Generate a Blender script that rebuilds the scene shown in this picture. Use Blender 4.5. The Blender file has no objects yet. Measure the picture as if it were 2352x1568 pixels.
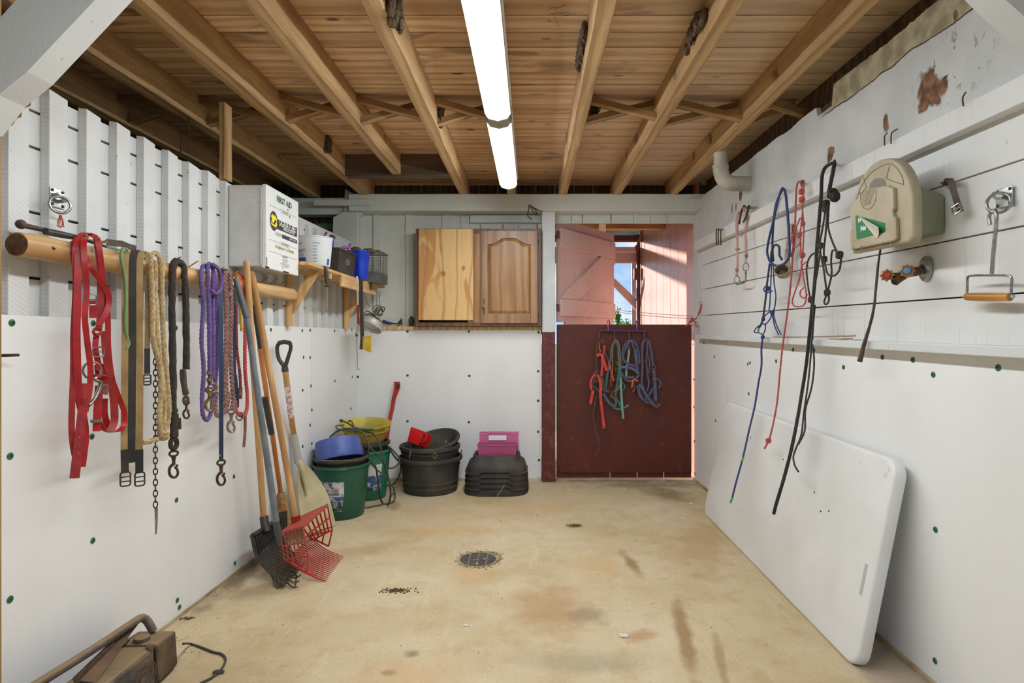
import bpy, math, random
from mathutils import Vector, Matrix, noise
random.seed(4)
PI = math.pi
scene = bpy.context.scene
C = scene.collection
V = Vector

# ---------------------------------------------------------------- camera
F, CU, CV, HZ = 1350.0, 1220.0, 768.0, 1.18
cam_data = bpy.data.cameras.new('camera')
cam = bpy.data.objects.new('camera', cam_data)
C.objects.link(cam)
cam.location = (0, 0, HZ)
cam.rotation_euler = (PI / 2, 0, 0)
cam_data.sensor_width = 36
cam_data.lens = 36 * F / 2352
cam_data.shift_x = -(CU - 1176) / 2352
cam_data.shift_y = -(784 - CV) / 2352
cam_data.clip_start = 0.02
scene.camera = cam

# ---------------------------------------------------------------- world: blue sky with clouds
LAMP = 49.0          # strength of the fluorescent lenses
w = bpy.data.worlds.new('sky'); scene.world = w; w.use_nodes = True
wn, wl = w.node_tree.nodes, w.node_tree.links
wn.clear()
tc = wn.new('ShaderNodeTexCoord')
sep = wn.new('ShaderNodeSeparateXYZ'); wl.new(tc.outputs['Generated'], sep.inputs[0])
grad = wn.new('ShaderNodeValToRGB')
grad.color_ramp.elements[0].position = 0.0; grad.color_ramp.elements[0].color = (0.50, 0.74, 1.0, 1)
grad.color_ramp.elements[1].position = 0.45; grad.color_ramp.elements[1].color = (0.07, 0.27, 0.80, 1)
wl.new(sep.outputs['Z'], grad.inputs[0])
mp = wn.new('ShaderNodeMapping'); mp.inputs['Scale'].default_value = (1, 1, 1.5); mp.inputs['Location'].default_value = (0.32, 0.0, 0.16)
wl.new(tc.outputs['Generated'], mp.inputs[0])
nz = wn.new('ShaderNodeTexNoise'); nz.inputs['Scale'].default_value = 9; nz.inputs['Detail'].default_value = 7
wl.new(mp.outputs[0], nz.inputs['Vector'])
cr = wn.new('ShaderNodeMapRange'); cr.inputs[1].default_value = 0.46; cr.inputs[2].default_value = 0.64
wl.new(nz.outputs['Fac'], cr.inputs[0])
mx = wn.new('ShaderNodeMix'); mx.data_type = 'RGBA'
wl.new(cr.outputs[0], mx.inputs[0]); wl.new(grad.outputs[0], mx.inputs[6]); mx.inputs[7].default_value = (1.0, 1.0, 1.0, 1)
bg = wn.new('ShaderNodeBackground'); bg.inputs['Strength'].default_value = 1.0
wl.new(mx.outputs[2], bg.inputs[0])
wo = wn.new('ShaderNodeOutputWorld'); wl.new(bg.outputs[0], wo.inputs[0])

# ---------------------------------------------------------------- sun (falls into the passage behind the door)
sun_d = bpy.data.lights.new('sun', 'SUN'); sun_d.energy = 6.5; sun_d.angle = 0.02; sun_d.color = (1, 0.97, 0.94)
sun = bpy.data.objects.new('sun', sun_d); C.objects.link(sun)
sun.rotation_euler = V((0.62, -0.60, -0.125)).to_track_quat('-Z', 'Y').to_euler()

vs = scene.view_settings
scene.display_settings.display_device = 'sRGB'
vs.view_transform = 'Standard'; vs.look = 'None'; vs.exposure = 0.0; vs.gamma = 1.0
vs.use_curve_mapping = False
scene.cycles.use_denoising = True
scene.cycles.max_bounces = 10; scene.cycles.diffuse_bounces = 6

# ---------------------------------------------------------------- where a point of the photograph lies in the room
def P(u, v, d): return V(((u - CU) / F * d, d, HZ - (v - CV) / F * d))
def LP(u, v, off=0.0): return P(u, v, (off - 1.5313) / ((u - CU) / F - 0.0235))     # left wall
def RP(u, v, off=0.0): return P(u, v, (1.378 - off) / ((u - CU) / F + 0.01))        # right wall
def FP(u, v): return P(u, v, F * HZ / (v - CV))                                     # floor
def LX(y, off=0.0): return -1.5313 + 0.0235 * y + off
def RX(y, off=0.0): return 1.378 - 0.01 * y - off
def lp(*a): return [LP(*p) for p in a]
def rp(*a): return [RP(*p) for p in a]
def pp(d, *a): return [P(p[0], p[1], p[2] if len(p) > 2 else d) for p in a]

# ---------------------------------------------------------------- materials
MATS = {}
def lin(r, g, b):
    f = lambda c: (c / 255 / 12.92) if c / 255 <= 0.04045 else ((c / 255 + 0.055) / 1.055) ** 2.4
    return (f(r), f(g), f(b), 1)
class NT:
    def __init__(s, name, world=False):
        s.m = bpy.data.materials.new(name); s.m.use_nodes = True
        s.t = s.m.node_tree; s.n = s.t.nodes; s.l = s.t.links; s.n.clear()
        s.out = s.n.new('ShaderNodeOutputMaterial'); s.b = s.n.new('ShaderNodeBsdfPrincipled')
        s.l.new(s.b.outputs[0], s.out.inputs[0])
        s.tc = s.n.new('ShaderNodeNewGeometry').outputs['Position'] if world else s.n.new('ShaderNodeTexCoord').outputs['Object']
    def link(s, a, b): s.l.new(a, b)
    def map(s, sc=(1, 1, 1), rot=(0, 0, 0), loc=(0, 0, 0), src=None, typ='POINT'):
        m = s.n.new('ShaderNodeMapping'); m.vector_type = typ
        m.inputs['Scale'].default_value = sc; m.inputs['Rotation'].default_value = rot; m.inputs['Location'].default_value = loc
        s.link(src or s.tc, m.inputs[0]); return m.outputs[0]
    def noise(s, scale=5, src=None, detail=4, dist=0.0, rough=0.5):
        t = s.n.new('ShaderNodeTexNoise'); t.inputs['Scale'].default_value = scale; t.inputs['Detail'].default_value = detail
        t.inputs['Distortion'].default_value = dist; t.inputs['Roughness'].default_value = rough
        s.link(src or s.tc, t.inputs['Vector']); return t.outputs['Fac']
    def wave(s, scale=5, src=None, dist=3, detail=2, dirn='X', typ='BANDS', dscale=1.0):
        t = s.n.new('ShaderNodeTexWave'); t.wave_type = typ
        if typ == 'BANDS': t.bands_direction = dirn
        else: t.rings_direction = dirn
        t.inputs['Scale'].default_value = scale; t.inputs['Distortion'].default_value = dist; t.inputs['Detail'].default_value = detail
        t.inputs['Detail Scale'].default_value = dscale
        s.link(src or s.tc, t.inputs['Vector']); return t.outputs['Fac']
    def rng(s, src, a, b, c=0.0, d=1.0):
        t = s.n.new('ShaderNodeMapRange'); s.link(src, t.inputs[0])
        for i, x in enumerate((a, b, c, d)): t.inputs[i + 1].default_value = x
        return t.outputs[0]
    def math(s, op, a, b=None):
        t = s.n.new('ShaderNodeMath'); t.operation = op
        for i, x in enumerate((a, b)):
            if x is None: continue
            if isinstance(x, (int, float)): t.inputs[i].default_value = x
            else: s.link(x, t.inputs[i])
        return t.outputs[0]
    def mix(s, fac, a, b, mode='MIX'):
        t = s.n.new('ShaderNodeMix'); t.data_type = 'RGBA'; t.blend_type = mode
        for i, x in ((0, fac), (6, a), (7, b)):
            if isinstance(x, (int, float)): t.inputs[i].default_value = x
            elif isinstance(x, tuple): t.inputs[i].default_value = x
            else: s.link(x, t.inputs[i])
        return t.outputs[2]
    def sep(s, src=None):
        t = s.n.new('ShaderNodeSeparateXYZ'); s.link(src or s.tc, t.inputs[0]); return t.outputs
    def blob(s, loc, rad, ang=0, axis='Z', nscale=12, namp=0.5, soft=0.35):
        """a stain with a shape of its own: a noisy ellipse at a place on the thing"""
        rot = {'Z': (0, 0, ang), 'X': (ang, 0, 0)}[axis]
        v = s.map(sc=rad, rot=rot, loc=loc, typ='TEXTURE')
        ln = s.n.new('ShaderNodeVectorMath'); ln.operation = 'LENGTH'; s.link(v, ln.inputs[0])
        n = s.noise(nscale, detail=5)
        d = s.math('ADD', ln.outputs['Value'], s.math('MULTIPLY', s.math('SUBTRACT', n, 0.5), namp * 2))
        return s.rng(d, 1.0 - soft, 1.0 + soft * 0.3, 1.0, 0.0)
    def bump(s, h, strength=0.3, dist=0.01, prev=None):
        t = s.n.new('ShaderNodeBump'); t.inputs['Strength'].default_value = strength; t.inputs['Distance'].default_value = dist
        s.link(h, t.inputs['Height'])
        if prev is not None: s.link(prev, t.inputs['Normal'])
        return t.outputs[0]
    def done(s, col, rough=0.6, metal=0.0, nrm=None, spec=None, trans=0, alpha=None, sss=0):
        if isinstance(col, tuple): s.b.inputs['Base Color'].default_value = col
        else: s.link(col, s.b.inputs['Base Color'])
        if isinstance(rough, (int, float)): s.b.inputs['Roughness'].default_value = rough
        else: s.link(rough, s.b.inputs['Roughness'])
        s.b.inputs['Metallic'].default_value = metal
        if spec is not None: s.b.inputs['Specular IOR Level'].default_value = spec
        s.b.inputs['Transmission Weight'].default_value = trans
        if nrm is not None: s.link(nrm, s.b.inputs['Normal'])
        return s.m

def mat(name, c1, c2=None, ns=8, st=(1, 1, 1), rough=0.6, metal=0, bump=0.0, bs=80, bd=0.004, speck=None, lo=0.35, hi=0.65, spec=None, trans=0, detail=4):
    if name in MATS: return MATS[name]
    t = NT(name); c1 = lin(*c1); col = c1
    if c2:
        n = t.noise(ns, t.map(sc=st), detail=detail)
        col = t.mix(t.rng(n, lo, hi), c1, lin(*c2))
    if speck:
        n = t.noise(speck[0], detail=2)
        col = t.mix(t.rng(n, speck[1], speck[1] + 0.04), col, lin(*speck[2]))
    nr = t.bump(t.noise(bs, t.map(sc=st), detail=3), bump, bd) if bump else None
    MATS[name] = t.done(col, rough, metal, nr, spec, trans)
    return MATS[name]

def wood(name, c1, c2, axis='Y', rough=0.65, rings=5, grain=55, knots=0, saw=0, bump=0.25, dirt=None):
    if name in MATS: return MATS[name]
    t = NT(name)
    st = {'X': (0.08, 1, 1), 'Y': (1, 0.08, 1), 'Z': (1, 1, 0.08)}[axis]
    m = t.map(sc=st)
    w1 = t.wave(rings, m, dist=7, detail=3, dirn={'X': 'Y', 'Y': 'X', 'Z': 'X'}[axis], dscale=1.6)
    g = t.noise(grain, m, detail=5)
    col = t.mix(t.rng(w1, 0.2, 0.9), lin(*c1), lin(*c2))
    col = t.mix(t.rng(g, 0.42, 0.75, 0, 0.5), col, tuple(x * 0.45 for x in lin(*c2)[:3]) + (1,))
    big = t.noise(2.2, detail=3)
    col = t.mix(t.rng(big, 0.35, 0.7, 0, 0.35), col, tuple(min(1, x * 1.25) for x in lin(*c1)[:3]) + (1,))
    if dirt: col = t.mix(t.rng(t.noise(dirt[0], detail=6), dirt[1], dirt[1] + 0.08), col, lin(*dirt[2]))
    nr = t.bump(g, bump, 0.003)
    if saw:
        sv = t.wave(saw, t.map(rot=(0, 0, 0.12)), dist=0.6, detail=1, dirn=axis)
        nr = t.bump(sv, 0.35, 0.0015, nr)
        col = t.mix(t.rng(sv, 0.0, 0.25, 0.32, 0), col, tuple(x * 0.4 for x in lin(*c2)[:3]) + (1,))
    MATS[name] = t.done(col, rough, 0, nr); return MATS[name]

def painted(name, c, dirt=(95, 88, 75), chips=0.66, saw=None, line=None, rough=0.55, worn=0.0):
    """white paint over rough boards: chipped specks, brushed or sawn texture"""
    if name in MATS: return MATS[name]
    t = NT(name)
    col = lin(*c)
    v = t.noise(2.5, detail=4)
    col = t.mix(t.rng(v, 0.3, 0.75, 0, 0.5), col, lin(*[int(x * 0.86) for x in c]))
    sp = t.noise(38, t.map(sc=(1, 1, 0.45)), detail=5, rough=0.7)
    col = t.mix(t.rng(sp, chips, chips + 0.06, 0, 0.75), col, lin(*dirt))
    f = t.noise(140, t.map(sc=(1, 1, 0.35)), detail=3)
    nr = t.bump(f, 0.25, 0.002)
    if saw:
        sv = t.wave(saw[0], t.map(rot=saw[1]), dist=1.2, detail=2, dirn='Z')
        nr = t.bump(sv, 0.3, 0.0015, nr)
        col = t.mix(t.math('MULTIPLY', t.rng(sv, 0.0, 0.15, 0.4, 0), t.rng(t.noise(11, detail=4), 0.5, 0.7)), col, lin(*dirt))
    if line:
        sv = t.noise(line, t.map(sc=(1, 1, 0.02)), detail=2)
        nr = t.bump(sv, 0.3, 0.0015, nr)
        col = t.mix(t.math('MULTIPLY', t.rng(sv, 0.60, 0.75, 0, 0.4), t.rng(t.noise(3, detail=4), 0.42, 0.62)), col, lin(*dirt))
    MATS[name] = t.done(col, rough, 0, nr); return MATS[name]

# ---------------------------------------------------------------- mesh building
def catmull(pts, step=0.02, closed=False):
    pts = [V(p) for p in pts]
    n = len(pts)
    if n < 3 and not closed: 
        k = max(1, int((pts[1] - pts[0]).length / step)); return [pts[0].lerp(pts[1], i / k) for i in range(k + 1)]
    out = []
    rngk = n if closed else n - 1
    for i in range(rngk):
        if closed: p0, p1, p2, p3 = pts[(i - 1) % n], pts[i], pts[(i + 1) % n], pts[(i + 2) % n]
        else:
            p1, p2 = pts[i], pts[i + 1]
            p0 = pts[i - 1] if i else p1 * 2 - p2
            p3 = pts[i + 2] if i + 2 < n else p2 * 2 - p1
        # centripetal
        k = max(1, int(math.ceil((p2 - p1).length / step)))
        t0 = 0; t1 = t0 + max(1e-6, (p1 - p0).length ** 0.5); t2 = t1 + max(1e-6, (p2 - p1).length ** 0.5); t3 = t2 + max(1e-6, (p3 - p2).length ** 0.5)
        for j in range(k):
            t = t1 + (t2 - t1) * j / k
            A1 = p0 * ((t1 - t) / (t1 - t0)) + p1 * ((t - t0) / (t1 - t0))
            A2 = p1 * ((t2 - t) / (t2 - t1)) + p2 * ((t - t1) / (t2 - t1))
            A3 = p2 * ((t3 - t) / (t3 - t2)) + p3 * ((t - t2) / (t3 - t2))
            B1 = A1 * ((t2 - t) / (t2 - t0)) + A2 * ((t - t0) / (t2 - t0))
            B2 = A2 * ((t3 - t) / (t3 - t1)) + A3 * ((t - t1) / (t3 - t1))
            out.append(B1 * ((t2 - t) / (t2 - t1)) + B2 * ((t - t1) / (t2 - t1)))
    if not closed: out.append(pts[-1].copy())
    return out

def frames(pts, closed=False, up=None):
    n = len(pts); T = []
    for i in range(n):
        a = pts[i - 1] if (i or closed) else pts[0]; b = pts[(i + 1) % n] if (i < n - 1 or closed) else pts[-1]
        t = b - a
        T.append(t.normalized() if t.length > 1e-9 else V((0, 0, 1)))
    u = V(up) if up else (V((0, 0, 1)) if abs(T[0].z) < 0.9 else V((1, 0, 0)))
    N = [(u - T[0] * u.dot(T[0])).normalized()]
    for i in range(1, n):
        v = N[-1] - T[i] * N[-1].dot(T[i])
        N.append(v.normalized() if v.length > 1e-6 else N[-1])
    return T, N, [T[i].cross(N[i]) for i in range(n)]

WL = {}
class MB:
    def __init__(s): s.v = []; s.f = []; s.m = []; s.cm = 0
    def add(s, vs, fs):
        o = len(s.v); s.v += [V(x) for x in vs]; s.f += [[i + o for i in f] for f in fs]; s.m += [s.cm] * len(fs); return s
    def hexa(s, p): return s.add(p, [[0, 3, 2, 1], [4, 5, 6, 7], [0, 1, 5, 4], [1, 2, 6, 5], [2, 3, 7, 6], [3, 0, 4, 7]])
    def box(s, x0, x1, y0, y1, z0, z1): return s.hexa([(x0, y0, z0), (x1, y0, z0), (x1, y1, z0), (x0, y1, z0), (x0, y0, z1), (x1, y0, z1), (x1, y1, z1), (x0, y1, z1)])
    def obox(s, c, sz, M=None):
        M = M or Matrix(); c = V(c); h = [a / 2 for a in sz]
        return s.hexa([c + (M @ V((sx * h[0], sy * h[1], sz_ * h[2]))) for sx, sy, sz_ in ((-1, -1, -1), (1, -1, -1), (1, 1, -1), (-1, 1, -1), (-1, -1, 1), (1, -1, 1), (1, 1, 1), (-1, 1, 1))])
    def slab(s, quad, n, th):
        """four corners and a thickness along n"""
        n = V(n).normalized() * th; q = [V(p) for p in quad]
        return s.hexa(q + [p + n for p in q])
    def bar(s, a, b, w, h, up=(0, 0, 1)):
        a, b = V(a), V(b); t = (b - a).normalized(); u = V(up); u = (u - t * u.dot(t)).normalized(); r = t.cross(u)
        q = [r * (x * w / 2) + u * (y * h / 2) for x, y in ((-1, -1), (1, -1), (1, 1), (-1, 1))]
        return s.hexa([a + k for k in q] + [b + k for k in q])
    def tube(s, pts, r, n=10, step=0.02, closed=False, raw=False, wob=0):
        P_ = [V(p) for p in pts] if raw else catmull(pts, step, closed)
        T, N, B = frames(P_, closed); k = len(P_); vs = []; fs = []
        R = r if callable(r) else (lambda t: r) if not isinstance(r, (list, tuple)) else None
        if R is None:
            L = list(r)
            def R(t):
                x = t * (len(L) - 1); i = min(int(x), len(L) - 2); return L[i] + (L[i + 1] - L[i]) * (x - i)
        for i in range(k):
            rr = R(i / max(1, k - 1))
            for j in range(n):
                a = 2 * PI * j / n
                q = rr * (1 + wob * noise.noise(P_[i] * 30 + V((math.cos(a), math.sin(a), 0)) * 1.5)) if wob else rr
                vs.append(P_[i] + N[i] * (math.cos(a) * q) + B[i] * (math.sin(a) * q))
        for i in range(k if closed else k - 1):
            for j in range(n):
                a, b = i * n + j, i * n + (j + 1) % n; c, d = ((i + 1) % k) * n + (j + 1) % n, ((i + 1) % k) * n + j
                fs.append([a, b, c, d])
        if not closed: fs += [list(range(n - 1, -1, -1)), list(range((k - 1) * n, k * n))]
        return s.add(vs, fs)
    def rope(s, pts, r, strands=3, pitch=None, n=6, closed=False):
        pitch = pitch or r * 6; P_ = catmull(pts, pitch / 8, closed); T, N, B = frames(P_, closed)
        for q in range(strands):
            L = 0; c = []
            for i, p in enumerate(P_):
                if i: L += (p - P_[i - 1]).length
                a = 2 * PI * (L / pitch + q / strands)
                c.append(p + (N[i] * math.cos(a) + B[i] * math.sin(a)) * (r * 0.46))
            s.tube(c, r * 0.60, n, closed=closed, raw=True)
        return s
    def braid(s, pts, r, pitch=None, n=6):
        """three-strand flat plait"""
        pitch = pitch or r * 5; P_ = catmull(pts, pitch / 10); T, N, B = frames(P_, up=(0.6, 0.8, 0))
        for q in range(3):
            L = 0; c = []
            for i, p in enumerate(P_):
                if i: L += (p - P_[i - 1]).length
                a = 2 * PI * (L / pitch + q / 3)
                c.append(p + N[i] * (math.sin(a) * r * 0.55) + B[i] * (math.sin(2 * a) * r * 0.35))
            s.tube(c, r * 0.5, n, raw=True)
        return s
    def strap(s, pts, w, t=0.003, wd=(0.35, 0.94, 0), step=0.012):
        """flat ribbon; wd is its width direction (one, or one per point)"""
        P_ = catmull(pts, step); k = len(P_)
        multi = isinstance(wd[0], (tuple, list, Vector))
        T, N, B = frames(P_); vs = []; fs = []; prev = None
        for i in range(k):
            x = i / (k - 1)
            if multi:
                q = x * (len(wd) - 1); a = min(int(q), len(wd) - 2); W = V(wd[a]).lerp(V(wd[a + 1]), q - a)
            else: W = V(wd)
            W = W - T[i] * W.dot(T[i])
            if prev is not None:
                k_ = min(1, W.length / 0.5); W = W.normalized() * k_ + (prev - T[i] * prev.dot(T[i])) * (1 - k_) if W.length > 1e-4 else prev
                if W.dot(prev) < 0: W = -W
            W = W.normalized() if W.length > 1e-4 else N[i]
            prev = W.copy()
            D = T[i].cross(W)
            for a, b in ((-1, -1), (1, -1), (1, 1), (-1, 1)): vs.append(P_[i] + W * (a * w / 2) + D * (b * t / 2))
        for i in range(k - 1):
            for j in range(4): fs.append([i * 4 + j, i * 4 + (j + 1) % 4, i * 4 + 4 + (j + 1) % 4, i * 4 + 4 + j])
        fs += [[3, 2, 1, 0], [(k - 1) * 4 + j for j in range(4)]]
        return s.add(vs, fs)
    def lathe(s, prof, M=None, n=40, sq=2.0, sx=1, sy=1, wave=None):
        M = M or Matrix(); vs = []; fs = []; k = len(prof)
        for i, (r, z) in enumerate(prof):
            for j in range(n):
                a = 2 * PI * j / n; c, d = math.cos(a), math.sin(a)
                x = math.copysign(abs(c) ** (2 / sq), c) * r * sx; y = math.copysign(abs(d) ** (2 / sq), d) * r * sy
                zz = z + (wave(a, r, z) if wave else 0)
                vs.append(M @ V((x, y, zz)))
        for i in range(k - 1):
            for j in range(n): fs.append([i * n + j, i * n + (j + 1) % n, (i + 1) * n + (j + 1) % n, (i + 1) * n + j])
        if prof[0][0] > 1e-6: fs.append(list(range(n - 1, -1, -1)))
        if prof[-1][0] > 1e-6: fs.append(list(range((k - 1) * n, k * n)))
        return s.add(vs, fs)
    def ring(s, c, R, r, nrm=(0, 1, 0), sx=1, sy=1, n=8, k=24, a0=0, a1=2 * PI, up=None):
        nrm = V(nrm).normalized(); c = V(c)
        X = (V(up) if up else V((0, 0, 1)) if abs(nrm.z) < 0.9 else V((1, 0, 0))); X = (X - nrm * X.dot(nrm)).normalized(); Y = nrm.cross(X)
        full = abs(a1 - a0 - 2 * PI) < 1e-6
        m = k if full else k + 1
        pts = [c + X * (math.cos(a0 + (a1 - a0) * i / k) * R * sx) + Y * (math.sin(a0 + (a1 - a0) * i / k) * R * sy) for i in range(m)]
        return s.tube(pts, r, n, closed=full, raw=True)
    def rect(s, c, w, h, r, X=(0, 1, 0), Y=(0, 0, 1), rc=0.25):
        X, Y, c = V(X).normalized(), V(Y).normalized(), V(c); q = min(w, h) * rc; pts = []
        for sx, sy, a in ((1, 1, 0), (-1, 1, 90), (-1, -1, 180), (1, -1, 270)):
            for k in range(4):
                b = math.radians(a + k * 30)
                pts.append(c + X * (sx * (w / 2 - q) + math.cos(b) * q) + Y * (sy * (h / 2 - q) + math.sin(b) * q))
        return s.tube(pts, r, 6, closed=True, raw=True)
    def prism(s, poly, O, X, Y, th, holes=None):
        """2D outline in plane (O,X,Y) given thickness th along XxY"""
        X, Y, O = V(X), V(Y), V(O); n = X.cross(Y).normalized() * th; k = len(poly)
        vs = [O + X * a + Y * b for a, b in poly]; vs += [v + n for v in vs]
        return s.add(vs, [list(range(k - 1, -1, -1)), list(range(k, 2 * k))] + [[i, (i + 1) % k, (i + 1) % k + k, i + k] for i in range(k)])
    def ball(s, c, r, M=None, n=12, wob=0, seed=0):
        c = V(c); vs = []; fs = []; r = r if isinstance(r, (tuple, list)) else (r, r, r)
        for i in range(1, n):
            a = PI * i / n
            for j in range(n * 2 - 4):
                b = 2 * PI * j / (n * 2 - 4); d = V((math.sin(a) * math.cos(b), math.sin(a) * math.sin(b), math.cos(a)))
                q = 1 + (wob * noise.noise(d * 2.2 + V((seed, 0, 0))) if wob else 0)
                p = V((d.x * r[0], d.y * r[1], d.z * r[2])) * q
                vs.append(c + (M @ p if M else p))
        m = n * 2 - 4
        for i in range(n - 2):
            for j in range(m): fs.append([i * m + j, (i + 1) * m + j, (i + 1) * m + (j + 1) % m, i * m + (j + 1) % m])
        fs += [list(range(m)), list(range((n - 1) * m - 1, (n - 2) * m - 1, -1))]
        return s.add(vs, fs)
    def rough_bar(s, a, b, w, h, up=(0, 0, 1), step=0.09, amp=0.004, seed=0):
        """sawn timber with slightly wandering edges"""
        a, b = V(a), V(b); t = (b - a); L = t.length; t.normalize(); u = V(up); u = (u - t * u.dot(t)).normalized(); r = t.cross(u)
        k = max(2, int(L / step)); vs = []; fs = []; cs = ((-1, -1), (1, -1), (1, 1), (-1, 1))
        for i in range(k + 1):
            p = a + t * (L * i / k)
            for j, (x, y) in enumerate(cs):
                q = V((i * 0.31 + seed * 7.3, j * 5.1, seed * 2.7))
                vs.append(p + r * (x * w / 2 + amp * noise.noise(q)) + u * (y * h / 2 + amp * noise.noise(q + V((0, 0, 9)))))
        for i in range(k):
            for j in range(4): fs.append([i * 4 + j, i * 4 + (j + 1) % 4, i * 4 + 4 + (j + 1) % 4, i * 4 + 4 + j])
        fs += [[3, 2, 1, 0], [k * 4 + j for j in range(4)]]
        return s.add(vs, fs)
    def build(s, name, m, parent=None, base=None, smooth=True, bevel=0, ang=40):
        if parent is not None: loc = WL[parent.name]
        elif base is not None: loc = V(base)
        else:
            lo = [min(p[i] for p in s.v) for i in range(3)]; hi = [max(p[i] for p in s.v) for i in range(3)]
            loc = V(((lo[0] + hi[0]) / 2, (lo[1] + hi[1]) / 2, lo[2]))
        me = bpy.data.meshes.new(name)
        me.from_pydata([p - loc for p in s.v], [], s.f); me.validate()
        ms = m if isinstance(m, (list, tuple)) else [m]
        for q in ms: me.materials.append(q)
        if len(ms) > 1 and len(me.polygons) == len(s.m): me.polygons.foreach_set('material_index', s.m)
        if smooth:
            me.polygons.foreach_set('use_smooth', [True] * len(me.polygons))
            me.set_sharp_from_angle(angle=math.radians(ang))
        o = bpy.data.objects.new(name, me); C.objects.link(o)
        if parent is not None: o.parent = parent
        else: o.location = loc
        WL[o.name] = loc
        if bevel:
            b = o.modifiers.new('bevel', 'BEVEL'); b.width = bevel; b.segments = 2; b.limit_method = 'ANGLE'; b.angle_limit = math.radians(35)
        return o

def thing(name, label, cat, base, group=None):
    o = bpy.data.objects.new(name, None); C.objects.link(o); o.location = base; o.empty_display_size = 0.05
    WL[o.name] = V(base); return tag(o, label, cat, group)
def tag(o, label, cat, group=None, kind=None):
    o['label'] = label; o['category'] = cat
    if group: o['group'] = group
    if kind: o['kind'] = kind
    return o
def struct(o, label=None):
    o['kind'] = 'structure'
    if label: o['label'] = label
    return o
def sroot(name, base, label=None):
    o = bpy.data.objects.new(name, None); C.objects.link(o); o.location = base; o.empty_display_size = 0.05
    WL[o.name] = V(base); return struct(o, label)
def lab(o, s): o['label'] = s; return o
def text(s, size, O, X, Y, m, parent, name='lettering', th=0.0006, bend=None, align='CENTER', sx=1.0, bold=0.0):
    cu = bpy.data.curves.new('t', 'FONT'); cu.body = s; cu.size = size; cu.align_x = align; cu.align_y = 'CENTER'; cu.offset = bold; cu.resolution_u = 2
    ob = bpy.data.objects.new('t', cu); C.objects.link(ob); bpy.context.view_layer.update()
    me = bpy.data.meshes.new_from_object(ob); bpy.data.objects.remove(ob)
    mb = MB(); X, Y, O = V(X).normalized(), V(Y).normalized(), V(O); N = X.cross(Y)
    vs = []
    for v in me.vertices:
        a, b = v.co.x * sx, v.co.y
        vs.append(bend(a, b) if bend else O + X * a + Y * b + N * th)
    mb.add(vs, [list(p.vertices) for p in me.polygons])
    bpy.data.meshes.remove(me)
    return mb.build(name, m, parent, smooth=False)
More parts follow.
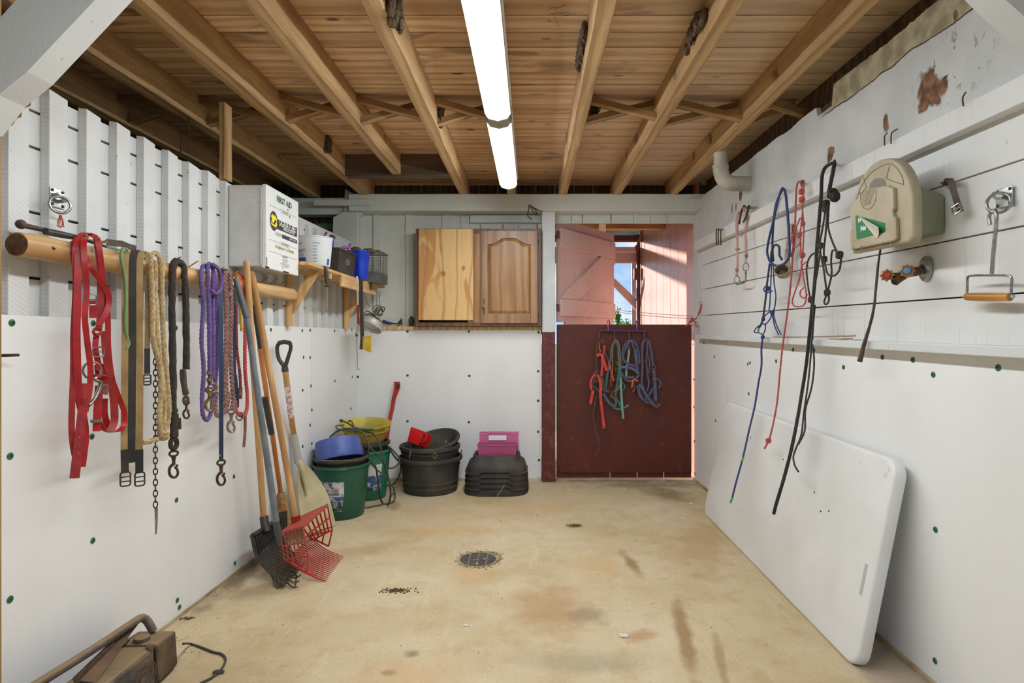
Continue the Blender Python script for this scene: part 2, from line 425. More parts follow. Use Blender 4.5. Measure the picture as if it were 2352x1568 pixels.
# ================================================================ surfaces of the room
def mk_floor():
    t = NT('concrete', True)
    a = t.noise(1.6, detail=8, rough=0.62); b = t.noise(7, detail=8, rough=0.7); c = t.noise(90, detail=3)
    col = t.mix(t.rng(a, 0.35, 0.68), lin(206, 188, 156), lin(184, 162, 120))
    col = t.mix(t.rng(b, 0.5, 0.78, 0, 0.55), col, lin(160, 128, 82))
    col = t.mix(t.rng(c, 0.56, 0.72, 0, 0.30), col, lin(120, 100, 70))
    strk = t.noise(5, t.map(sc=(2.2, 0.6, 1), rot=(0, 0, 0.5)), detail=6, rough=0.7)
    col = t.mix(t.rng(strk, 0.56, 0.72, 0, 0.4), col, lin(222, 208, 180))
    B = [  # place, radii, turn, colour, strength: stains and trodden dirt
        ((0.08, 2.55), (0.20, 0.26), 0.1, (166, 126, 72), 0.6), ((0.24, 2.47), (0.09, 0.08), 0, (140, 122, 98), 0.6), ((0.515, 3.03), (0.035, 0.20), 0.1, (140, 104, 64), 0.8),
        ((0.60, 2.30), (0.035, 0.36), -0.15, (142, 108, 66), 0.8), ((0.68, 2.1), (0.02, 0.25), -0.2, (150, 118, 76), 0.6), ((0.27, 3.63), (0.05, 0.04), 0, (84, 66, 44), 0.9), ((-0.62, 2.71), (0.06, 0.02), 0.15, (100, 76, 48), 0.8),
        ((0.19, 2.12), (0.24, 0.09), 0, (146, 134, 108), 0.5), ((-0.436, 2.17), (0.035, 0.03), 0, (96, 86, 66), 0.7), ((-0.50, 2.05), (0.03, 0.02), 0, (106, 96, 74), 0.7), ((0.42, 2.30), (0.09, 0.05), 0.4, (168, 120, 76), 0.6),
        ((0.95, 3.3), (0.20, 0.55), -0.35, (168, 132, 84), 0.55), ((1.00, 4.35), (0.16, 0.22), 0.4, (120, 92, 60), 0.7), ((-1.42, 3.05), (0.07, 0.6), 0.0, (84, 64, 42), 0.75), ((0.33, 3.0), (0.14, 0.16), 0, (196, 160, 104), 0.5),
        ((-1.22, 2.72), (0.22, 0.09), 0.5, (126, 102, 70), 0.55), ((-0.95, 3.2), (0.35, 0.10), 0.5, (166, 132, 86), 0.45), ((-0.45, 3.55), (0.4, 0.12), 0.1, (196, 160, 108), 0.5), ((-0.3, 2.9), (0.12, 0.2), 0.3, (190, 152, 98), 0.4),
        ((-0.95, 4.05), (0.05, 0.14), 0.3, (120, 98, 66), 0.6), ((-0.75, 3.95), (0.3, 0.09), -0.3, (186, 152, 104), 0.4), ((-0.42, 2.0), (0.2, 0.2), 0.4, (190, 152, 98), 0.45), ((0.05, 4.0), (0.5, 0.2), 0.1, (198, 168, 120), 0.4),
        ((-1.05, 1.95), (0.25, 0.3), 0, (158, 132, 90), 0.4), ((0.9, 4.62), (0.5, 0.12), 0, (110, 88, 60), 0.55), ((0.73, 4.75), (0.7, 0.05), 0, (90, 68, 44), 0.6)]
    for (x, y), (rx, ry), an, cc, stn in B:
        m = t.blob((x, y, 0), (rx, ry, 1), an, 'Z', 9, 0.75, 0.6)
        col = t.mix(t.math('MULTIPLY', m, stn), col, lin(*cc))
    # pale bare strip beside the right wall
    px = t.rng(t.math('ADD', t.sep()[0], t.math('MULTIPLY', t.noise(6), 0.05)), 1.16, 1.19)
    py = t.rng(t.sep()[1], 2.25, 2.2)
    col = t.mix(t.math('MULTIPLY', t.math('MULTIPLY', px, py), 0.6), col, lin(150, 134, 120))
    sp = t.noise(260, detail=1)
    col = t.mix(t.rng(sp, 0.70, 0.74, 0, 0.7), col, lin(70, 55, 40))
    nr = t.bump(b, 0.25, 0.006); nr = t.bump(c, 0.25, 0.0015, nr)
    return t.done(col, 0.78, 0, nr)
M_FLOOR = mk_floor()

def mk_planks():
    t = NT('ceiling_planks', True)
    sy = t.sep()[1]
    idx = t.math('FLOOR', t.math('DIVIDE', sy, 0.128))
    off = t.n.new('ShaderNodeCombineXYZ'); t.link(t.math('MULTIPLY', idx, 3.71), off.inputs[0]); t.link(t.math('MULTIPLY', idx, 1.37), off.inputs[2])
    va = t.n.new('ShaderNodeVectorMath'); va.operation = 'ADD'; t.link(t.tc, va.inputs[0]); t.link(off.outputs[0], va.inputs[1])
    src = va.outputs[0]
    m = t.map(sc=(0.10, 1, 1), src=src)
    w = t.wave(4, m, dist=11, detail=2, dirn='Y', dscale=0.9)
    g = t.noise(60, m, detail=5)
    col = t.mix(t.rng(w, 0.2, 0.9), lin(236, 204, 160), lin(208, 168, 122))
    col = t.mix(t.rng(g, 0.45, 0.75, 0, 0.4), col, lin(150, 110, 72))
    wn = t.n.new('ShaderNodeTexWhiteNoise'); wn.noise_dimensions = '1D'; t.link(idx, wn.inputs['W'])
    col = t.mix(t.rng(wn.outputs['Value'], 0, 1, 0, 0.5), col, lin(158, 112, 70))
    k = t.noise(3.2, t.map(sc=(0.8, 2.2, 1), src=src), detail=4, dist=0.6)
    col = t.mix(t.rng(k, 0.60, 0.68, 0, 0.55), col, lin(98, 62, 34))
    vor = t.n.new('ShaderNodeTexVoronoi'); vor.inputs['Scale'].default_value = 3.4; t.link(t.map(sc=(1, 2.4, 1), src=src), vor.inputs['Vector'])
    col = t.mix(t.rng(vor.outputs['Distance'], 0.06, 0.13, 0.85, 0), col, lin(66, 38, 20))
    # the boards turn paler and greyer to the right, darker to the left
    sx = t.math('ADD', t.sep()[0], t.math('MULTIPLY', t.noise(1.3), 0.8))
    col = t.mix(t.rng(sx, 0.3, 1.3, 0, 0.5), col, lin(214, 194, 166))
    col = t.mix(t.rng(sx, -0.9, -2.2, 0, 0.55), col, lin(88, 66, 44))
    nr = t.bump(g, 0.3, 0.002)
    return t.done(col, 0.6, 0, nr)
M_PLANK = mk_planks()
M_JOIST = wood('joist_wood', (204, 168, 118), (168, 130, 84), 'Y', saw=38, bump=0.3, dirt=(5, 0.66, (92, 68, 42)))
M_BRACE = wood('brace_wood', (176, 138, 90), (134, 98, 58), 'X', bump=0.3)
M_DARKW = wood('dark_boards', (84, 62, 44), (52, 38, 26), 'Z')
M_DARKH = wood('dark_timber', (100, 78, 56), (66, 48, 32), 'X')
M_POSTW = wood('post_wood', (184, 148, 96), (140, 104, 60), 'Z', saw=30)
M_PINE = wood('pine', (222, 184, 128), (196, 150, 90), 'Z', rough=0.5, rings=6)
M_PINEY = wood('pine_lengthwise', (222, 184, 128), (192, 146, 88), 'Y', rough=0.5, rings=6)
M_LOG = wood('peeled_log', (214, 176, 124), (178, 132, 78), 'Y', rough=0.4, rings=5, grain=26, dirt=(7, 0.62, (140, 98, 58)))
M_WHITEL = painted('white_paint_sawn', (218, 218, 215), saw=(26, (0.5, 0, 0.0)), chips=0.68)
M_WHITEB = painted('white_paint_board', (214, 215, 212), chips=0.66)
M_WHITER = painted('white_paint_lined', (222, 221, 217), chips=0.69, line=90)
M_WHITEG = painted('grey_white_paint', (214, 216, 206), chips=0.70)
M_GAP = mat('shadowed_timber', (40, 34, 28), rough=0.9)
def mk_panel():
    t = NT('white_plastic_sheet', True)
    p = t.noise(240, detail=2); sm = t.noise(2.2, t.map(sc=(1, 1, 0.5)), detail=5)
    col = t.mix(t.rng(sm, 0.45, 0.8, 0, 0.35), lin(234, 234, 231), lin(206, 205, 200))
    mk = t.noise(9, t.map(sc=(1, 1, 0.6)), detail=8, rough=0.75)
    col = t.mix(t.rng(mk, 0.69, 0.72, 0, 0.5), col, lin(130, 118, 104))
    sz = t.math('ADD', t.sep()[2], t.math('MULTIPLY', t.noise(10, detail=5), 0.12))
    col = t.mix(t.rng(sz, 0.09, 0.0, 0, 0.35), col, lin(150, 128, 98))
    return t.done(col, 0.42, 0, t.bump(p, 0.35, 0.0012))
M_PANEL = mk_panel()
def mk_plaster():
    t = NT('painted_plywood', True)
    v = t.noise(3, detail=5)
    col = t.mix(t.rng(v, 0.3, 0.75), lin(212, 212, 208), lin(180, 182, 178))
    sy, sz = t.sep()[1], t.sep()[2]
    # raw unpainted band along the torn top (painted line falls towards the back)
    edge = t.math('SUBTRACT', sz, t.math('ADD', 2.16, t.math('MULTIPLY', t.noise(4, detail=5), 0.07)))
    near = t.rng(sy, 2.78, 2.70)
    band = t.math('MULTIPLY', t.rng(edge, 0.0, 0.008), near)
    raw = t.mix(t.rng(t.noise(14, detail=5), 0.4, 0.6), lin(176, 164, 134), lin(140, 128, 98))
    col = t.mix(band, col, raw)
    crack = t.math('MULTIPLY', t.rng(t.math('ABSOLUTE', edge), 0.005, 0.002), near)
    col = t.mix(crack, col, lin(74, 44, 26))
    br = t.mix(t.rng(t.noise(30, detail=4), 0.4, 0.6), lin(140, 96, 54), lin(84, 52, 28))
    m = None
    for u, v_, ry, rz, an in ((2128, 205, 0.055, 0.075, -0.5), (2160, 200, 0.03, 0.03, 0), (2118, 238, 0.035, 0.03, 0), (2029, 284, 0.018, 0.034, 0), (1903, 352, 0.03, 0.035, 0.4), (1698, 448, 0.03, 0.035, 0), (1687, 476, 0.012, 0.03, 0), (1678, 478, 0.010, 0.03, 0), (2188, 36, 0.012, 0.02, 0)):
        p = RP(u, v_, 0.0)
        b = t.blob((p.x, p.y, p.z), (1, ry, rz), an, 'X', 22, 0.8, 0.2)
        m = b if m is None else t.math('MAXIMUM', m, b)
    col = t.mix(m, col, br)
    fl = t.noise(42, t.map(sc=(1, 1, 0.6)), detail=3)
    p = RP(2170, 150, 0)
    reg = t.blob((p.x, p.y, p.z), (1, 0.18, 0.12), 0, 'X', 5, 0.5, 0.9)
    col = t.mix(t.math('MULTIPLY', t.rng(fl, 0.60, 0.63), reg), col, lin(80, 52, 32))
    mo = t.noise(6, t.map(sc=(1, 1, 2.5)), detail=6)
    p = RP(1740, 470, 0)
    reg = t.blob((p.x, p.y, p.z), (1, 0.7, 0.07), 0.0, 'X', 5, 0.7, 0.9)
    col = t.mix(t.math('MULTIPLY', t.math('MULTIPLY', t.rng(mo, 0.45, 0.7), reg), 0.6), col, lin(146, 126, 96))
    nr = t.bump(t.noise(60, detail=4), 0.2, 0.002); nr = t.bump(m, 0.8, 0.006, nr)
    return t.done(col, 0.55, 0, nr)
M_PLASTER = mk_plaster()
def mk_redpaint(name, c1, c2, scuff=(150, 96, 70), amt=0.35, rough=0.5):
    t = NT(name)
    a = t.noise(3, detail=6); b = t.noise(18, t.map(sc=(1, 1, 0.7)), detail=7, rough=0.75)
    col = t.mix(t.rng(a, 0.35, 0.7), lin(*c1), lin(*c2))
    col = t.mix(t.rng(b, 0.56, 0.72, 0, amt), col, lin(*scuff))
    return t.done(col, rough, 0, t.bump(b, 0.2, 0.003))
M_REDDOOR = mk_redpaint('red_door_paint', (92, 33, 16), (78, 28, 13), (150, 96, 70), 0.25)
M_PINKDOOR = mk_redpaint('glare_paled_red', (230, 204, 198), (220, 190, 184), (150, 92, 78), 0.3)  # paled to imitate the glare washing out the upper leaf
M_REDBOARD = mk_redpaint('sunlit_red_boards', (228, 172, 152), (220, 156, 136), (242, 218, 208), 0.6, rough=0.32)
M_REDDARK = mk_redpaint('dark_red_iron', (120, 62, 54), (96, 46, 40))
def mk_twotone(split):
    t = NT('post_paint_two_tone', True)
    n = t.noise(30, detail=4); z = t.math('ADD', t.sep()[2], t.math('MULTIPLY', n, 0.012))
    sc = t.noise(22, detail=7, rough=0.75)
    red = t.mix(t.rng(sc, 0.5, 0.7, 0, 0.4), lin(92, 34, 24), lin(160, 110, 88))
    wh = t.mix(t.rng(t.noise(4, detail=4), 0.3, 0.7), lin(218, 220, 218), lin(196, 200, 198))
    return t.done(t.mix(t.rng(z, split, split + 0.002), red, wh), 0.5, 0, t.bump(sc, 0.2, 0.002))
M_GREEN = mat('screw_green', (48, 104, 70), (40, 92, 60), rough=0.35)
M_SCREW = mat('screw_steel', (70, 66, 60), rough=0.4, metal=0.7)
M_STEEL = mat('steel', (176, 176, 172), (130, 126, 118), ns=40, rough=0.32, metal=0.9)
M_ZINC = mat('zinc', (196, 200, 196), (160, 164, 158), ns=30, rough=0.3, metal=0.85)
M_RUST = mat('rusty_iron', (96, 74, 58), (64, 48, 38), ns=50, rough=0.7, metal=0.5, bump=0.3, bs=120, bd=0.001)
M_BRASS = mat('brass', (176, 146, 88), (120, 98, 58), ns=40, rough=0.35, metal=0.85)

# ================================================================ floor
struct(MB().box(-4.6, 1.45, -1.5, 4.86, -0.12, 0.0).build('floor', M_FLOOR, smooth=False))
struct(MB().box(-60, 60, -60, 80, -0.30, -0.13).build('trim_1', mat('yard_grass', (128, 140, 84), (154, 150, 104), ns=0.5, rough=0.95), smooth=False), 'green and straw-coloured yard ground outside the barn')

# ================================================================ ceiling of planks
mb = MB()
k = int(-1.5 / 0.128)
while k * 0.128 < 4.9:
    y0 = k * 0.128; dz = random.uniform(0, 0.002)
    mb.box(-4.6, 1.60, y0 + 0.0034, y0 + 0.1246, 2.43 + dz, 2.455); k += 1
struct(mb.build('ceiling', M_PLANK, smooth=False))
struct(MB().box(-4.6, 1.6, -1.5, 4.95, 2.457, 2.475).build('trim_6', M_GAP, smooth=False), 'dark sheet above the ceiling planks for the shade in their gaps')  # dark colour stands in for the shade between the planks

# joists
JX = [(-3.02, -2.955), (-2.62, -2.555), (-2.205, -2.14), (-1.805, -1.735), (-1.36, -1.29), (-0.965, -0.905), (-0.571, -0.503), (-0.19, -0.125), (0.221, 0.286), (0.65, 0.714), (1.106, 1.16)]
JL = ['beyond the fence, farthest left', 'beyond the fence, second from the left', 'beyond the fence, third from the left', 'above the fence top, just left of the bare post', 'over the fence top carrying the bare post', 'cut short at the cross header over the cabinet side',
      'left of the light fixtures, mud nest on its side', 'hidden above the row of light fixtures', 'first to the right of the light fixtures', 'second to the right of the light fixtures', 'farthest right, next to the wall']
for i, ((a, b), l) in enumerate(zip(JX, JL)):
    y1 = 4.075 if i == 5 else 4.85
    o = MB().rough_bar(((a + b) / 2, -1.5, 2.361), ((a + b) / 2, y1, 2.361), b - a, 0.142, seed=i, amp=0.006).build('ceiling_joist', M_JOIST, smooth=True, bevel=0.004)
    tag(o, 'sawn wooden ceiling joist ' + l, 'beam', 'ceiling joists')
tag(MB().rough_bar((-1.29, 4.12, 2.357), (-0.575, 4.12, 2.357), 0.085, 0.15, seed=31).build('header_joist', M_DARKH, bevel=0.004), 'short wooden cross header between two joists above the shelf', 'beam')
# cross bridging: one X in each bay
for i in range(1, len(JX)):
    a = JX[i - 1][1]; b = JX[i][0]; bays = ['far left bay beyond the fence', 'second bay beyond the fence', 'bay left of the fence top', 'bay holding the bare post', 'bay above the first aid box', 'bay right of the joist cut short', 'bay just left of the light fixtures', 'bay just right of the light fixtures', 'bay left of the last two joists', 'bay next to the right-most joist']
    if i == 8: continue
    y = 3.06 + 0.03 * math.sin(i * 2.1)
    g = thing('cross_bridging', 'pair of crossed wooden struts in the ' + bays[i - 1], 'brace', ((a + b) / 2, y, 2.30), 'bridging struts between joists')
    MB().bar((a - 0.004, y, 2.405), (b + 0.004, y + 0.01, 2.315), 0.05, 0.030).build('strut', M_BRACE, g, bevel=0.002)
    MB().bar((a - 0.004, y + 0.075, 2.315), (b + 0.004, y + 0.06, 2.405), 0.05, 0.030).build('strut', M_BRACE, g, bevel=0.002)
g = thing('cross_bridging', 'pair of crossed wooden struts between the right-most joist and the wall', 'brace', (1.25, 3.06, 2.30), 'bridging struts between joists')
MB().bar((1.157, 3.05, 2.405), (1.40, 3.03, 2.318), 0.05, 0.030).build('strut', M_BRACE, g)
MB().bar((1.157, 3.13, 2.31), (1.40, 3.14, 2.405), 0.05, 0.030).build('strut', M_BRACE, g)

# ================================================================ left wall: board fence above white plastic sheeting
Y0, Y1 = -1.3, 4.735
wl_ = sroot('wall_left', (LX(1.7), 1.7, 0))
def lbox(mb, y0, y1, z0, z1, o0, o1):
    return mb.hexa([(LX(y0, o0), y0, z0), (LX(y0, o1), y0, z0), (LX(y1, o1), y1, z0), (LX(y1, o0), y1, z0), (LX(y0, o0), y0, z1), (LX(y0, o1), y0, z1), (LX(y1, o1), y1, z1), (LX(y1, o0), y1, z1)])
mb = MB()
zs = [1.0, 1.165, 1.352, 1.352 + .2, 1.75, 1.86, 1.93]
for a, b in zip(zs, zs[1:]):
    y = Y0
    while y < Y1:
        y2 = min(Y1, y + random.uniform(1.4, 2.6)); g = 0.0045
        z1 = b - g + (0.0 if b < 1.9 else 0)
        lbox(mb, y, y2 - 0.002, a + g, z1, -0.052, -0.028); y = y2
mb.build('backing_boards', M_WHITEB, wl_, smooth=False)
n = 0
for kk in range(-23, 21):
    y = 1.817 + 0.1424 * kk
    if y < Y0 or y + 0.073 > Y1: continue
    mb = MB(); zt = 1.947 - 0.0245 * (y - 1.8) + random.uniform(-0.006, 0.006)
    # slightly crooked, top chamfered
    e = [random.uniform(-0.003, 0.003) for _ in range(4)]
    mb.hexa([(LX(y, -0.028), y + e[0], 1.0), (LX(y, 0), y + e[0], 1.0), (LX(y, 0), y + 0.073 + e[1], 1.0), (LX(y, -0.028), y + 0.073 + e[1], 1.0),
             (LX(y, -0.028), y + e[2], zt), (LX(y, 0), y + e[2] + 0.003, zt - 0.004), (LX(y, 0), y + 0.070 + e[3], zt - 0.012), (LX(y, -0.028), y + 0.073 + e[3], zt - 0.006)])
    mb.build('batten', M_WHITEL, wl_, bevel=0.002)
def zpan(y): return 1.236 - 0.004 * (y - 1.57)
mb = MB()
for a, b in ((Y0, 1.02), (1.023, 3.83), (3.833, Y1)):
    mb.hexa([(LX(a, 0.001), a, 0.012), (LX(a, 0.006), a, 0.012), (LX(b, 0.006), b, 0.012), (LX(b, 0.001), b, 0.012), (LX(a, 0.001), a, zpan(a)), (LX(a, 0.006), a, zpan(a)), (LX(b, 0.006), b, zpan(b)), (LX(b, 0.001), b, zpan(b))])
pl = mb.build('plastic_sheeting', M_PANEL, wl_, smooth=False)
lbox(MB(), Y0, Y1, 0.0, 1.0, -0.05, -0.001).build('lower_boards', M_DARKH, wl_, smooth=False)
lbox(MB(), Y0, Y1, 0.0, 0.014, -0.001, 0.012).build('bottom_trim', mat('dirty_trim', (190, 176, 140), (150, 126, 90)), wl_, smooth=False)
def screw(p, n, parent):
    n = V(n).normalized(); M = n.to_track_quat('Z', 'Y').to_matrix().to_4x4(); M.translation = p
    r = 0.0105
    mb = MB(); mb.lathe([(r, 0), (r, 0.0015), (r * 0.8, 0.0032), (r * 0.35, 0.0034), (r * 0.35, 0.001)], M, 14)
    mb.cm = 1; mb.lathe([(r * 0.36, 0.0005), (r * 0.36, 0.0022), (0, 0.0026)], M, 10)
    mb.build('screw', [M_GREEN, M_SCREW], parent)
for u, v in ((27, 741), (23, 1047), (23, 1376), (214, 742), (211, 1002), (213, 1241), (405, 943), (405, 1148), (407, 1378), (412, 1394), (404, 753), (537, 1094), (539, 1293), (622, 757), (694, 759), (712, 758), (712, 821), (714, 886), (716, 941), (712, 976), (716, 1018), (695, 896), (695, 1025), (768, 760), (769, 875), (808, 757), (809, 865), (806, 938), (697, 820)):
    screw(LP(u, v, 0.006), (1, 0, 0), pl)

# ================================================================ back wall
wb = sroot('wall_back', (-0.6, 4.8, 0))
YB = 4.737
ub = [826, 857, 875, 931, 950, 1015, 1033, 1057, 1078, 1103, 1156, 1190, 1233, 1262]
mb = MB()
def bx(u, y): return (u - CU) / F * y
for a, b in zip(ub, ub[1:]):
    g0 = 0.0022; g1 = 0.0022
    if a == 1103: g0 = 0.006
    if a == 1233: g0 = 0.009
    if b == 1156: g1 = 0.010
    mb.box(bx(a, 4.82) + g0, bx(b, 4.82) - g1, 4.82, 4.845, 1.2 if b < 1100 else 1.18, 2.2)
mb.build('vertical_boards', M_WHITEG, wb, smooth=False, bevel=0.001)
mb = MB()
for a, b, z1 in ((857, 875, 2.2), (931, 950, 2.2), (1015, 1033, 2.2), (1057, 1078, 2.085)):
    mb.box(bx(a, 4.805), bx(b, 4.805), 4.806, 4.82, 1.2, z1)
mb.box(bx(1080, 4.80), bx(1242, 4.80), 4.79, 4.82, HZ + (CV - 511) / F * 4.79, HZ + (CV - 494) / F * 4.79)
mb.build('batten', M_WHITEG, wb, smooth=False, bevel=0.002)
MB().rough_bar((bx(800, 4.66), 4.735, 2.2275), (1.41, 4.735, 2.2275), 0.15, 0.135, seed=8, amp=0.003).build('header_beam', M_WHITEG, wb, bevel=0.005)
MB().rough_bar((-2.6, 4.80, 2.215), (bx(826, 4.7), 4.80, 2.215), 0.12, 0.135, seed=9, amp=0.004).build('header_beam', M_WHITEG, wb, bevel=0.005)
mb = MB(); mb.box(bx(720, 4.64), bx(850, 4.64), 4.635, 4.66, HZ + (CV - 472) / F * 4.64, HZ + (CV - 458) / F * 4.64)
mb.build('splice_plate', M_WHITEG, wb, bevel=0.003)
mb = MB(); mb.box(bx(1588, 4.64), bx(1626, 4.64), 4.64, 4.66, HZ + (CV - 478) / F * 4.64, HZ + (CV - 455) / F * 4.64); mb.build('splice_plate', M_WHITEG, wb, bevel=0.003)
# carved post in the left corner
a, b = bx(764, 4.72), bx(822, 4.72)
MB().prism([(0, 0), (b - a, 0), (b - a, 1.10), (0.10, 1.16), (0.09, 0.98), (0.005, 0.93), (0, 0.80)], (a, 4.83, 1.19), (1, 0, 0), (0, 0, 1), 0.0 + 0.115).build('corner_post', M_WHITEG, wb, bevel=0.004)
# plastic sheet, ledge and floor trim
MB().box(bx(812, YB) + 0.002, bx(1243, YB), YB, YB + 0.006, 0.022, HZ + (CV - 758) / F * YB).build('plastic_sheeting', M_PANEL, wb, smooth=False)
pb = bpy.data.objects[WL and [k for k in WL][-1]]
MB().box(bx(812, YB), bx(1243, YB), YB + 0.006, 4.86, 0.0, 1.215).build('lower_boards', M_DARKH, wb, smooth=False)
MB().box(bx(812, YB), bx(1243, YB), YB - 0.006, YB, 0.0, 0.024).build('bottom_trim', mat('pale_trim', (206, 200, 176), (180, 160, 120)), wb, smooth=False)
MB().box(bx(812, YB), bx(1245, YB), YB - 0.012, 4.82, 1.2155, 1.245).build('ledge', M_PINE, wb, smooth=False, bevel=0.003)
for u, v in ((936, 761), (1077, 761), (1237, 763), (822, 865), (936, 862), (1078, 863), (1236, 852), (822, 966), (936, 967), (1077, 969), (1236, 920), (1236, 991), (1238, 1056), (1238, 1099), (819, 770)):
    screw(P(u, v, YB), (0, -1, 0), pb)
# door post (white above, red below), jambs and lintel
MB().box(bx(1245, 4.7), bx(1275, 4.7), 4.70, 4.82, 0, 2.165).build('door_post', mk_twotone(1.205 - 0.0), wb, bevel=0.003)
MB().box(1.336, 1.46, 4.62, 4.80, 0.0, 2.165).build('door_jamb', M_WHITEB, wb, bevel=0.003)
MB().box(1.325, 1.345, 4.66, 4.80, 1.25, 2.09).build('door_jamb', M_WHITEB, wb, bevel=0.002)
mb = MB()
us = [1240, 1312, 1337, 1403, 1455, 1494, 1532, 1612]
for a, b in zip(us, us[1:]):
    mb.box(bx(a, 4.81) + (0.005 if a in (1337, 1403) else 0.0015), bx(b, 4.81) - 0.0015, 4.80, 4.825, 2.088, 2.2)
mb.build('lintel_boards', M_WHITEG, wb, smooth=False, bevel=0.001)
# dark boards above the beam, and what closes the dark bay beyond the fence
mb = MB()
x = -4.6
while x < 1.6:
    x2 = x + 0.16
    mb.box(x + 0.002, x2 - 0.002, 4.93, 4.95, (0.0 if x < -1.5 else 2.16), 2.45); x = x2
mb.build('gable_boards', M_DARKW, wb, smooth=False)
MB().box(bx(820, 4.75), bx(826, 4.75), 4.88, 4.93, 2.30, 2.42).build('light_slit_strip', M_WHITEB, wb, smooth=False)  # white strip standing in for a bright slit of light
MB().box(-2.4, -1.45, 4.87, 4.91, 2.055, 2.10).build('green_board', mat('green_board', (112, 140, 104), (92, 118, 88), rough=0.7), wb, smooth=False)
MB().box(-2.4, -1.45, 4.88, 4.92, 1.955, 2.05).build('salmon_board', mat('salmon_board', (190, 118, 92), (150, 90, 70), rough=0.7), wb, smooth=False)
o = struct(MB().box(-4.65, -4.6, -1.5, 4.95, 0, 2.47).build('wall_far_left', M_DARKW, smooth=False))
# dutch door, lower leaf
dx0, dx1 = bx(1279, 4.79), bx(1588, 4.79)
zt = HZ + (CV - 745) / F * 4.79
d1 = sroot('door_1', ((dx0 + dx1) / 2, 4.80, 0.0), 'closed lower half of the dark red stable door')
n = 26; poly = [(0, 0.10), (0, zt)] + [((dx1 - dx0), zt)] + [((dx1 - dx0) * (1 - i / n), 0.055 + 0.012 * noise.noise(V((i * .7, 0, 0))) + 0.05 * (i / n) ** 3 * 0) for i in range(n)]
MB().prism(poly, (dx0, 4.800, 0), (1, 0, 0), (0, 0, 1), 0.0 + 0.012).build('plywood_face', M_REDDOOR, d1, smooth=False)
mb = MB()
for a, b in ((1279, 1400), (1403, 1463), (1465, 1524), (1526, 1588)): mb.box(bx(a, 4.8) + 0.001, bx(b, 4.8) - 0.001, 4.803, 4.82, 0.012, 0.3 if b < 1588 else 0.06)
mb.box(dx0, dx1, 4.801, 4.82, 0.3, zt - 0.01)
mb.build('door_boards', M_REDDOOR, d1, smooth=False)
# upper leaf, swung out into the passage
hx, hy, ex, ey = 0.222, 4.84, 0.800, 5.68
D = V((ex - hx, ey - hy, 0)).normalized(); NR = V((D.y, -D.x, 0)); L = math.hypot(ex - hx, ey - hy)
zb, ztp = 1.262, 2.145
d2 = sroot('door_2', (hx, hy, zb), 'open upper half of the stable door, glare-paled pink with a Z brace')
def dq(s, z, o=0.0): return V((hx, hy, 0)) + D * s + NR * o + V((0, 0, z))
mb = MB()
ss = [0, .12, .26, .40, .52, .68, .84, L]
for i, (a, b) in enumerate(zip(ss, ss[1:])):
    z0 = zb + (0.02 if i == 0 else 0.0)
    mb.hexa([dq(a + .0012, z0), dq(b - .0012, z0), dq(b - .0012, z0, -.02), dq(a + .0012, z0, -.02), dq(a + .0012, ztp), dq(b - .0012, ztp), dq(b - .0012, ztp, -.02), dq(a + .0012, ztp, -.02)])
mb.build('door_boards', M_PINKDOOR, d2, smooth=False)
def dplank(pts): 
    mb = MB(); k = len(pts); mb.add([dq(s, z, 0.022) for s, z in pts] + [dq(s, z, 0) for s, z in pts], [list(range(k - 1, -1, -1)), list(range(k, 2 * k))] + [[i, (i + 1) % k, (i + 1) % k + k, i + k] for i in range(k)]); return mb
dplank([(0.02, 1.90), (L - .01, 1.90), (L - .01, 2.06), (0.02, 2.06)]).build('rail', M_PINKDOOR, d2, bevel=0.002)
dplank([(0.02, 1.335), (L - .01, 1.335), (L - .01, 1.475), (0.02, 1.475)]).build('rail', M_PINKDOOR, d2, bevel=0.002)
dplank([(0.02, 1.478), (0.30, 1.478), (L - .012, 1.86), (L - .012, 1.898), (L - .30, 1.898)]).build('diagonal_brace', M_PINKDOOR, d2, bevel=0.002)
mb = MB()
for z in (2.0, 1.40): mb.bar(dq(0.0, z, 0.012), dq(-0.012, z, -0.01), 0.01, 0.06)
mb.build('hinge', M_REDDARK, d2)

# ================================================================ passage outside the door
wp = sroot('wall_passage', (1.37, 6.1, 0))
us = [1612, 1595, 1577, 1558, 1540, 1523, 1508, 1495, 1480, 1469]
ys = [F * 1.36 / (u - CU) for u in us]; ys[0] = 4.835
mb = MB()
for a, b in zip(ys, ys[1:]):
    mb.hexa([(1.36, a + .006, -.1), (1.385, a + .002, -.1), (1.385, b - .002, -.1), (1.36, b - .006, -.1), (1.36, a + .006, 2.7), (1.385, a + .002, 2.7), (1.385, b - .002, 2.7), (1.36, b - .006, 2.7)])
mb.build('vertical_boards', M_REDBOARD, wp, smooth=False)
MB().box(1.386, 1.40, 4.84, 7.4, -.1, 2.7).build('board_backing', M_REDDARK, wp, smooth=False)
o = struct(MB().box(-2.5, 1.4, 4.84, 7.45, -0.12, -0.02).build('trim_2', mat('passage_ground', (206, 190, 160), (170, 150, 118), ns=6, rough=0.9), smooth=False), 'pale dirt ground of the passage outside')
struct(MB().box(-1.72, -1.66, 5.9, 7.5, -0.1, 2.62).build('wall_sun_stop', mat('pale_post', (196, 170, 168)), smooth=False), 'unseen pale partition added beside the passage to stop the sun')  # unseen wall, added to keep a sun streak off the right wall
M_TIN = mat('roof_tin', (170, 176, 190), (120, 124, 136), ns=5, rough=0.4, metal=0.6)
mb = MB(); xs = [-1.6 + i * 0.05 for i in range(61)]
def zr(x, y): return 2.66 - 0.07 * (y - 4.9) + 0.008 * math.cos(x * 2 * PI / 0.1)
vs = [(x, y, zr(x, y)) for y in (4.86, 7.7) for x in xs]; m_ = len(xs)
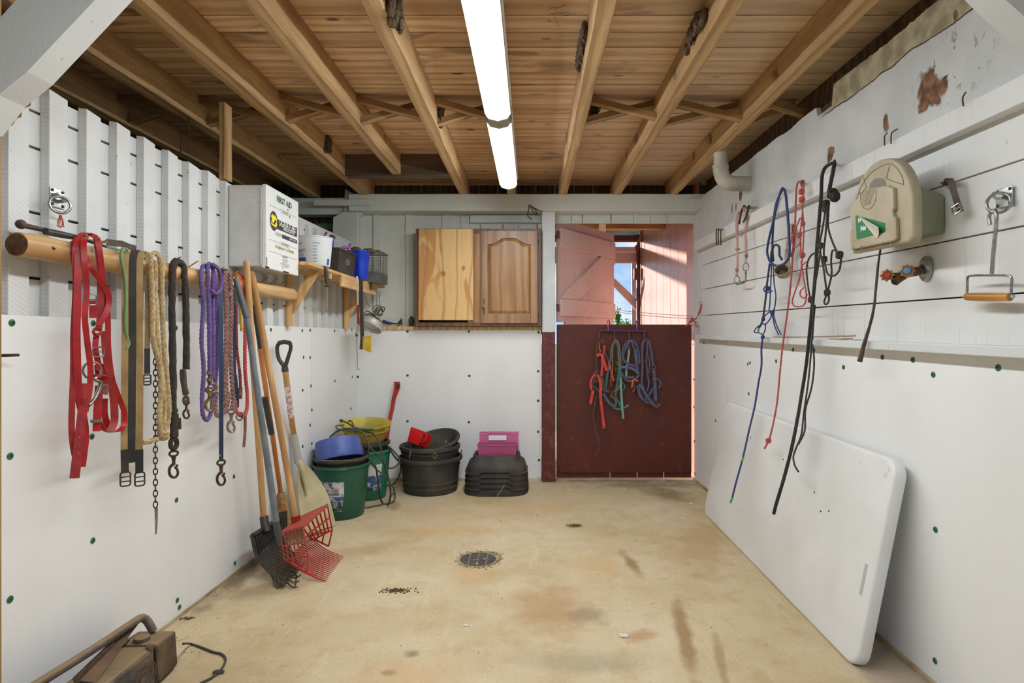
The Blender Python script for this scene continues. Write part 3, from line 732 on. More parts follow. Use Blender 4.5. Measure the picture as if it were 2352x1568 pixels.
mb.add(vs, [[i, i + 1, m_ + i + 1, m_ + i] for i in range(m_ - 1)]); mb.add([(x, y, z + .003) for x, y, z in vs], [[i, m_ + i, m_ + i + 1, i + 1] for i in range(m_ - 1)])
struct(mb.build('trim_3', M_TIN), 'ribbed metal roof over the passage')
tag(MB().rough_bar((-1.6, 6.02, 2.345), (1.35, 6.02, 2.345), 0.10, 0.18, seed=5).build('roof_beam', wood('roof_beam_wood', (226, 170, 104), (190, 126, 68), 'X'), bevel=0.004), 'orange wooden beam under the passage roof', 'beam')
tag(MB().bar((0.72, 5.95, 2.22), (0.66, 5.45, 2.50), 0.07, 0.03).build('roof_strut', mat('bleached_wood', (226, 216, 190)), bevel=0.003), 'pale wooden stick slanting under the passage roof', 'strut')
tag(MB().box(-1.6, 1.36, 7.15, 7.25, HZ + (CV - 553) / F * 7.15, HZ + (CV - 540) / F * 7.15).build('roof_purlin', M_REDDARK, bevel=0.003), 'dark red purlin under the far end of the passage roof', 'beam')
tag(MB().box(-1.6, 1.36, 7.4, 7.48, HZ + (CV - 577) / F * 7.4, HZ + (CV - 567) / F * 7.4).build('cross_beam', M_PINKDOOR, bevel=0.003), 'thin pink cross beam above the wide header of the passage opening', 'beam')
tag(MB().box(-1.6, 1.36, 7.4, 7.48, HZ + (CV - 603) / F * 7.4, HZ + (CV - 579) / F * 7.4).build('cross_beam', M_PINKDOOR, bevel=0.003), 'wide pink header beam across the passage opening against the sky', 'beam')
tag(MB().box(bx(1453, 7.45), bx(1462, 7.45), 7.485, 7.55, -0.1, 2.2).build('passage_post', mat('pale_post', (196, 170, 168)), bevel=0.003), 'pale post at the far end of the passage', 'post')
tag(MB().slab([P(1400, 628, 7.4), P(1466, 690, 7.4), P(1466, 716, 7.4), P(1400, 648, 7.4)], (0, 1, 0), 0.04).build('knee_brace', M_PINKDOOR, bevel=0.003), 'slanting pink brace across the patch of sky', 'brace')
g = thing('downpipe', 'dark red pipe with a junction box at the end of the red board wall', 'pipe', (bx(1466, 7.3), 7.3, -0.1))
MB().tube([(bx(1466, 7.3), 7.3, -0.1), (bx(1466, 7.3), 7.3, 2.42)], 0.024, 12).build('pipe', M_REDDARK, g)
MB().box(bx(1456, 7.25), bx(1470, 7.25), 7.22, 7.30, HZ + (CV - 642) / F * 7.25, HZ + (CV - 616) / F * 7.25).build('junction_box', M_REDDARK, g, bevel=0.006)
mb = MB()
for q in range(4): mb.tube([P(1476 - q, 512, 6.6), P(1470 + 2 * q, 540, 6.9), P(1462 + q, 562, 7.1), P(1456 + 2 * q, 568 + 3 * q, 7.15)], 0.005, 6)
tag(mb.build('cable_bundle', M_REDDARK), 'thin reddish cables hanging under the passage roof by the red wall', 'cable')
mb = MB()
for dv, s in ((0, 0), (6, 1)): mb.tube([P(1405, 711 + dv * .7, 5.75), P(1500, 720 + dv, 5.3), P(1590, 726 + dv, 4.87)], 0.0022, 6)
tag(mb.build('fence_wire', mat('wire_tan', (150, 110, 90), rough=0.5)), 'two thin wires stretched above the closed lower door', 'wire')
# tree outside
g = thing('tree', 'green tree top seen through the open upper door', 'tree', (3.4, 20, -0.13))
mb = MB(); mb.tube([(3.4, 20, -0.13), (3.35, 20, 1.0), (3.3, 20.1, 1.6)], [0.12, 0.08, 0.03], 8); mb.build('trunk', M_RUST, g)
mb = MB()
for i in range(900):
    if i % 4: c = V((3.35 + random.gauss(0, .30), 20 + random.gauss(0, .3), 1.42 + random.gauss(0, .10)))
    else: c = V((2.92 + random.gauss(0, .04), 19.8, 1.72 + random.gauss(0, .13)))
    d = V((random.gauss(0, 1), random.gauss(0, 1), random.gauss(0, 1))).normalized() * .05; e = d.orthogonal().normalized() * .025
    mb.add([c - d, c - e, c + d, c + e], [[0, 1, 2, 3]])
mb.build('foliage', mat('leaves', (150, 190, 60), (96, 150, 40), ns=4, rough=0.6), g, smooth=False)

# ================================================================ right wall
wr = sroot('wall_right', (RX(2.5), 2.5, 0))
def rquad(u0, y0, u1, y1, *zz): pass
def rline(z_far, z_near):   # height of a sloping horizontal line: at y=4.55 and y=1.59
    return lambda y: z_far + (z_near - z_far) * (4.55 - y) / (4.55 - 1.59)
lines = [(lambda y: 1.10), rline(1.328, 1.295), rline(1.53, 1.481), rline(1.719, 1.666), rline(1.93, 1.86)]
def rband(mb, y0, y1, f0, f1, o0, o1):
    return mb.hexa([(RX(y0, o0), y0, f0(y0)), (RX(y1, o0), y1, f0(y1)), (RX(y1, o1), y1, f0(y1)), (RX(y0, o1), y0, f0(y0)), (RX(y0, o0), y0, f1(y0)), (RX(y1, o0), y1, f1(y1)), (RX(y1, o1), y1, f1(y1)), (RX(y0, o1), y0, f1(y0))])
mb = MB()
for f0, f1 in zip(lines, lines[1:]):
    rband(mb, -1.3, 4.66, (lambda y, f=f0: f(y) + 0.0025), (lambda y, f=f1: f(y) - 0.0025), -0.006, -0.03)
mb.build('horizontal_boards', M_WHITER, wr, smooth=False, bevel=0.0015)
rband(MB(), -1.3, 4.8, (lambda y: 0.0), (lambda y: 2.2), -0.031, -0.06).build('board_backing', M_GAP, wr, smooth=False)
rband(MB(), -1.3, 4.66, rline(1.838, 1.804), rline(1.913, 1.880), -0.012, 0.040).build('rail_board', M_WHITER, wr, smooth=False, bevel=0.003)
# painted plywood with torn top edge
mb = MB(); ys_ = []; y = -1.3
pts = []
while y < 4.8:
    if y < 2.66: z = 2.305 + 0.02 * noise.noise(V((y * 2, 0, 0))) + 0.010 * noise.noise(V((y * 45, 3, 0)))
    elif y < 2.80: z = 2.215
    else: z = 2.262 + 0.012 * noise.noise(V((y * 5, 7, 0))) + 0.006 * noise.noise(V((y * 60, 1, 0)))
    pts.append((y, z)); y += 0.012
vs = []
for y, z in pts: vs += [(RX(y, -0.01), y, 1.85), (RX(y, -0.01), y, z), (RX(y, -0.03), y, z), (RX(y, -0.03), y, 1.85)]
fs = []
for i in range(len(pts) - 1):
    for j in range(3): fs.append([i * 4 + j, i * 4 + j + 1, i * 4 + j + 5, i * 4 + j + 4])
mb.add(vs, fs); mb.build('plywood_upper', M_PLASTER, wr, smooth=False)
# dark timbers in the gap above
rband(MB(), -1.3, 4.8, (lambda y: 2.18), (lambda y: 2.43), -0.10, -0.20).build('wall_plate', M_DARKH, wr, smooth=False)
# ledge and plastic sheet
rband(MB(), -1.3, 4.60, rline(1.148, 1.116), rline(1.176, 1.148), -0.006, 0.055).build('ledge', M_WHITEB, wr, smooth=False, bevel=0.004)
mb = MB()
for a, b in ((-1.3, 1.05), (1.053, 4.0), (4.003, 4.775)): rband(mb, a, b, (lambda y: 0.014), rline(1.148, 1.116), -0.004, 0.002)
pr = mb.build('plastic_sheeting', M_PANEL, wr, smooth=False)
rband(MB(), -1.3, 4.775, (lambda y: 0.0), (lambda y: 0.016), -0.02, 0.016).build('bottom_trim', mat('dirty_trim', (190, 176, 140)), wr, smooth=False)
MB().box(1.345, 1.40, 4.5, 4.66, 1.16, 1.90).build('end_cap_board', M_WHITEB, wr, smooth=False, bevel=0.002)
for u, v in ((1641, 819), (1718, 836), (1723, 833), (1783, 829), (1822, 803), (1870, 804), (1938, 843), (2027, 820), (2097, 826), (2144, 860), (2293, 844), (1720, 904), (1644, 966), (1594, 871), (1594, 934), (1595, 1013), (1596, 1087), (2149, 1216), (2148, 1517), (1617, 788), (1592, 790)):
    screw(RP(u, v, 0.002), (-1, 0, 0), pr)
M_NAIL = M_RUST
for pts_ in (((2218, 212, .04), (2211, 225, .055), (2213, 244, .052)), ((2038, 306, .04), (2032, 312, .055), (2032, 334, .05)), ((2062, 296, .04), (2048, 305, .058), (2047, 330, .052))):
    tag(MB().tube(rp(*pts_), 0.0022, 6).build('bent_nail', M_NAIL), 'bent nail on the white rail board ' + {2218: 'below the big brown stain', 2038: 'left of its twin, under the small brown stain', 2062: 'right of its twin, above the hose box'}[pts_[0][0]], 'nail', 'bent nails in the rail board')

# ================================================================ portal braces at both sides near the camera
y0b, y1b = 1.40, 1.47
g = sroot('trim_4', (-1.42, 1.45, 0), 'white diagonal timber brace at the upper left')
def pq(u, v): return P(u, v, y0b)
mb = MB(); a = pq(-60, 290); b = pq(-4, 218); c = pq(62, 165); d = pq(218, 0); e = pq(520, -320); f = pq(330, -360); h = pq(37, 0); i_ = pq(-90, 140)
poly = [a, b, c, d, e, f, h, i_]; k = len(poly)
mb.add(poly + [p + V((0, 0.075, 0)) for p in poly], [list(range(k)), list(range(2 * k - 1, k - 1, -1))] + [[i, (i + 1) % k, (i + 1) % k + k, i + k] for i in range(k)])
mb.build('brace', M_WHITEB, g, smooth=False)
MB().box(-1.56, -1.395, 1.30, 1.548, 0, 2.29).build('post', M_POSTW, g, smooth=False)
MB().ball(P(26, 222, 1.50), (0.035, 0.03, 0.075), Matrix.Rotation(0.45, 3, 'Y'), 14, 0.7, 3).build('splintered_wood', mat('splintered', (150, 100, 46), (96, 60, 26), ns=30, bump=0.6, bs=90, bd=0.004), g)
MB().box(-1.6, 1.5, 1.38, 1.50, 2.295, 2.42).build('tie_beam', M_WHITEB, g, smooth=False)
g = sroot('trim_5', (1.4, 1.45, 0), 'white diagonal timber brace at the upper right corner')
mb = MB(); poly = [pq(2310, 0), pq(2380, 62), pq(2500, 160), pq(2500, 0), pq(2300, -200), pq(2100, -330), pq(1980, -330)]; k = len(poly)
mb.add(poly + [p + V((0, 0.075, 0)) for p in poly], [list(range(k)), list(range(2 * k - 1, k - 1, -1))] + [[i, (i + 1) % k, (i + 1) % k + k, i + k] for i in range(k)])
mb.build('brace', M_WHITEB, g, smooth=False)

# ================================================================ light fixtures
M_LENS = NT('lit_lens'); M_LENS.n.remove(M_LENS.b)
em = M_LENS.n.new('ShaderNodeEmission'); em.inputs[0].default_value = (0.94, 1.0, 1.05, 1); em.inputs[1].default_value = LAMP
M_LENS.link(em.outputs[0], M_LENS.out.inputs[0]); M_LENS = M_LENS.m
M_CAP = mat('fixture_cap', (196, 196, 186), rough=0.4); M_WM = mat('white_metal', (232, 232, 228), rough=0.4)
XF = -0.158
for y0, y1, l in ((2.88, 4.10, 'lit fluorescent ceiling fixture, the farther of the row, above the cabinets'), (1.573, 2.793, 'lit fluorescent ceiling fixture, the nearer long one running out at the top'), (0.266, 1.486, 'unseen fluorescent ceiling fixture added behind the nearest one to brighten the near end')):  # the last one is added out of view to brighten the near end
    g = thing('light_fixture', l, 'ceiling light', (XF, (y0 + y1) / 2, 2.19), 'row of ceiling lights')
    def U(wd, zz): return [(-wd / 2, 2.262), (-wd / 2 + .003, 2.222), (-wd / 2 + .018, 2.201), (0, zz), (wd / 2 - .018, 2.201), (wd / 2 - .003, 2.222), (wd / 2, 2.262)]
    p = U(0.112, 2.196); mb = MB(); mb.add([(XF + a, y0 + .012, z) for a, z in p] + [(XF + a, y1 - .012, z) for a, z in p], [[i, i + 7, i + 8, i + 1] for i in range(6)])
    mb.build('lens', M_LENS, g)
    for ya, yb in ((y0, y0 + .014), (y1 - .014, y1)):
        p = U(0.124, 2.190); mb = MB(); mb.add([(XF + a, ya, z) for a, z in p] + [(XF + a, yb, z) for a, z in p], [list(range(7)), list(range(13, 6, -1))] + [[i, (i + 1) % 7, (i + 1) % 7 + 7, i + 7] for i in range(7)])
        mb.build('end_cap', M_CAP, g, smooth=False)
    MB().box(XF - .066, XF + .066, y0, y1, 2.262, 2.2885).build('housing', M_WM, g, smooth=False, bevel=0.002)
    mb = MB()
    for s in (-1, 1): mb.box(XF + s * .0585 - .002, XF + s * .0585 + .002, y0, y1, 2.222, 2.262)
    mb.build('side_rail', M_CAP, g, smooth=False)
# ================================================================ materials of the tack and tools
M_RED = mat('red_webbing', (178, 20, 22), (146, 14, 17), ns=30, rough=0.45, bump=0.2, bs=300, bd=0.001)
M_REDD = mat('worn_red_webbing', (170, 40, 34), (140, 26, 24), ns=30, rough=0.5, bump=0.2, bs=300, bd=0.001)
M_NICKEL = mat('nickel', (170, 164, 150), (120, 112, 98), ns=60, rough=0.28, metal=0.9)
M_KHAKI = mat('girth_webbing', (170, 140, 92), (146, 116, 72), ns=20, rough=0.8, bump=0.2, bs=200, bd=0.001)
M_BLKW = mat('black_webbing', (42, 40, 36), (62, 56, 44), ns=14, rough=0.75, bump=0.2, bs=200, bd=0.001)
M_LIME = mat('lime_cord', (118, 146, 92), (98, 124, 76), rough=0.5)
M_JUTE = mat('tan_cotton_rope', (196, 172, 128), (160, 134, 92), ns=60, rough=0.95, bump=0.6, bs=220, bd=0.002)
M_BRNR = mat('dark_fuzzy_rope', (66, 60, 48), (44, 38, 34), ns=120, rough=0.95, bump=0.8, bs=260, bd=0.003)
M_PURP = mat('purple_rope', (112, 90, 144), (92, 70, 122), ns=90, rough=0.85, bump=0.4, bs=260, bd=0.002)
M_NAVY = mat('navy_webbing', (38, 54, 86), (30, 42, 70), rough=0.55, bump=0.15, bs=240, bd=0.001)
M_MAUV = mat('mauve_rope', (158, 122, 112), (130, 96, 90), ns=60, rough=0.95, bump=0.5, bs=220, bd=0.002)
M_ORNG = mat('orange_rope', (222, 104, 62), (196, 80, 48), ns=40, rough=0.85)
M_YELR = mat('yellow_rope', (214, 182, 70), (190, 156, 52), ns=40, rough=0.85)
M_PINKR = mat('pink_rope', (196, 86, 82), (164, 70, 70), ns=40, rough=0.85)
M_WINE = mat('wine_rope', (112, 34, 44), (150, 60, 60), ns=50, rough=0.85)
M_BLKP = mat('black_plastic', (44, 43, 42), (62, 58, 52), ns=14, rough=0.45)
M_RUBB = mat('black_rubber', (52, 50, 46), (82, 74, 60), ns=7, rough=0.7, bump=0.15, bs=60, bd=0.003, lo=0.45, hi=0.75)
M_HANDLE = wood('handle_wood', (204, 160, 104), (172, 122, 70), 'Z', rough=0.45, rings=3, grain=40)
M_HANDLO = wood('orange_handle_wood', (204, 134, 70), (172, 100, 46), 'Z', rough=0.4, rings=3, grain=40)
M_GREYM = mat('grey_enamel_tube', (120, 126, 130), (98, 104, 108), ns=10, rough=0.35)
M_REDP = mat('red_plastic', (186, 34, 32), (150, 30, 26), ns=10, rough=0.4)
M_REDPD = mat('dusty_red_plastic', (178, 66, 52), (150, 76, 58), ns=12, rough=0.6)
M_BEIGE = mat('beige_plastic', (196, 186, 150), (170, 158, 120), ns=6, rough=0.45)
M_STRAW = mat('broom_corn', (206, 158, 92), (160, 112, 60), ns=30, st=(1, 1, 0.1), rough=0.8, bump=0.8, bs=60, bd=0.006)
M_GRNB = mat('green_plastic', (30, 92, 68), (26, 76, 56), ns=5, rough=0.38)
M_GRNB2 = mat('lighter_green_plastic', (42, 124, 92), (34, 104, 78), ns=5, rough=0.38)
M_BLUB = mat('blue_plastic', (78, 98, 168), (64, 82, 146), ns=8, rough=0.45, speck=(7, 0.70, (50, 56, 80)))
M_BLUS = mat('bright_blue_plastic', (26, 66, 200), (20, 52, 176), rough=0.3)
M_YELB = mat('yellow_plastic', (200, 178, 64), (160, 138, 56), ns=6, rough=0.5)
M_LIMEP = mat('lime_plastic', (92, 160, 62), rough=0.4)
M_CORD = mat('black_cord', (46, 44, 40), (70, 66, 58), ns=10, rough=0.5)
M_CORDG = mat('dusty_cord', (98, 94, 82), (70, 66, 58), ns=10, rough=0.6)
M_WOODBOX = wood('cabinet_frame_wood', (116, 84, 62), (88, 62, 44), 'Z', rough=0.45)
M_WALNUT = wood('cabinet_door_wood', (166, 128, 92), (136, 98, 66), 'Z', rough=0.4, rings=3)
M_WALIN = wood('cabinet_panel_wood', (170, 126, 76), (136, 94, 54), 'Z', rough=0.4, rings=4)
M_LEATH = mat('old_leather', (88, 70, 56), (58, 46, 38), ns=30, rough=0.6, bump=0.3, bs=120, bd=0.001)
M_WHITEM = mat('white_enamel', (214, 214, 210), (198, 198, 192), ns=8, rough=0.35, speck=(26, 0.72, (150, 120, 90)))
M_WHITEMD = mat('white_enamel_door', (228, 228, 225), rough=0.3, speck=(22, 0.74, (160, 130, 100)))

def unit(a, b): return (V(b) - V(a)).normalized()
def buckle(c, w, h, m, parent, X=(0.35, 0.94, 0), Y=(0, 0, 1), name='buckle', r=0.0022, bars=1):
    mb = MB(); mb.rect(c, w, h, r, X, Y)
    X_, Y_ = V(X).normalized(), V(Y).normalized()
    for k in range(bars): mb.tube([V(c) - X_ * w / 2 + Y_ * (h * (k + 1) / (bars + 1) - h / 2), V(c) + X_ * w / 2 + Y_ * (h * (k + 1) / (bars + 1) - h / 2)], r * .8, 6)
    return mb.build(name, m, parent)
def snap(top, L, m, parent, ax=(0, 0, -1), side=(0.6, 0.8, 0), name='snap_hook', r=0.0032):
    """bolt snap: swivel eye, barrel and hooked end"""
    A, S = V(ax).normalized(), V(side); S = (S - A * S.dot(A)).normalized(); N = A.cross(S); t = V(top); mb = MB()
    mb.rect(t + A * L * .10, L * .26, L * .17, r, S, A, 0.45)
    mb.tube([t + A * L * .17, t + A * L * .25, t + A * L * .30, t + A * L * .50], [r * 2.2, r * 1.9, r * 1.3, r * 1.6], 10)
    mb.tube([t + A * L * .48, t + A * L * .56 - S * L * .10, t + A * L * .75 - S * L * .14, t + A * L * .93 - S * L * .07, t + A * L * .97 + S * L * .05, t + A * L * .85 + S * L * .13, t + A * L * .70 + S * L * .11, t + A * L * .58 + S * L * .04], [r * 1.5, r * 1.3, r * 1.2, r * 1.2, r * 1.2, r * 1.1, r, r * 1.3], 8, step=.006)
    mb.ball(t + A * L * .55 + S * L * .10, r * 1.3, n=6)
    return mb.build(name, m, parent)
def knot(mb, c, R, r, seed=0, n=3):
    c = V(c)
    for k in range(n):
        a = seed * 1.3 + k * 2.1
        mb.ring(c, R, r, (math.cos(a), math.sin(a), 0.7 * math.sin(a * 1.7)), sx=1, sy=.8, n=7, k=14)
    mb.ball(c, R * .42, n=6)
    for k in range(2): mb.ring(V(c) + V((0, 0, (k - .5) * R)), R * .8, r, (.2 * k, .3, 1), n=7, k=14)

# ================================================================ left wall: log rail and what lies and hangs on it
OA = 0.075
l0, l1 = LP(38, 560, 0.062), LP(676, 678, 0.062)
g = thing('log_rail', 'long peeled log fixed along the left board fence as a tack rail', 'rail', l0)
mb = MB(); n_ = 44; pts = [l0.lerp(l1, i / n_) + V((0, 0, 0.004 * noise.noise(V((i * .3, 0, 0))))) for i in range(n_ + 1)]
def rl(t): return (0.0352 + 0.003 * math.sin(t * 9) * .4) * (0.94 if t < .004 else (0.55 if t > .995 else (0.85 if t > .98 else 1)))
mb.tube(pts, rl, 22, raw=True, wob=0.06); o = mb.build('log', M_LOG, g)
A_ = unit(l0, l1)
M = A_.to_track_quat('Z', 'Y').to_matrix().to_4x4(); M.translation = l0 - A_ * 0.0006
MB().lathe([(0.0325, 0), (0.0325, 0.001), (0.030, -0.0006), (0, -0.0008)], M, 22).build('dark_end_face', mat('end_grain', (104, 76, 52), (74, 50, 34), ns=60, rough=0.9, bump=0.6, bs=150, bd=0.002), g)
def onlog(u, du, dz=0): p = LP(u, 0, 0.062); t = (p.y - l0.y) / (l1.y - l0.y); q = l0.lerp(l1, t); return q
for u, v in ((96, 568), (446, 636), (673, 679)):
    q = onlog(u, 0); MB().lathe([(0.0062, 0), (0.0062, 0.0015), (0.0045, 0.0012), (0, 0.0012)], Matrix.Translation(q + V((0.0345 if u < 600 else .02, 0, 0.002))) @ Matrix.Rotation(PI / 2, 4, 'Y'), 12).build('dowel_hole', M_GAP, g)
for u, dz in ((150, .03), (205, .03), (382, .03), (424, .03), (486, .035), (522, .035), (551, .035), (592, .035), (612, .035), (634, .035), (656, .035)):
    q = onlog(u, 0); a = q + V((0.012, 0, 0.030)); MB().tube([a, a + V((0.034, 0.018, 0.030))], 0.0024, 7).build('peg_nail', M_BRASS, g)
# sticks lying on the log
g = thing('riding_crop', 'riding crop with knobbed handle and leather flap, lying along the log', 'crop', LP(48, 515, .05))
mb = MB(); mb.tube([LP(46, 515, .045), LP(52, 516, .045)], [0.010, 0.012], 12); mb.ball(LP(48, 515, .045), 0.0135, n=10); mb.tube(lp((52, 517, .045), (110, 530, .045)), [0.008, 0.0065], 10); mb.build('grip', M_LEATH, g)
MB().tube(lp((110, 530, .045), (180, 547, .045), (245, 556, .045)), [0.005, 0.004], 8).build('shaft', M_KHAKI, g)
MB().strap(lp((245, 556, .045), (270, 559, .045), (280, 560, .045), (292, 565, .045), (312, 571, .045)), 0.022, .003, wd=(0, 0.2, 1)).build('flap', M_LEATH, g)
g = thing('riding_crop', 'thin black crop with green taped tip beneath the knobbed crop on the log', 'crop', LP(112, 534, .07))
mb = MB(); mb.tube(lp((104, 531, .075), (118, 534, .075), (180, 546, .075)), [0.0105, 0.0105, .0085], 12); mb.build('grip', M_BLKP, g)
MB().tube(lp((180, 546, .075), (243, 566, .075)), [0.006, 0.0045], 8).build('shaft', M_BLKP, g)
MB().tube(lp((243, 566, .075), (280, 575, .075)), [0.0042, 0.0035], 8).build('taped_tip', M_LIME, g)
# ring plate with twine
g = thing('tie_ring', 'galvanised tie ring with orange twine on the second batten at left', 'tie ring', LP(132, 470, .0))
c = LP(130, 455, 0.0015); s_ = LP(130, 455, 0)
MB().box(c.x, c.x + .003, c.y - .028, c.y + .028, c.z - .030, c.z + .030).build('plate', M_ZINC, g, smooth=False, bevel=.004)
for a, b in ((-.02, -.022), (.02, -.022), (-.02, .022), (.02, .022)): MB().ball((c.x + .004, c.y + a, c.z + b), (.003, .005, .005), n=6).build('bolt', M_SCREW, g)
MB().tube([c + V((0, -.010, .008)), c + V((.016, -.012, .010)), c + V((.02, 0, .0)), c + V((.016, .012, -.006)), c + V((0, .012, -.008))], .006, 8).build('staple', M_ZINC, g)
MB().ring(LP(138, 470, .028), 0.026, 0.0042, (0.75, -0.65, 0.1), n=10, k=32).build('ring', M_STEEL, g)
mb = MB(); q = LP(139, 497, .035)
for k in range(7):
    a = k * .9; mb.tube([q, q + V((.004 * math.cos(a), .008 * math.sin(a), -.008)), q + V((.010 * math.cos(a + 1), .018 * math.sin(a), -.020 - .003 * k)), q + V((.006 * math.sin(a), .014 * math.cos(a), -.03))], .0011, 5)
mb.ring(q + V((0, 0, -.02)), .013, .0012, (1, -.5, 0), sy=.6); knot(mb, q, .004, .0012)
mb.build('twine', mat('rust_twine', (176, 84, 48)), g)
tag(MB().tube([LP(-14, 817, .0), LP(10, 816, .03), LP(44, 815, .05)], 0.0042, 10).build('iron_pin', M_RUST), 'rusty iron pin sticking out above the white sheet at the left edge', 'pin')

# red bridle and reins
W = 0.0155
g = thing('bridle', 'bright red webbing bridle with reins and bit hanging from the log', 'bridle', LP(205, 540, .1))
def S(name, m, pts, w=W, wd=(0.75, 0.66, 0), t=.0025): return MB().strap(lp(*pts), w, t, wd).build(name, m, g)
S('rein', M_RED, ((184, 650, .11), (172, 610, .11), (168, 570, .11), (180, 545, .10), (200, 535, .09), (220, 545, .09), (226, 570, .11), (230, 640, .12), (243, 690, .12)))
S('rein', M_REDD, ((184, 542, .10), (174, 565, .12), (172, 600, .12), (174, 660, .125), (169, 760, .125), (168, 860, .125), (165, 940, .125), (165, 1000, .125), (173, 1050, .125), (177, 1060, .125)))
S('rein', M_RED, ((190, 545, .10), (182, 560, .12), (180, 600, .13), (178, 680, .135), (176, 760, .135), (178, 850, .135), (182, 920, .135), (192, 960, .135), (196, 1000, .135), (191, 1050, .135), (188, 1072, .135)), w=.019)
S('rein', M_REDD, ((195, 880, .14), (190, 940, .14), (184, 990, .14), (178, 1040, .14), (171, 1098, .14)), w=.024)
S('rein', M_RED, ((198, 541, .10), (192, 556, .13), (194, 600, .145), (199, 660, .145), (195, 730, .145), (201, 790, .145), (208, 850, .145), (205, 900, .145), (196, 945, .145)))
S('cheek_strap', M_RED, ((198, 590, .12), (208, 615, .135), (228, 640, .14), (248, 672, .145), (250, 700, .145), (238, 730, .145), (226, 748, .145)))
S('cheek_strap', M_REDD, ((222, 545, .12), (228, 600, .125), (231, 680, .125), (229, 740, .125), (226, 760, .125)), w=.018)
S('rein', M_RED, ((206, 538, .09), (222, 548, .12), (228, 570, .13), (236, 640, .13), (247, 720, .13), (249, 800, .13), (258, 870, .13), (272, 910, .13), (286, 950, .13), (284, 978, .13), (266, 991, .13), (240, 985, .13), (222, 955, .13), (226, 900, .12)))
S('rein', M_REDD, ((240, 760, .15), (245, 820, .15), (256, 880, .15), (262, 930, .15), (262, 970, .15), (253, 991, .15)), w=.021)
S('rein', M_RED, ((240, 915, .12), (240, 950, .12), (247, 975, .12), (253, 990, .12)), w=.018)
S('cheek_strap', M_RED, ((222, 765, .14), (219, 800, .14), (227, 840, .14), (227, 850, .14)))
S('cheek_strap', M_RED, ((214, 690, .13), (214, 730, .13)), w=.020)
S('noseband', M_RED, ((222, 838, .13), (224, 858, .13), (230, 872, .13)), w=.012)
S('noseband', M_RED, ((238, 835, .13), (240, 852, .13), (230, 872, .13)), w=.014)
S('noseband', M_REDD, ((214, 868, .13), (225, 863, .14), (240, 868, .14), (243, 890, .14), (238, 905, .14)), w=.020)
S('chin_strap', M_RED, ((228, 885, .14), (225, 930, .14), (223, 960, .14), (222, 990, .14)), w=.021)
S('keeper', M_REDD, ((220, 770, .15), (214, 762, .15), (222, 752, .15), (231, 758, .15), (228, 768, .15), (220, 770, .15)), w=.008)
for u, v, w_, h_ in ((212, 688, .02, .032), (226, 808, .028, .030), (236, 893, .026, .026), (222, 966, .028, .006)): buckle(LP(u, v, .148), w_, h_, M_NICKEL, g, X=(.75, .66, 0))
MB().ring(LP(212, 850, .13), .024, .0035, (.8, -.6, 0), sx=1.1).build('bit_ring', M_NICKEL, g)
MB().tube(lp((213, 868, .145), (222, 874, .15), (231, 876, .15), (228, 895, .15), (218, 915, .15), (208, 927, .15), (203, 930, .15)), [.004, .006, .0075, .007, .006, .005, .007], 10).build('bit', M_NICKEL, g)
for u, v in ((196, 913), (185, 970), (184, 987), (182, 1004), (181, 1022), (180, 1040)): MB().ball(LP(u, v, .146), .0018, n=5).build('eyelet', M_NICKEL, g)

tag(MB().tube(lp((292, 573, .10), (281, 572, .115), (278, 590, .12), (286, 630, .125), (290, 690, .125), (288, 740, .125), (292, 775, .125), (296, 790, .125), (291, 800, .125)), .0052, 8).build('green_cord', M_LIME), 'short pale green cord hanging over the log between the red bridle and the girth', 'cord')
# girth
g = thing('girth', 'khaki and black webbing girth with two roller buckles, doubled over the log', 'girth', LP(305, 575, .1))
def GS(name, m, pts, w, t=.004): return MB().strap(lp(*pts), w, t, (0.80, 0.60, 0)).build(name, m, g)
GS('khaki_edge', M_KHAKI, ((300, 585, .06), (292, 578, .09), (288, 600, .115), (287, 760, .12), (286, 900, .12), (285, 1034, .12)), .0195)
GS('khaki_edge', M_KHAKI, ((332, 585, .06), (326, 577, .09), (321, 600, .125), (321, 760, .13), (321, 900, .13), (320, 1034, .13)), .0205)
GS('black_centre', M_BLKW, ((318, 580, .06), (310, 576, .09), (305, 600, .118), (304, 760, .123), (303, 900, .123), (302, 1062, .123)), .0225, .005)
GS('hanging_end', M_KHAKI, ((328, 582, .05), (336, 580, .08), (340, 600, .10), (339, 700, .10), (338, 803, .10)), .017)
GS('end_tab', M_BLKW, ((338, 800, .102), (338, 858, .102)), .018, .006)
GS('end_tab', M_BLKW, ((286, 1032, .122), (287, 1084, .122)), .022, .007)
GS('end_tab', M_BLKW, ((320, 1032, .132), (320, 1084, .132)), .023, .007)
for u, v, o_, w_, h_ in ((288, 1100, .122, .028, .046), (321, 1100, .132, .028, .046), (338, 872, .102, .022, .036)):
    b_ = buckle(LP(u, v, o_), w_, h_, M_RUST, g, X=(.8, .6, 0), r=.0026, bars=2)
    p = LP(u, v, o_); MB().bar(p + V((0, 0, h_ / 2)), p + V((0, 0, -h_ / 2)), .004, .003).build('tongue', M_RUST, g)
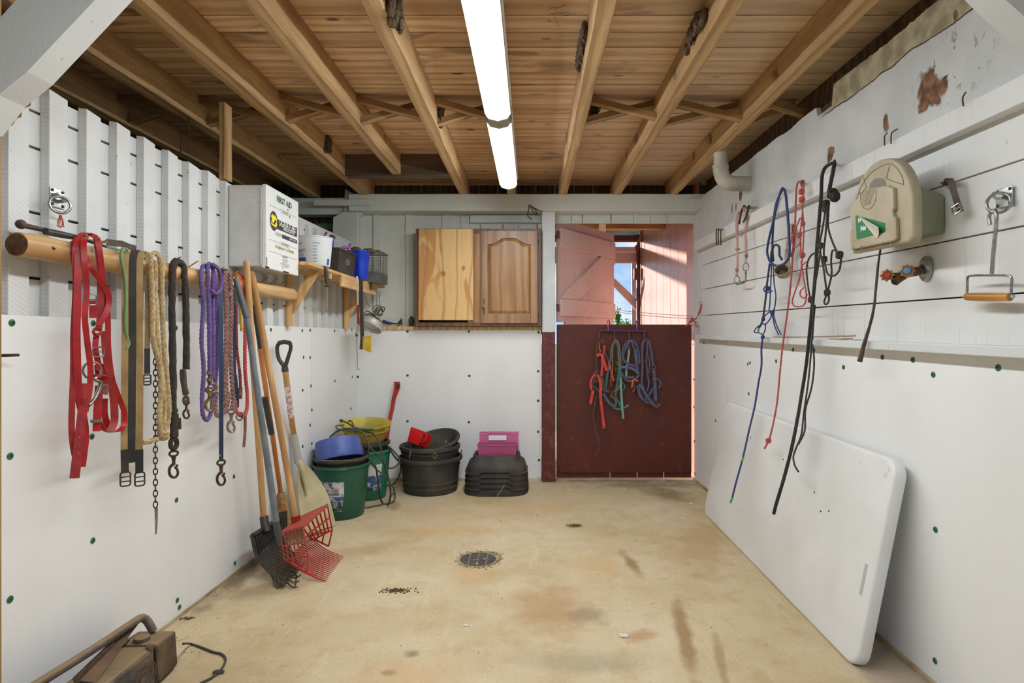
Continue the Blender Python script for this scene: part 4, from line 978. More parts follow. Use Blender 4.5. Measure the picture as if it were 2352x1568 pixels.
# tan rope with chain
g = thing('lead_rope', 'tan cotton lead rope looped over the log with a long steel chain', 'lead rope', LP(355, 580, .1))
mb = MB(); R_ = .0095
mb.rope(lp((352, 640, .10), (346, 600, .10), (350, 584, .09), (360, 582, .09), (369, 600, .11), (372, 680, .11), (376, 780, .11), (384, 880, .11), (388, 940, .11), (380, 990, .11), (366, 1005, .11), (350, 1012, .11), (331, 1016, .11)), R_)
mb.rope(lp((356, 600, .12), (358, 700, .12), (362, 780, .12), (372, 860, .12), (378, 930, .12), (376, 985, .12)), R_ * .9)
mb.rope(lp((346, 600, .12), (350, 700, .12), (352, 780, .12), (366, 840, .12), (370, 900, .12), (366, 960, .12), (370, 1000, .12)), R_)
knot(mb, LP(375, 998, .12), .016, .008, 1)
mb.build('rope', M_JUTE, g)
mb = MB(); v = 818; k = 0
while v < 1165:
    c = LP(357, v, .105); dv = 12.6
    mb.ring(c, .0125, .0022, (0.6, -.8, 0) if k % 2 else (.8, .6, 0), sy=.52, n=6, k=14, up=(0, 0, 1)); v += dv; k += 1
mb.build('chain', M_RUST, g)
MB().tube(lp((359, 1166, .105), (359, 1205, .105), (358, 1226, .105)), [.006, .005, .003], 8).build('chain_snap', M_STEEL, g)
# dark rope with two snaps
g = thing('lead_rope', 'dark brown fuzzy lead rope over the log with a rusty snap on each end', 'lead rope', LP(405, 600, .1))
MB().tube(lp((398, 960, .11), (397, 840, .11), (395, 700, .11), (396, 630, .11), (401, 602, .10), (409, 600, .09), (420, 610, .09), (424, 640, .11), (427, 700, .11), (428, 780, .11), (428, 848, .11)), .0125, 12, wob=.25).build('rope', M_BRNR, g)
mb = MB(); mb.tube(lp((399, 950, .112), (399, 1003, .112)), .0145, 10, wob=.3); mb.ring(LP(399, 1018, .112), .020, .009, (.8, -.6, 0), sy=.55, n=8); mb.tube(lp((410, 960, .115), (411, 985, .115)), .009, 8); mb.build('splice', M_BRNR, g)
mb = MB(); mb.tube(lp((420, 848, .11), (422, 880, .11), (427, 905, .11)), .011, 10, wob=.3); mb.ring(LP(427, 918, .11), .013, .006, (.8, -.6, 0), sy=.6); mb.build('splice', M_LEATH, g)
snap(LP(399, 1035, .112), .105, M_RUST, g, side=(.8, .6, 0), r=.0042); snap(LP(428, 920, .112), .072, M_RUST, g, side=(.8, .6, 0))
# purple rope
g = thing('lead_rope', 'purple cotton lead rope with brass snap looped on the log', 'lead rope', LP(480, 620, .1))
mb = MB(); R_ = .0088
mb.rope(lp((478, 640, .10), (475, 612, .09), (466, 612, .10), (462, 640, .12), (467, 700, .12), (463, 780, .12), (468, 850, .12), (464, 920, .12), (467, 955, .12), (475, 965, .12), (484, 950, .12), (491, 900, .12), (498, 840, .12), (500, 780, .12), (498, 700, .12), (490, 620, .12), (482, 606, .11), (478, 614, .12), (480, 700, .135), (481, 780, .135), (482, 884, .135)), R_)
mb.rope(lp((488, 607, .13), (500, 616, .135), (508, 640, .135), (506, 664, .14), (494, 674, .15), (484, 666, .14)), R_)
mb.rope(lp((490, 625, .125), (489, 700, .125), (490, 800, .125), (489, 870, .125)), R_)
mb.build('rope', M_PURP, g)
mb = MB()
for v in (856, 872): mb.tube(lp((481, v - 4, .138), (481, v + 4, .138)), .0105, 12)
mb.build('clamp', M_BRASS, g)
MB().ring(LP(488, 890, .138), .019, .004, (.8, -.6, 0)).build('snap_ring', M_BRASS, g)
snap(LP(481, 890, .14), .098, M_BRASS, g, side=(.8, .6, 0), r=.0045)
# navy strap
g = thing('lead_strap', 'navy blue webbing lead strap with a steel snap, reaching lowest beside the purple rope', 'lead strap', LP(512, 620, .1))
def NS(pts, w=.017): return MB().strap(lp(*pts), w, .003, (.8, .6, 0)).build('strap', M_NAVY, g)
NS(((522, 622, .09), (512, 618, .10), (508, 640, .12), (508, 760, .145), (508, 900, .15), (508, 1000, .15), (508, 1058, .15)))
NS(((514, 620, .10), (526, 622, .09), (534, 645, .09), (537, 740, .09), (539, 840, .09), (542, 925, .09), (545, 935, .09), (546, 920, .09), (541, 860, .09)), .012)
MB().ball(LP(505, 1046, .154), .005, n=8).build('rivet', M_NICKEL, g)
snap(LP(508, 1056, .15), .11, M_RUST, g, side=(.8, .6, 0), r=.0045)
# mauve braid
g = thing('lead_rope', 'dusty pink braided cotton lead rope with a steel snap', 'lead rope', LP(523, 625, .1))
mb = MB()
mb.braid(lp((520, 940, .12), (518, 860, .12), (521, 760, .12), (519, 680, .12), (515, 635, .115), (518, 623, .10), (525, 624, .10), (530, 650, .11), (531, 720, .12), (529, 800, .12), (533, 880, .12), (536, 925, .12), (532, 940, .12)), .0115)
mb.braid(lp((526, 900, .11), (518, 940, .12), (500, 955, .11), (495, 930, .10), (498, 900, .10)), .011); mb.ball(LP(528, 676, .13), .011, n=8)
mb.build('rope', M_MAUV, g)
snap(LP(531, 940, .125), .105, M_NICKEL, g, side=(.8, .6, 0), r=.0045)
# orange / yellow / pink rope
g = thing('lead_rope', 'orange, yellow and wine coloured lead rope behind the grey tool handle', 'lead rope', LP(550, 630, .1))
MB().rope(lp((541, 645, .08), (544, 630, .08), (552, 640, .09), (556, 680, .09)), .0075).build('orange_rope', M_ORNG, g)
MB().rope(lp((545, 634, .09), (552, 700, .09), (555, 760, .09)), .0065).build('yellow_rope', M_YELR, g)
MB().rope(lp((554, 630, .08), (560, 650, .09), (563, 740, .09), (563, 850, .10), (568, 910, .10), (566, 945, .11), (556, 956, .12), (543, 945, .11), (540, 920, .10)), .0085).build('pink_rope', M_PINKR, g)
MB().rope(lp((542, 700, .08), (544, 800, .08), (551, 860, .09), (553, 915, .09)), .007).build('wine_rope', M_WINE, g)
MB().rope(lp((563, 945, .10), (563, 990, .10), (560, 1026, .10)), .0068).build('rope_tail', mat('brown_pink_rope', (150, 104, 90), (120, 84, 74), ns=50, rough=.9), g)
MB().tube(lp((552, 890, .10), (552, 906, .10)), .0095, 10).build('clamp', M_BRASS, g)
MB().ring(LP(551, 956, .12), .017, .004, (.8, -.6, 0)).build('snap_ring', M_NICKEL, g)
# bare post and twine
tag(MB().rough_bar((LX(2.855, .0) - .014, 2.842, 1.925), (LX(2.855, .0) - .014, 2.842, 2.292), .028, .072, up=(0, 1, 0), seed=3).build('fence_post', M_POSTW, bevel=.003), 'bare unpainted wooden post from the fence top up to the joist', 'post')
for u, l in ((415, 'left'), (434, 'right')):
    tag(MB().tube([P(u, 262, 3.0), P(u + 1, 300, 3.0), P(u, 350, 3.0)], .0028, 6).build('hanging_string', M_RUST), 'thin brown string hanging behind the fence, the %s one of the pair' % l, 'string')

# ---------------------------------------------------------------- first aid cabinet
x1 = -1.279; ya, yb = 2.84, 3.227; z0, z1 = 1.510, 1.903
g = thing('first_aid_cabinet', 'white metal first aid wall cabinet with printed door beside the log rail', 'first aid cabinet', (x1 - .07, (ya + yb) / 2, z0))
MB().box(LX(ya, 0.003), x1 - .022, ya, yb, z0, z1).build('body', M_WHITEM, g, smooth=False, bevel=.004)
dr = MB().box(x1 - .021, x1, ya - .002, yb + .004, z0 - .008, z1 + .004).build('door', M_WHITEMD, g, smooth=False, bevel=.003)
mb = MB(); mb.tube([(x1 - .024, ya - .003, z0 + .01), (x1 - .024, ya - .003, z1 - .01)], .0035, 8)
for i in range(30): mb.box(x1 - .029, x1 - .020, ya - .0062, ya - .003, z0 + .012 + i * .0125, z0 + .018 + i * .0125)
mb.build('hinge', M_WHITEM, g, smooth=False)
mb = MB(); xf = x1 + .0006
for a, b, c_, d in ((ya - .002, ya + .03, z0 - .008, z0 + .0), (ya, ya + .006, z0 - .008, z0 + .045), (3.03, 3.10, z0 - .008, z0 - .001)): mb.box(x1 - .005, xf, a, b, c_, d)
mb.build('rust_patch', M_RUST, dr, smooth=False)
K = mat('print_dark', (52, 52, 52), rough=.5); KG = mat('print_green', (36, 92, 66)); KY = mat('print_yellow', (236, 220, 30)); KW = mat('print_white', (236, 236, 234)); KO = mat('print_olive', (170, 160, 40))
def fy(t): return ya + t * (yb - ya)
def fz(t): return z1 - t * (z1 - z0)
TX, TY = (0, 1, 0), (0, 0, 1)
def FT(s, t, q, size, m, **k): return text(s, size, (xf, fy(t), fz(q)), TX, TY, m, dr, **k)
def FR(t0, t1, q0, q1, m, name='printed_line', dx=0.0): return MB().box(x1, xf + .0002 + dx, fy(t0), fy(t1), fz(q1), fz(q0)).build(name, m, dr, smooth=False)
FT('FIRST AID', .53, .105, .043, KG, bold=.0010)
FR(.08, .40, .225, .228, K); FR(.70, .95, .222, .225, K); FR(.40, .70, .213, .216, K); FR(.40, .70, .250, .253, K); FT('COMPLIMENTS', .55, .234, .012, K)
mb = MB(); q = (xf + .0001, fy(.205), fz(.405)); mb.lathe([(.046, 0), (.046, .0004), (0, .0004)], Matrix.Translation(q) @ Matrix.Rotation(PI / 2, 4, 'Y'), 32, sy=.93, sx=1.06); mb.build('printed_badge', K, dr, smooth=False)
FR(.26, .955, .36, .49, K, 'printed_panel'); FR(.46, .955, .53, .582, K, 'printed_panel'); FR(.26, .46, .53, .575, mat('print_grey', (176, 176, 176)), 'printed_panel')
def yb_(poly): MB().prism([(a * .034, b * .034) for a, b in poly], (xf + .0006, fy(.205), fz(.405)), TX, TY, .0004).build('badge_stroke', KY, dr, smooth=False)
yb_([(-1.0, .55), (-.35, .95), (-.1, .6), (-.5, .2), (.2, .9), (1.0, .45), (.95, .0), (.45, .35), (-.15, -.35), (-.9, -.15), (-.5, .1)]); yb_([(-1.05, -.35), (.3, -.55), (.9, .1), (1.05, -.4), (.7, -.85), (-.8, -.65)])
text('SIGNATURE', .046, (xf + .0008, fy(.63), fz(.398)), TX, TY, KW, dr, sx=.86, bold=.0003); text('ASSOCIATES', .023, (xf + .0008, fy(.68), fz(.457)), TX, TY, KW, dr, sx=1.15, bold=.0003)
text('IATEC.COM', .016, (xf + .0005, fy(.80), fz(.556)), TX, TY, KW, dr)
FR(.08, .40, .655, .658, K); FR(.70, .95, .652, .655, K); FR(.40, .70, .637, .640, K); FR(.40, .70, .674, .677, K); FT('810 948-9000', .55, .657, .015, K)
FT('In Signature.  In Results.', .55, .715, .024, KO, bold=.0005)
FR(.08, .95, .800, .803, K); FT('IMPORTANT', .55, .822, .011, K, bold=.0003)
for k_, s_ in enumerate(('THIS CABINET IS', 'SERVICED BY', 'SIGNATURE ASSOCIATES', 'CALL 810 948-9000')): FT(s_, .55, .86 + k_ * .028, .010, K)

# ---------------------------------------------------------------- shelf on brackets
xs = -1.205
g = thing('wall_shelf', 'rough pine shelf on two triangular brackets in the left corner', 'shelf', (-1.3, 4.0, 1.2))
MB().hexa([(LX(3.23, .002), 3.23, 1.563), (xs - .02, 3.23, 1.563), (xs, 3.90, 1.553), (LX(3.9, .002), 3.90, 1.553), (LX(3.23, .002), 3.23, 1.582), (xs - .02, 3.23, 1.582), (xs, 3.90, 1.571), (LX(3.9, .002), 3.90, 1.571)]).build('board', M_PINEY, g, smooth=False, bevel=.002)
MB().box(LX(3.8, .004), xs - .02, 3.76, 4.62, 1.548, 1.566).build('board', M_PINEY, g, smooth=False, bevel=.002)
MB().box(xs - .02, xs, 3.75, 4.60, 1.487, 1.572).build('front_board', M_PINEY, g, smooth=False, bevel=.003)
MB().box(LX(4.6, .01), xs + .055, 4.60, 4.64, 1.545, 1.567).build('end_strip', M_PINEY, g, smooth=False, bevel=.002)
for y in (3.47, 4.47):
    MB().box(LX(y, .007), LX(y, .045), y - .019, y + .019, zpan(y) - .0, 1.562).build('cleat', M_PINE, g, smooth=False, bevel=.002)
    MB().slab([(LX(y, .045), y - .0175, 1.30), (xs - .045, y - .0175, 1.553), (xs - .095 - .01, y - .0175, 1.553), (LX(y, .045), y - .0175, 1.375)], (0, 1, 0), .035).build('diagonal_brace', M_PINE, g, smooth=False, bevel=.002)

def bucket(name, label, c, r0, r1, h, m, M=None, rim=.006, sx=1, sy=1, th=.004, sq=2, bands=(), group=None, parent=None, flatx=None, n=48):
    prof = [(0, 0), (r0 * .96, 0), (r0, .006)]
    for t in (0.2, .4, .6, .8): prof.append((r0 + (r1 - r0) * t, h * t))
    for bz, br, bh in bands: prof += [(r0 + (r1 - r0) * (bz / h) + .0005, bz - bh), (r0 + (r1 - r0) * (bz / h) + br, bz - bh * .6), (r0 + (r1 - r0) * (bz / h) + br, bz + bh * .6), (r0 + (r1 - r0) * (bz / h), bz + bh)]
    prof = sorted(prof[3:], key=lambda p: p[1]); prof = [(0, 0), (r0 * .96, 0), (r0, .006)] + prof
    prof += [(r1, h - rim * 2.5), (r1 + rim, h - rim * 2), (r1 + rim * 1.3, h - rim), (r1 + rim, h), (r1, h + rim * .3), (r1 - th, h - rim), (r0 - th, .012), (0, .010)]
    MM = Matrix.Translation(c) @ (M or Matrix())
    mb = MB().lathe(prof, MM, n, sq, sx, sy)
    if flatx is not None:
        for v in mb.v:
            if v.x < flatx: v.x = flatx + (v.x - flatx) * .02
    return mb

# items on the shelf
g = thing('measuring_bucket', 'white translucent bucket with blue printing on the shelf next to the first aid cabinet', 'bucket', (-1.29, 3.50, 1.583))
bk = bucket('', '', (-1.29, 3.50, 1.583), .088, .103, .172, None, rim=.003).build('body', mat('milky_plastic', (222, 224, 224), (206, 208, 208), ns=5, rough=.4), g)
KB = mat('print_blue', (40, 84, 168))
def cylbend(cx, cy, cz, r, a0, tilt=0.0): return lambda a, b: V((cx + math.cos(a0 + a / r) * (r + b * tilt), cy + math.sin(a0 + a / r) * (r + b * tilt), cz + b))
def cylpatch(c, r, a0, a1, z0, z1, k=10, tl=.087, e=.0012):
    mb = MB(); vs = []
    for i in range(k + 1):
        a = a0 + (a1 - a0) * i / k
        for z in (z0, z1): vs.append((c[0] + math.cos(a) * (r + e + z * tl), c[1] + math.sin(a) * (r + e + z * tl), c[2] + z))
    mb.add(vs, [[2 * i, 2 * i + 2, 2 * i + 3, 2 * i + 1] for i in range(k)]); return mb
c_ = (-1.29, 3.50, 1.583)
cylpatch(c_, .089, -2.35, -1.75, .012, .045).build('print_band', KB, bk); cylpatch(c_, .089, -.35, -.15, .008, .045).build('print_band', KB, bk)
cylpatch(c_, .089, -2.3, -1.95, .125, .128).build('print_line', KB, bk); cylpatch(c_, .089, -2.35, -1.9, .052, .068).build('print_line', mat('print_sage', (176, 184, 160)), bk)
for i in range(7): cylpatch(c_, .089, -1.32, -1.32 + (.42 if i == 6 else .26), .022 + i * .0175, .0245 + i * .0175, 4).build('scale_mark', KB, bk)
text('MART', .026, (0, 0, 0), TX, TY, KB, bk, bend=cylbend(c_[0], c_[1], c_[2] + .083, .0975, -2.12, .087))
# its contents: brushes and a hoof pick
for i, (u, v, dx, dz, m, w_) in enumerate(((722, 548, .05, .012, M_LEATH, .014), (738, 550, .06, .005, M_RUST, .010), (757, 545, -.02, .035, M_LEATH, .014))):
    p = P(u, v, 3.50); tag(MB().bar(p + V((-.045, 0, -.02)), p + V((dx, .01, dz)), w_, .012).build('hoof_tool', m, bevel=.003), ('brown wooden tool lying across the left of the white measuring bucket', 'rusty scraper lying across the middle of the white measuring bucket', 'brown handled tool standing up at the right in the white measuring bucket')[i], 'tool')
g = thing('storage_bin', 'black plastic bin with white scrawled letters on the shelf', 'bin', (-1.29, 3.88, 1.572))
def taperbox(x0, x1, y0, y1, z0, z1, ins=.012, th=.004, rim=.006):
    mb = MB()
    o0 = [(x0 + ins, y0 + ins, z0), (x1 - ins, y0 + ins, z0), (x1 - ins, y1 - ins, z0), (x0 + ins, y1 - ins, z0)]
    o1 = [(x0, y0, z1), (x1, y0, z1), (x1, y1, z1), (x0, y1, z1)]
    i1 = [(x0 + th, y0 + th, z1), (x1 - th, y0 + th, z1), (x1 - th, y1 - th, z1), (x0 + th, y1 - th, z1)]
    i0 = [(x0 + ins + th, y0 + ins + th, z0 + th), (x1 - ins - th, y0 + ins + th, z0 + th), (x1 - ins - th, y1 - ins - th, z0 + th), (x0 + ins + th, y1 - ins - th, z0 + th)]
    fs = [[3, 2, 1, 0], [12, 13, 14, 15]]
    for a in (0, 4, 8):
        for i in range(4): fs.append([a + i, a + (i + 1) % 4, a + 4 + (i + 1) % 4, a + 4 + i])
    mb.add(o0 + o1 + i1 + i0, fs)
    if rim:
        for (xa, xb, y_a, y_b) in ((x0 - rim, x1 + rim, y0 - rim, y0 + .001), (x0 - rim, x1 + rim, y1 - .001, y1 + rim), (x0 - rim, x0 + .001, y0, y1), (x1 - .001, x1 + rim, y0, y1)): mb.box(xa, xb, y_a, y_b, z1 - .012, z1 + .001)
    return mb
bb = taperbox(-1.40, -1.207, 3.705, 4.055, 1.573, 1.728).build('body', M_BLKP, g, smooth=False, bevel=.003)
text('HDV', .058, (-1.2122, 3.885, 1.655), TX, (0.07, 0, 1), mat('chalk_white', (150, 150, 144)), bb, name='scrawled_letters', th=.0008, sx=.8)
for i, (a, b, m, w_, l, c__) in enumerate((((-1.31, 3.75, 1.68), (-1.30, 3.77, 1.795), mat('teal_handle', (110, 160, 160)), .010, 'teal handled brush standing in the black bin', 'brush'), ((-1.28, 3.78, 1.68), (-1.285, 3.80, 1.81), M_BLUS, .018, 'blue handled brush standing in the black bin', 'brush'), ((-1.30, 3.85, 1.69), (-1.31, 3.87, 1.82), M_LEATH, .020, 'dark brush with round head standing in the black bin', 'brush'))):
    mb = MB(); mb.bar(a, b, w_, .008)
    if i == 2: mb.ball(b, (.022, .02, .018), n=8)
    tag(mb.build('grooming_brush', m, bevel=.002), l, c__)
g = thing('purple_clipper', 'purple toothed curry comb sticking out of the black bin', 'comb', (-1.24, 3.93, 1.70))
mb = MB(); mb.tube([(-1.27, 3.88, 1.725), (-1.25, 3.92, 1.760), (-1.225, 3.95, 1.765)], .010, 8); mb.tube([(-1.225, 3.95, 1.765), (-1.215, 3.96, 1.790)], .009, 8); mb.build('handle', mat('purple_plastic', (128, 70, 150)), g); g.name = 'curry_comb'
WL['curry_comb'] = WL['purple_clipper']
MB().box(-1.25, -1.205, 3.90, 3.96, 1.728, 1.742).build('teeth', M_BLKP, g, smooth=False)
g = thing('blue_tumbler', 'bright blue round plastic bucket on the shelf between black bin and cage', 'bucket', (-1.225, 4.235, 1.566)); g.name = 'small_bucket'; WL['small_bucket'] = WL['blue_tumbler']
bucket('', '', (-1.228, 4.225, 1.573), .050, .064, .205, None, rim=.004, bands=((.165, .004, .012),)).build('body', M_BLUS, g)
mb = MB(); mb.box(-1.2285 - .001, -1.2285 + .001, 4.225 - .063, 4.225 - .057, 1.66, 1.73); mb.build('side_slot', M_NAVY, g, smooth=False)
for i, (c, r, l) in enumerate((((-1.255, 4.20, 1.785), (.04, .028, .022), 'round brown bristled brush sticking out of the bright blue bucket'), ((-1.195, 4.32, 1.792), (.05, .03, .022), 'dark brown oval body brush lying behind the bright blue bucket on the cage'))):
    tag(MB().ball(c, r, n=12, wob=.15, seed=i).build('body_brush', mat('horsehair', (120, 88, 52), (84, 58, 36), ns=60, rough=.9, bump=.6, bs=200, bd=.003)), l, 'brush')
tag(MB().bar((-1.265, 4.15, 1.74), (-1.285, 4.14, 1.800), .012, .008).build('wooden_pick', M_PINE), 'little wooden handled pick leaning in the bright blue bucket', 'tool')
g = thing('wire_cage', 'small wire mesh cage trap with grey sheet metal base at the shelf end', 'cage', (-1.24, 4.5, 1.568))
M_WIRE = mat('cage_wire', (110, 106, 88), (84, 80, 66), ns=40, rough=.5, metal=.5)
x0c, x1c, y0c, y1c, zc, zm, zt_ = -1.37, -1.125, 4.335, 4.595, 1.568, 1.640, 1.800
mb = MB()
for k in range(10):
    t = k / 9; y = y0c + (y1c - y0c) * t; x = x0c + (x1c - x0c) * t
    for xx in (x0c, x1c): mb.tube([(xx, y, zm), (xx, y, zt_)], .0012, 4, step=9)
    mb.tube([(x0c, y, zt_), (x1c, y, zt_)], .0012, 4, step=9)
    for yy in (y0c, y1c): mb.tube([(x, yy, zm), (x, yy, zt_)], .0012, 4, step=9)
    mb.tube([(x, y0c, zt_), (x, y1c, zt_)], .0012, 4, step=9)
for k in range(9):
    z = zm + (zt_ - zm) * k / 8
    mb.tube([(x0c, y0c, z), (x1c, y0c, z), (x1c, y1c, z), (x0c, y1c, z)], .0012, 4, closed=True, raw=True)
mb.build('wire_mesh', M_WIRE, g)
mb = MB(); mb.tube([(x1c + .004, y0c, zt_), (x1c + .004, y1c + .02, zt_)], .003, 6); mb.tube([(x1c, y1c, zt_ - .004), (x0c, y1c, zt_ - .004)], .003, 6); mb.tube([(x1c, y0c, zt_), (x0c, y0c, zt_)], .003, 6); mb.build('frame', M_WIRE, g)
taperbox(x0c - .003, x1c + .003, y0c - .003, y1c + .003, zc, zm + .006, ins=.001, th=.002, rim=0).build('base_tray', mat('grey_sheet_metal', (122, 126, 124), (96, 100, 98), ns=12, rough=.5, metal=.4), g, smooth=False)

# things hanging from the shelf edge
g = thing('honing_steel', 'black handled sharpening steel hanging on the shelf edge by the near bracket', 'sharpening steel', P(752, 710, 3.46))
MB().tube(pp(3.46, (748, 612), (749, 622), (750, 640), (752, 653)), [.007, .0125, .011, .009], 12).build('handle', M_BLKP, g)
mb = MB(); c = P(752, 656, 3.46); mb.lathe([(.004, .004), (.018, -.003), (.018, -.006), (.005, -.004)], Matrix.Translation(c), 20); mb.build('guard', M_RUST, g)
MB().tube(pp(3.46, (752, 656), (752, 711)), [.003, .0025], 8).build('rod', M_STEEL, g)
tag(MB().box(P(757, 650, 3.52).x, P(762, 650, 3.52).x, 3.5, 3.52, P(0, 640, 3.5).z, P(0, 628, 3.5).z).build('wood_peg', M_PINE, bevel=.002), 'tiny wooden peg on the shelf front by the sharpening steel', 'peg')
d_ = 3.90
g = thing('bolt_cutter', 'folding tool with one white and one red handle hanging on the shelf front', 'tool', P(820, 745, d_)); g.name = 'hoof_nipper'; WL['hoof_nipper'] = WL['bolt_cutter']
MB().bar(P(816, 636, d_), P(816, 745, d_), .009, .010).build('white_handle', M_WHITEM, g, bevel=.002)
MB().bar(P(820, 634, d_ - .01), P(822, 702, d_ - .01), .010, .010).build('white_handle', M_WHITEM, g, bevel=.002)
MB().bar(P(822, 700, d_ - .01), P(823, 744, d_ - .01), .0165, .012).build('red_handle', M_REDP, g, bevel=.003)
MB().ball(P(823, 740, d_ - .018), .003, n=6).build('rivet', M_NICKEL, g)
mb = MB(); mb.tube(pp(d_, (824, 640), (828, 655), (826, 680), (825, 720)), .0015, 5); tag(mb.build('thin_chain', M_BRASS), 'thin brass chain hanging beside the red handled tool', 'chain')
tag(MB().tube(pp(3.895, (823, 742), (820, 760), (820, 800), (821, 840), (821, 847), (825, 849), (826, 847)), .0019, 6).build('wire_hook', mat('blue_grey_wire', (96, 104, 124), rough=.4, metal=.5)), 'long thin grey wire hook hanging below the red handled tool', 'hook')
d_ = 3.88
g = thing('scrub_brush', 'long black handled brush with yellow bristles hanging from the shelf', 'brush', P(832, 800, d_))
MB().strap(pp(d_, (829, 640), (830, 690), (831, 740), (832, 775), (830, 802)), .022, .012, wd=(1, 0, 0)).build('handle', M_BLKP, g)
mb = MB(); random.seed(11)
for i in range(14):
    for j in range(4):
        v_ = 774 + i * 2.1; p = P(833, v_, d_ - .006 + j * .006); q = P(851 + random.uniform(-1, 2), 772 + i * 2.75, d_ - .010 + j * .008)
        mb.tube([p, q], [.0022, .0042], 5, step=1)
mb.build('bristles', mat('yellow_bristle', (226, 190, 20), (196, 160, 20), ns=30, rough=.7), g)
g = thing('clamp_lamp', 'aluminium reflector clamp lamp with coiled black cord, hanging from the shelf', 'lamp', P(855, 775, 4.35))
ax = (P(868, 722, 4.30) - P(838, 766, 4.42)); ax = V((-.055, -.06, -.10)).normalized(); ax = (P(838, 772, 4.33) - P(866, 716, 4.42)).normalized()
M = ax.to_track_quat('Z', 'Y').to_matrix().to_4x4(); M.translation = P(862, 722, 4.42)
prof = [(a * 1.12, b * 1.25) for a, b in [(.018, -.01), (.022, 0), (.045, .012), (.066, .035), (.080, .062), (.086, .088), (.088, .090), (.086, .0905), (.079, .064), (.064, .037), (.043, .015), (.018, .004)]]
MB().lathe(prof, M, 40).build('reflector', mat('brushed_aluminium', (222, 222, 218), (200, 198, 192), ns=40, st=(1, 1, 6), rough=.42, metal=.55), g)
MB().lathe([(0, -.055), (.016, -.055), (.020, -.045), (.020, -.005), (.012, .004), (0, .004)], M, 20).build('socket', M_NICKEL, g)
MB().ball(M @ V((0, 0, .045)), .026, n=12).build('bulb', mat('red_bulb', (150, 50, 44), rough=.2), g)
mb = MB()
for k in range(3): mb.ring(P(868 + k * 2, 712 + k * 3, 4.33), .036 - k * .006, .0032, (.5 + .2 * k, -.8, .3), n=7)
mb.tube(pp(4.33, (862, 725), (842, 714), (836, 722), (852, 722), (870, 733), (880, 742)), .0035, 6); mb.build('cord', M_CORD, g)
mb = MB(); mb.ring(M @ V((0, 0, .092)), .085, .0018, ax, n=5); mb.tube([M @ V((.085, 0, .092)), M @ V((.03, 0, .13)), M @ V((-.03, 0, .13)), M @ V((-.085, 0, .092))], .0018, 5); mb.build('wire_guard', M_STEEL, g)
mb = MB(); mb.tube(pp(4.40, (836, 676), (840, 686), (846, 700), (850, 705)), .0026, 6); mb.tube(pp(4.45, (864, 668), (866, 676), (865, 690), (865, 704)), .0026, 6); mb.build('hanger_wire', M_STEEL, g)
MB().tube(pp(4.36, (868, 722), (878, 704), (884, 708), (880, 716)), .0038, 6).build('clamp', M_RUST, g)
tag(MB().tube(pp(4.50, (873, 670), (872, 690), (873, 706)), .0018, 5).build('wire_loop', M_RUST), 'thin rusty wire hanging from the far end of the shelf', 'wire')
g = thing('spring_clamp', 'small dark spring clamp gripping the shelf front edge', 'clamp', P(850, 668, 4.1))
mb = MB(); mb.bar(P(847, 650, 4.39), P(851, 665, 4.39), .020, .014); mb.bar(P(853, 648, 4.39), P(852, 664, 4.39), .010, .012); mb.build('jaws', M_LEATH, g, bevel=.003)
g = thing('claw_hammer', 'blue gripped old brush with splayed brown bristles lying on the ledge beside the cabinet', 'brush', P(900, 745, 4.76)); g.name = 'paint_brush'; WL['paint_brush'] = WL['claw_hammer']
MB().tube(pp(4.765, (879, 737), (885, 740), (899, 743)), [.013, .015, .010], 10).build('grip', mat('blue_grip', (40, 50, 92)), g)
mb = MB()
for k in range(9): mb.tube([P(898, 744 - .4 * k % 3, 4.765), P(912, 743, 4.765), P(922 + (k % 3) * 2, 730 + k * 2, 4.765 + .003 * (k % 4))], [.004, .004, .003], 5)
mb.build('bristles', M_LEATH, g)
tag(MB().ball(P(945, 737, 4.77), (.022, .03, .040), n=12).build('curry_pad', mat('dark_olive_rubber', (66, 64, 50))), 'round dark rubber pad standing on the ledge against the cabinet side', 'pad')

# ================================================================ wall cabinet
yf = 4.66; X = lambda u: bx(u, yf); Z = lambda v: HZ + (CV - v) / F * yf
g = thing('wall_cabinet', 'old brown wall cabinet with one plywood door, standing on the back ledge', 'cabinet', (X(1100), 4.73, Z(750)))
mb = MB(); a, b, c, d = X(955), X(1244), Z(749), Z(525)
mb.box(a, b, yf + .012, 4.805, d - .018, d); mb.box(a, b, yf + .012, 4.805, c, c + .018); mb.box(a, a + .018, yf + .012, 4.805, c + .018, d - .018); mb.box(b - .018, b, yf + .012, 4.805, c + .018, d - .018); mb.box(a + .018, b - .018, 4.795, 4.805, c + .018, d - .018)
mb.build('carcass', M_WOODBOX, g, smooth=False)
mb = MB(); fr = .030
mb.box(a, b, yf - .006, yf + .012, d - .040, d); mb.box(a, b, yf - .006, yf + .012, c, c + .030); mb.box(a, a + .03, yf - .006, yf + .012, c + .030, d - .040); mb.box(b - .05, b, yf - .006, yf + .012, c + .030, d - .040); mb.build('face_frame', M_WOODBOX, g, smooth=False, bevel=.002)
MB().box(X(1075), X(1120), yf - .0055, yf + .011, c + .03, d - .04).build('centre_stile', M_WALIN, g, smooth=False)
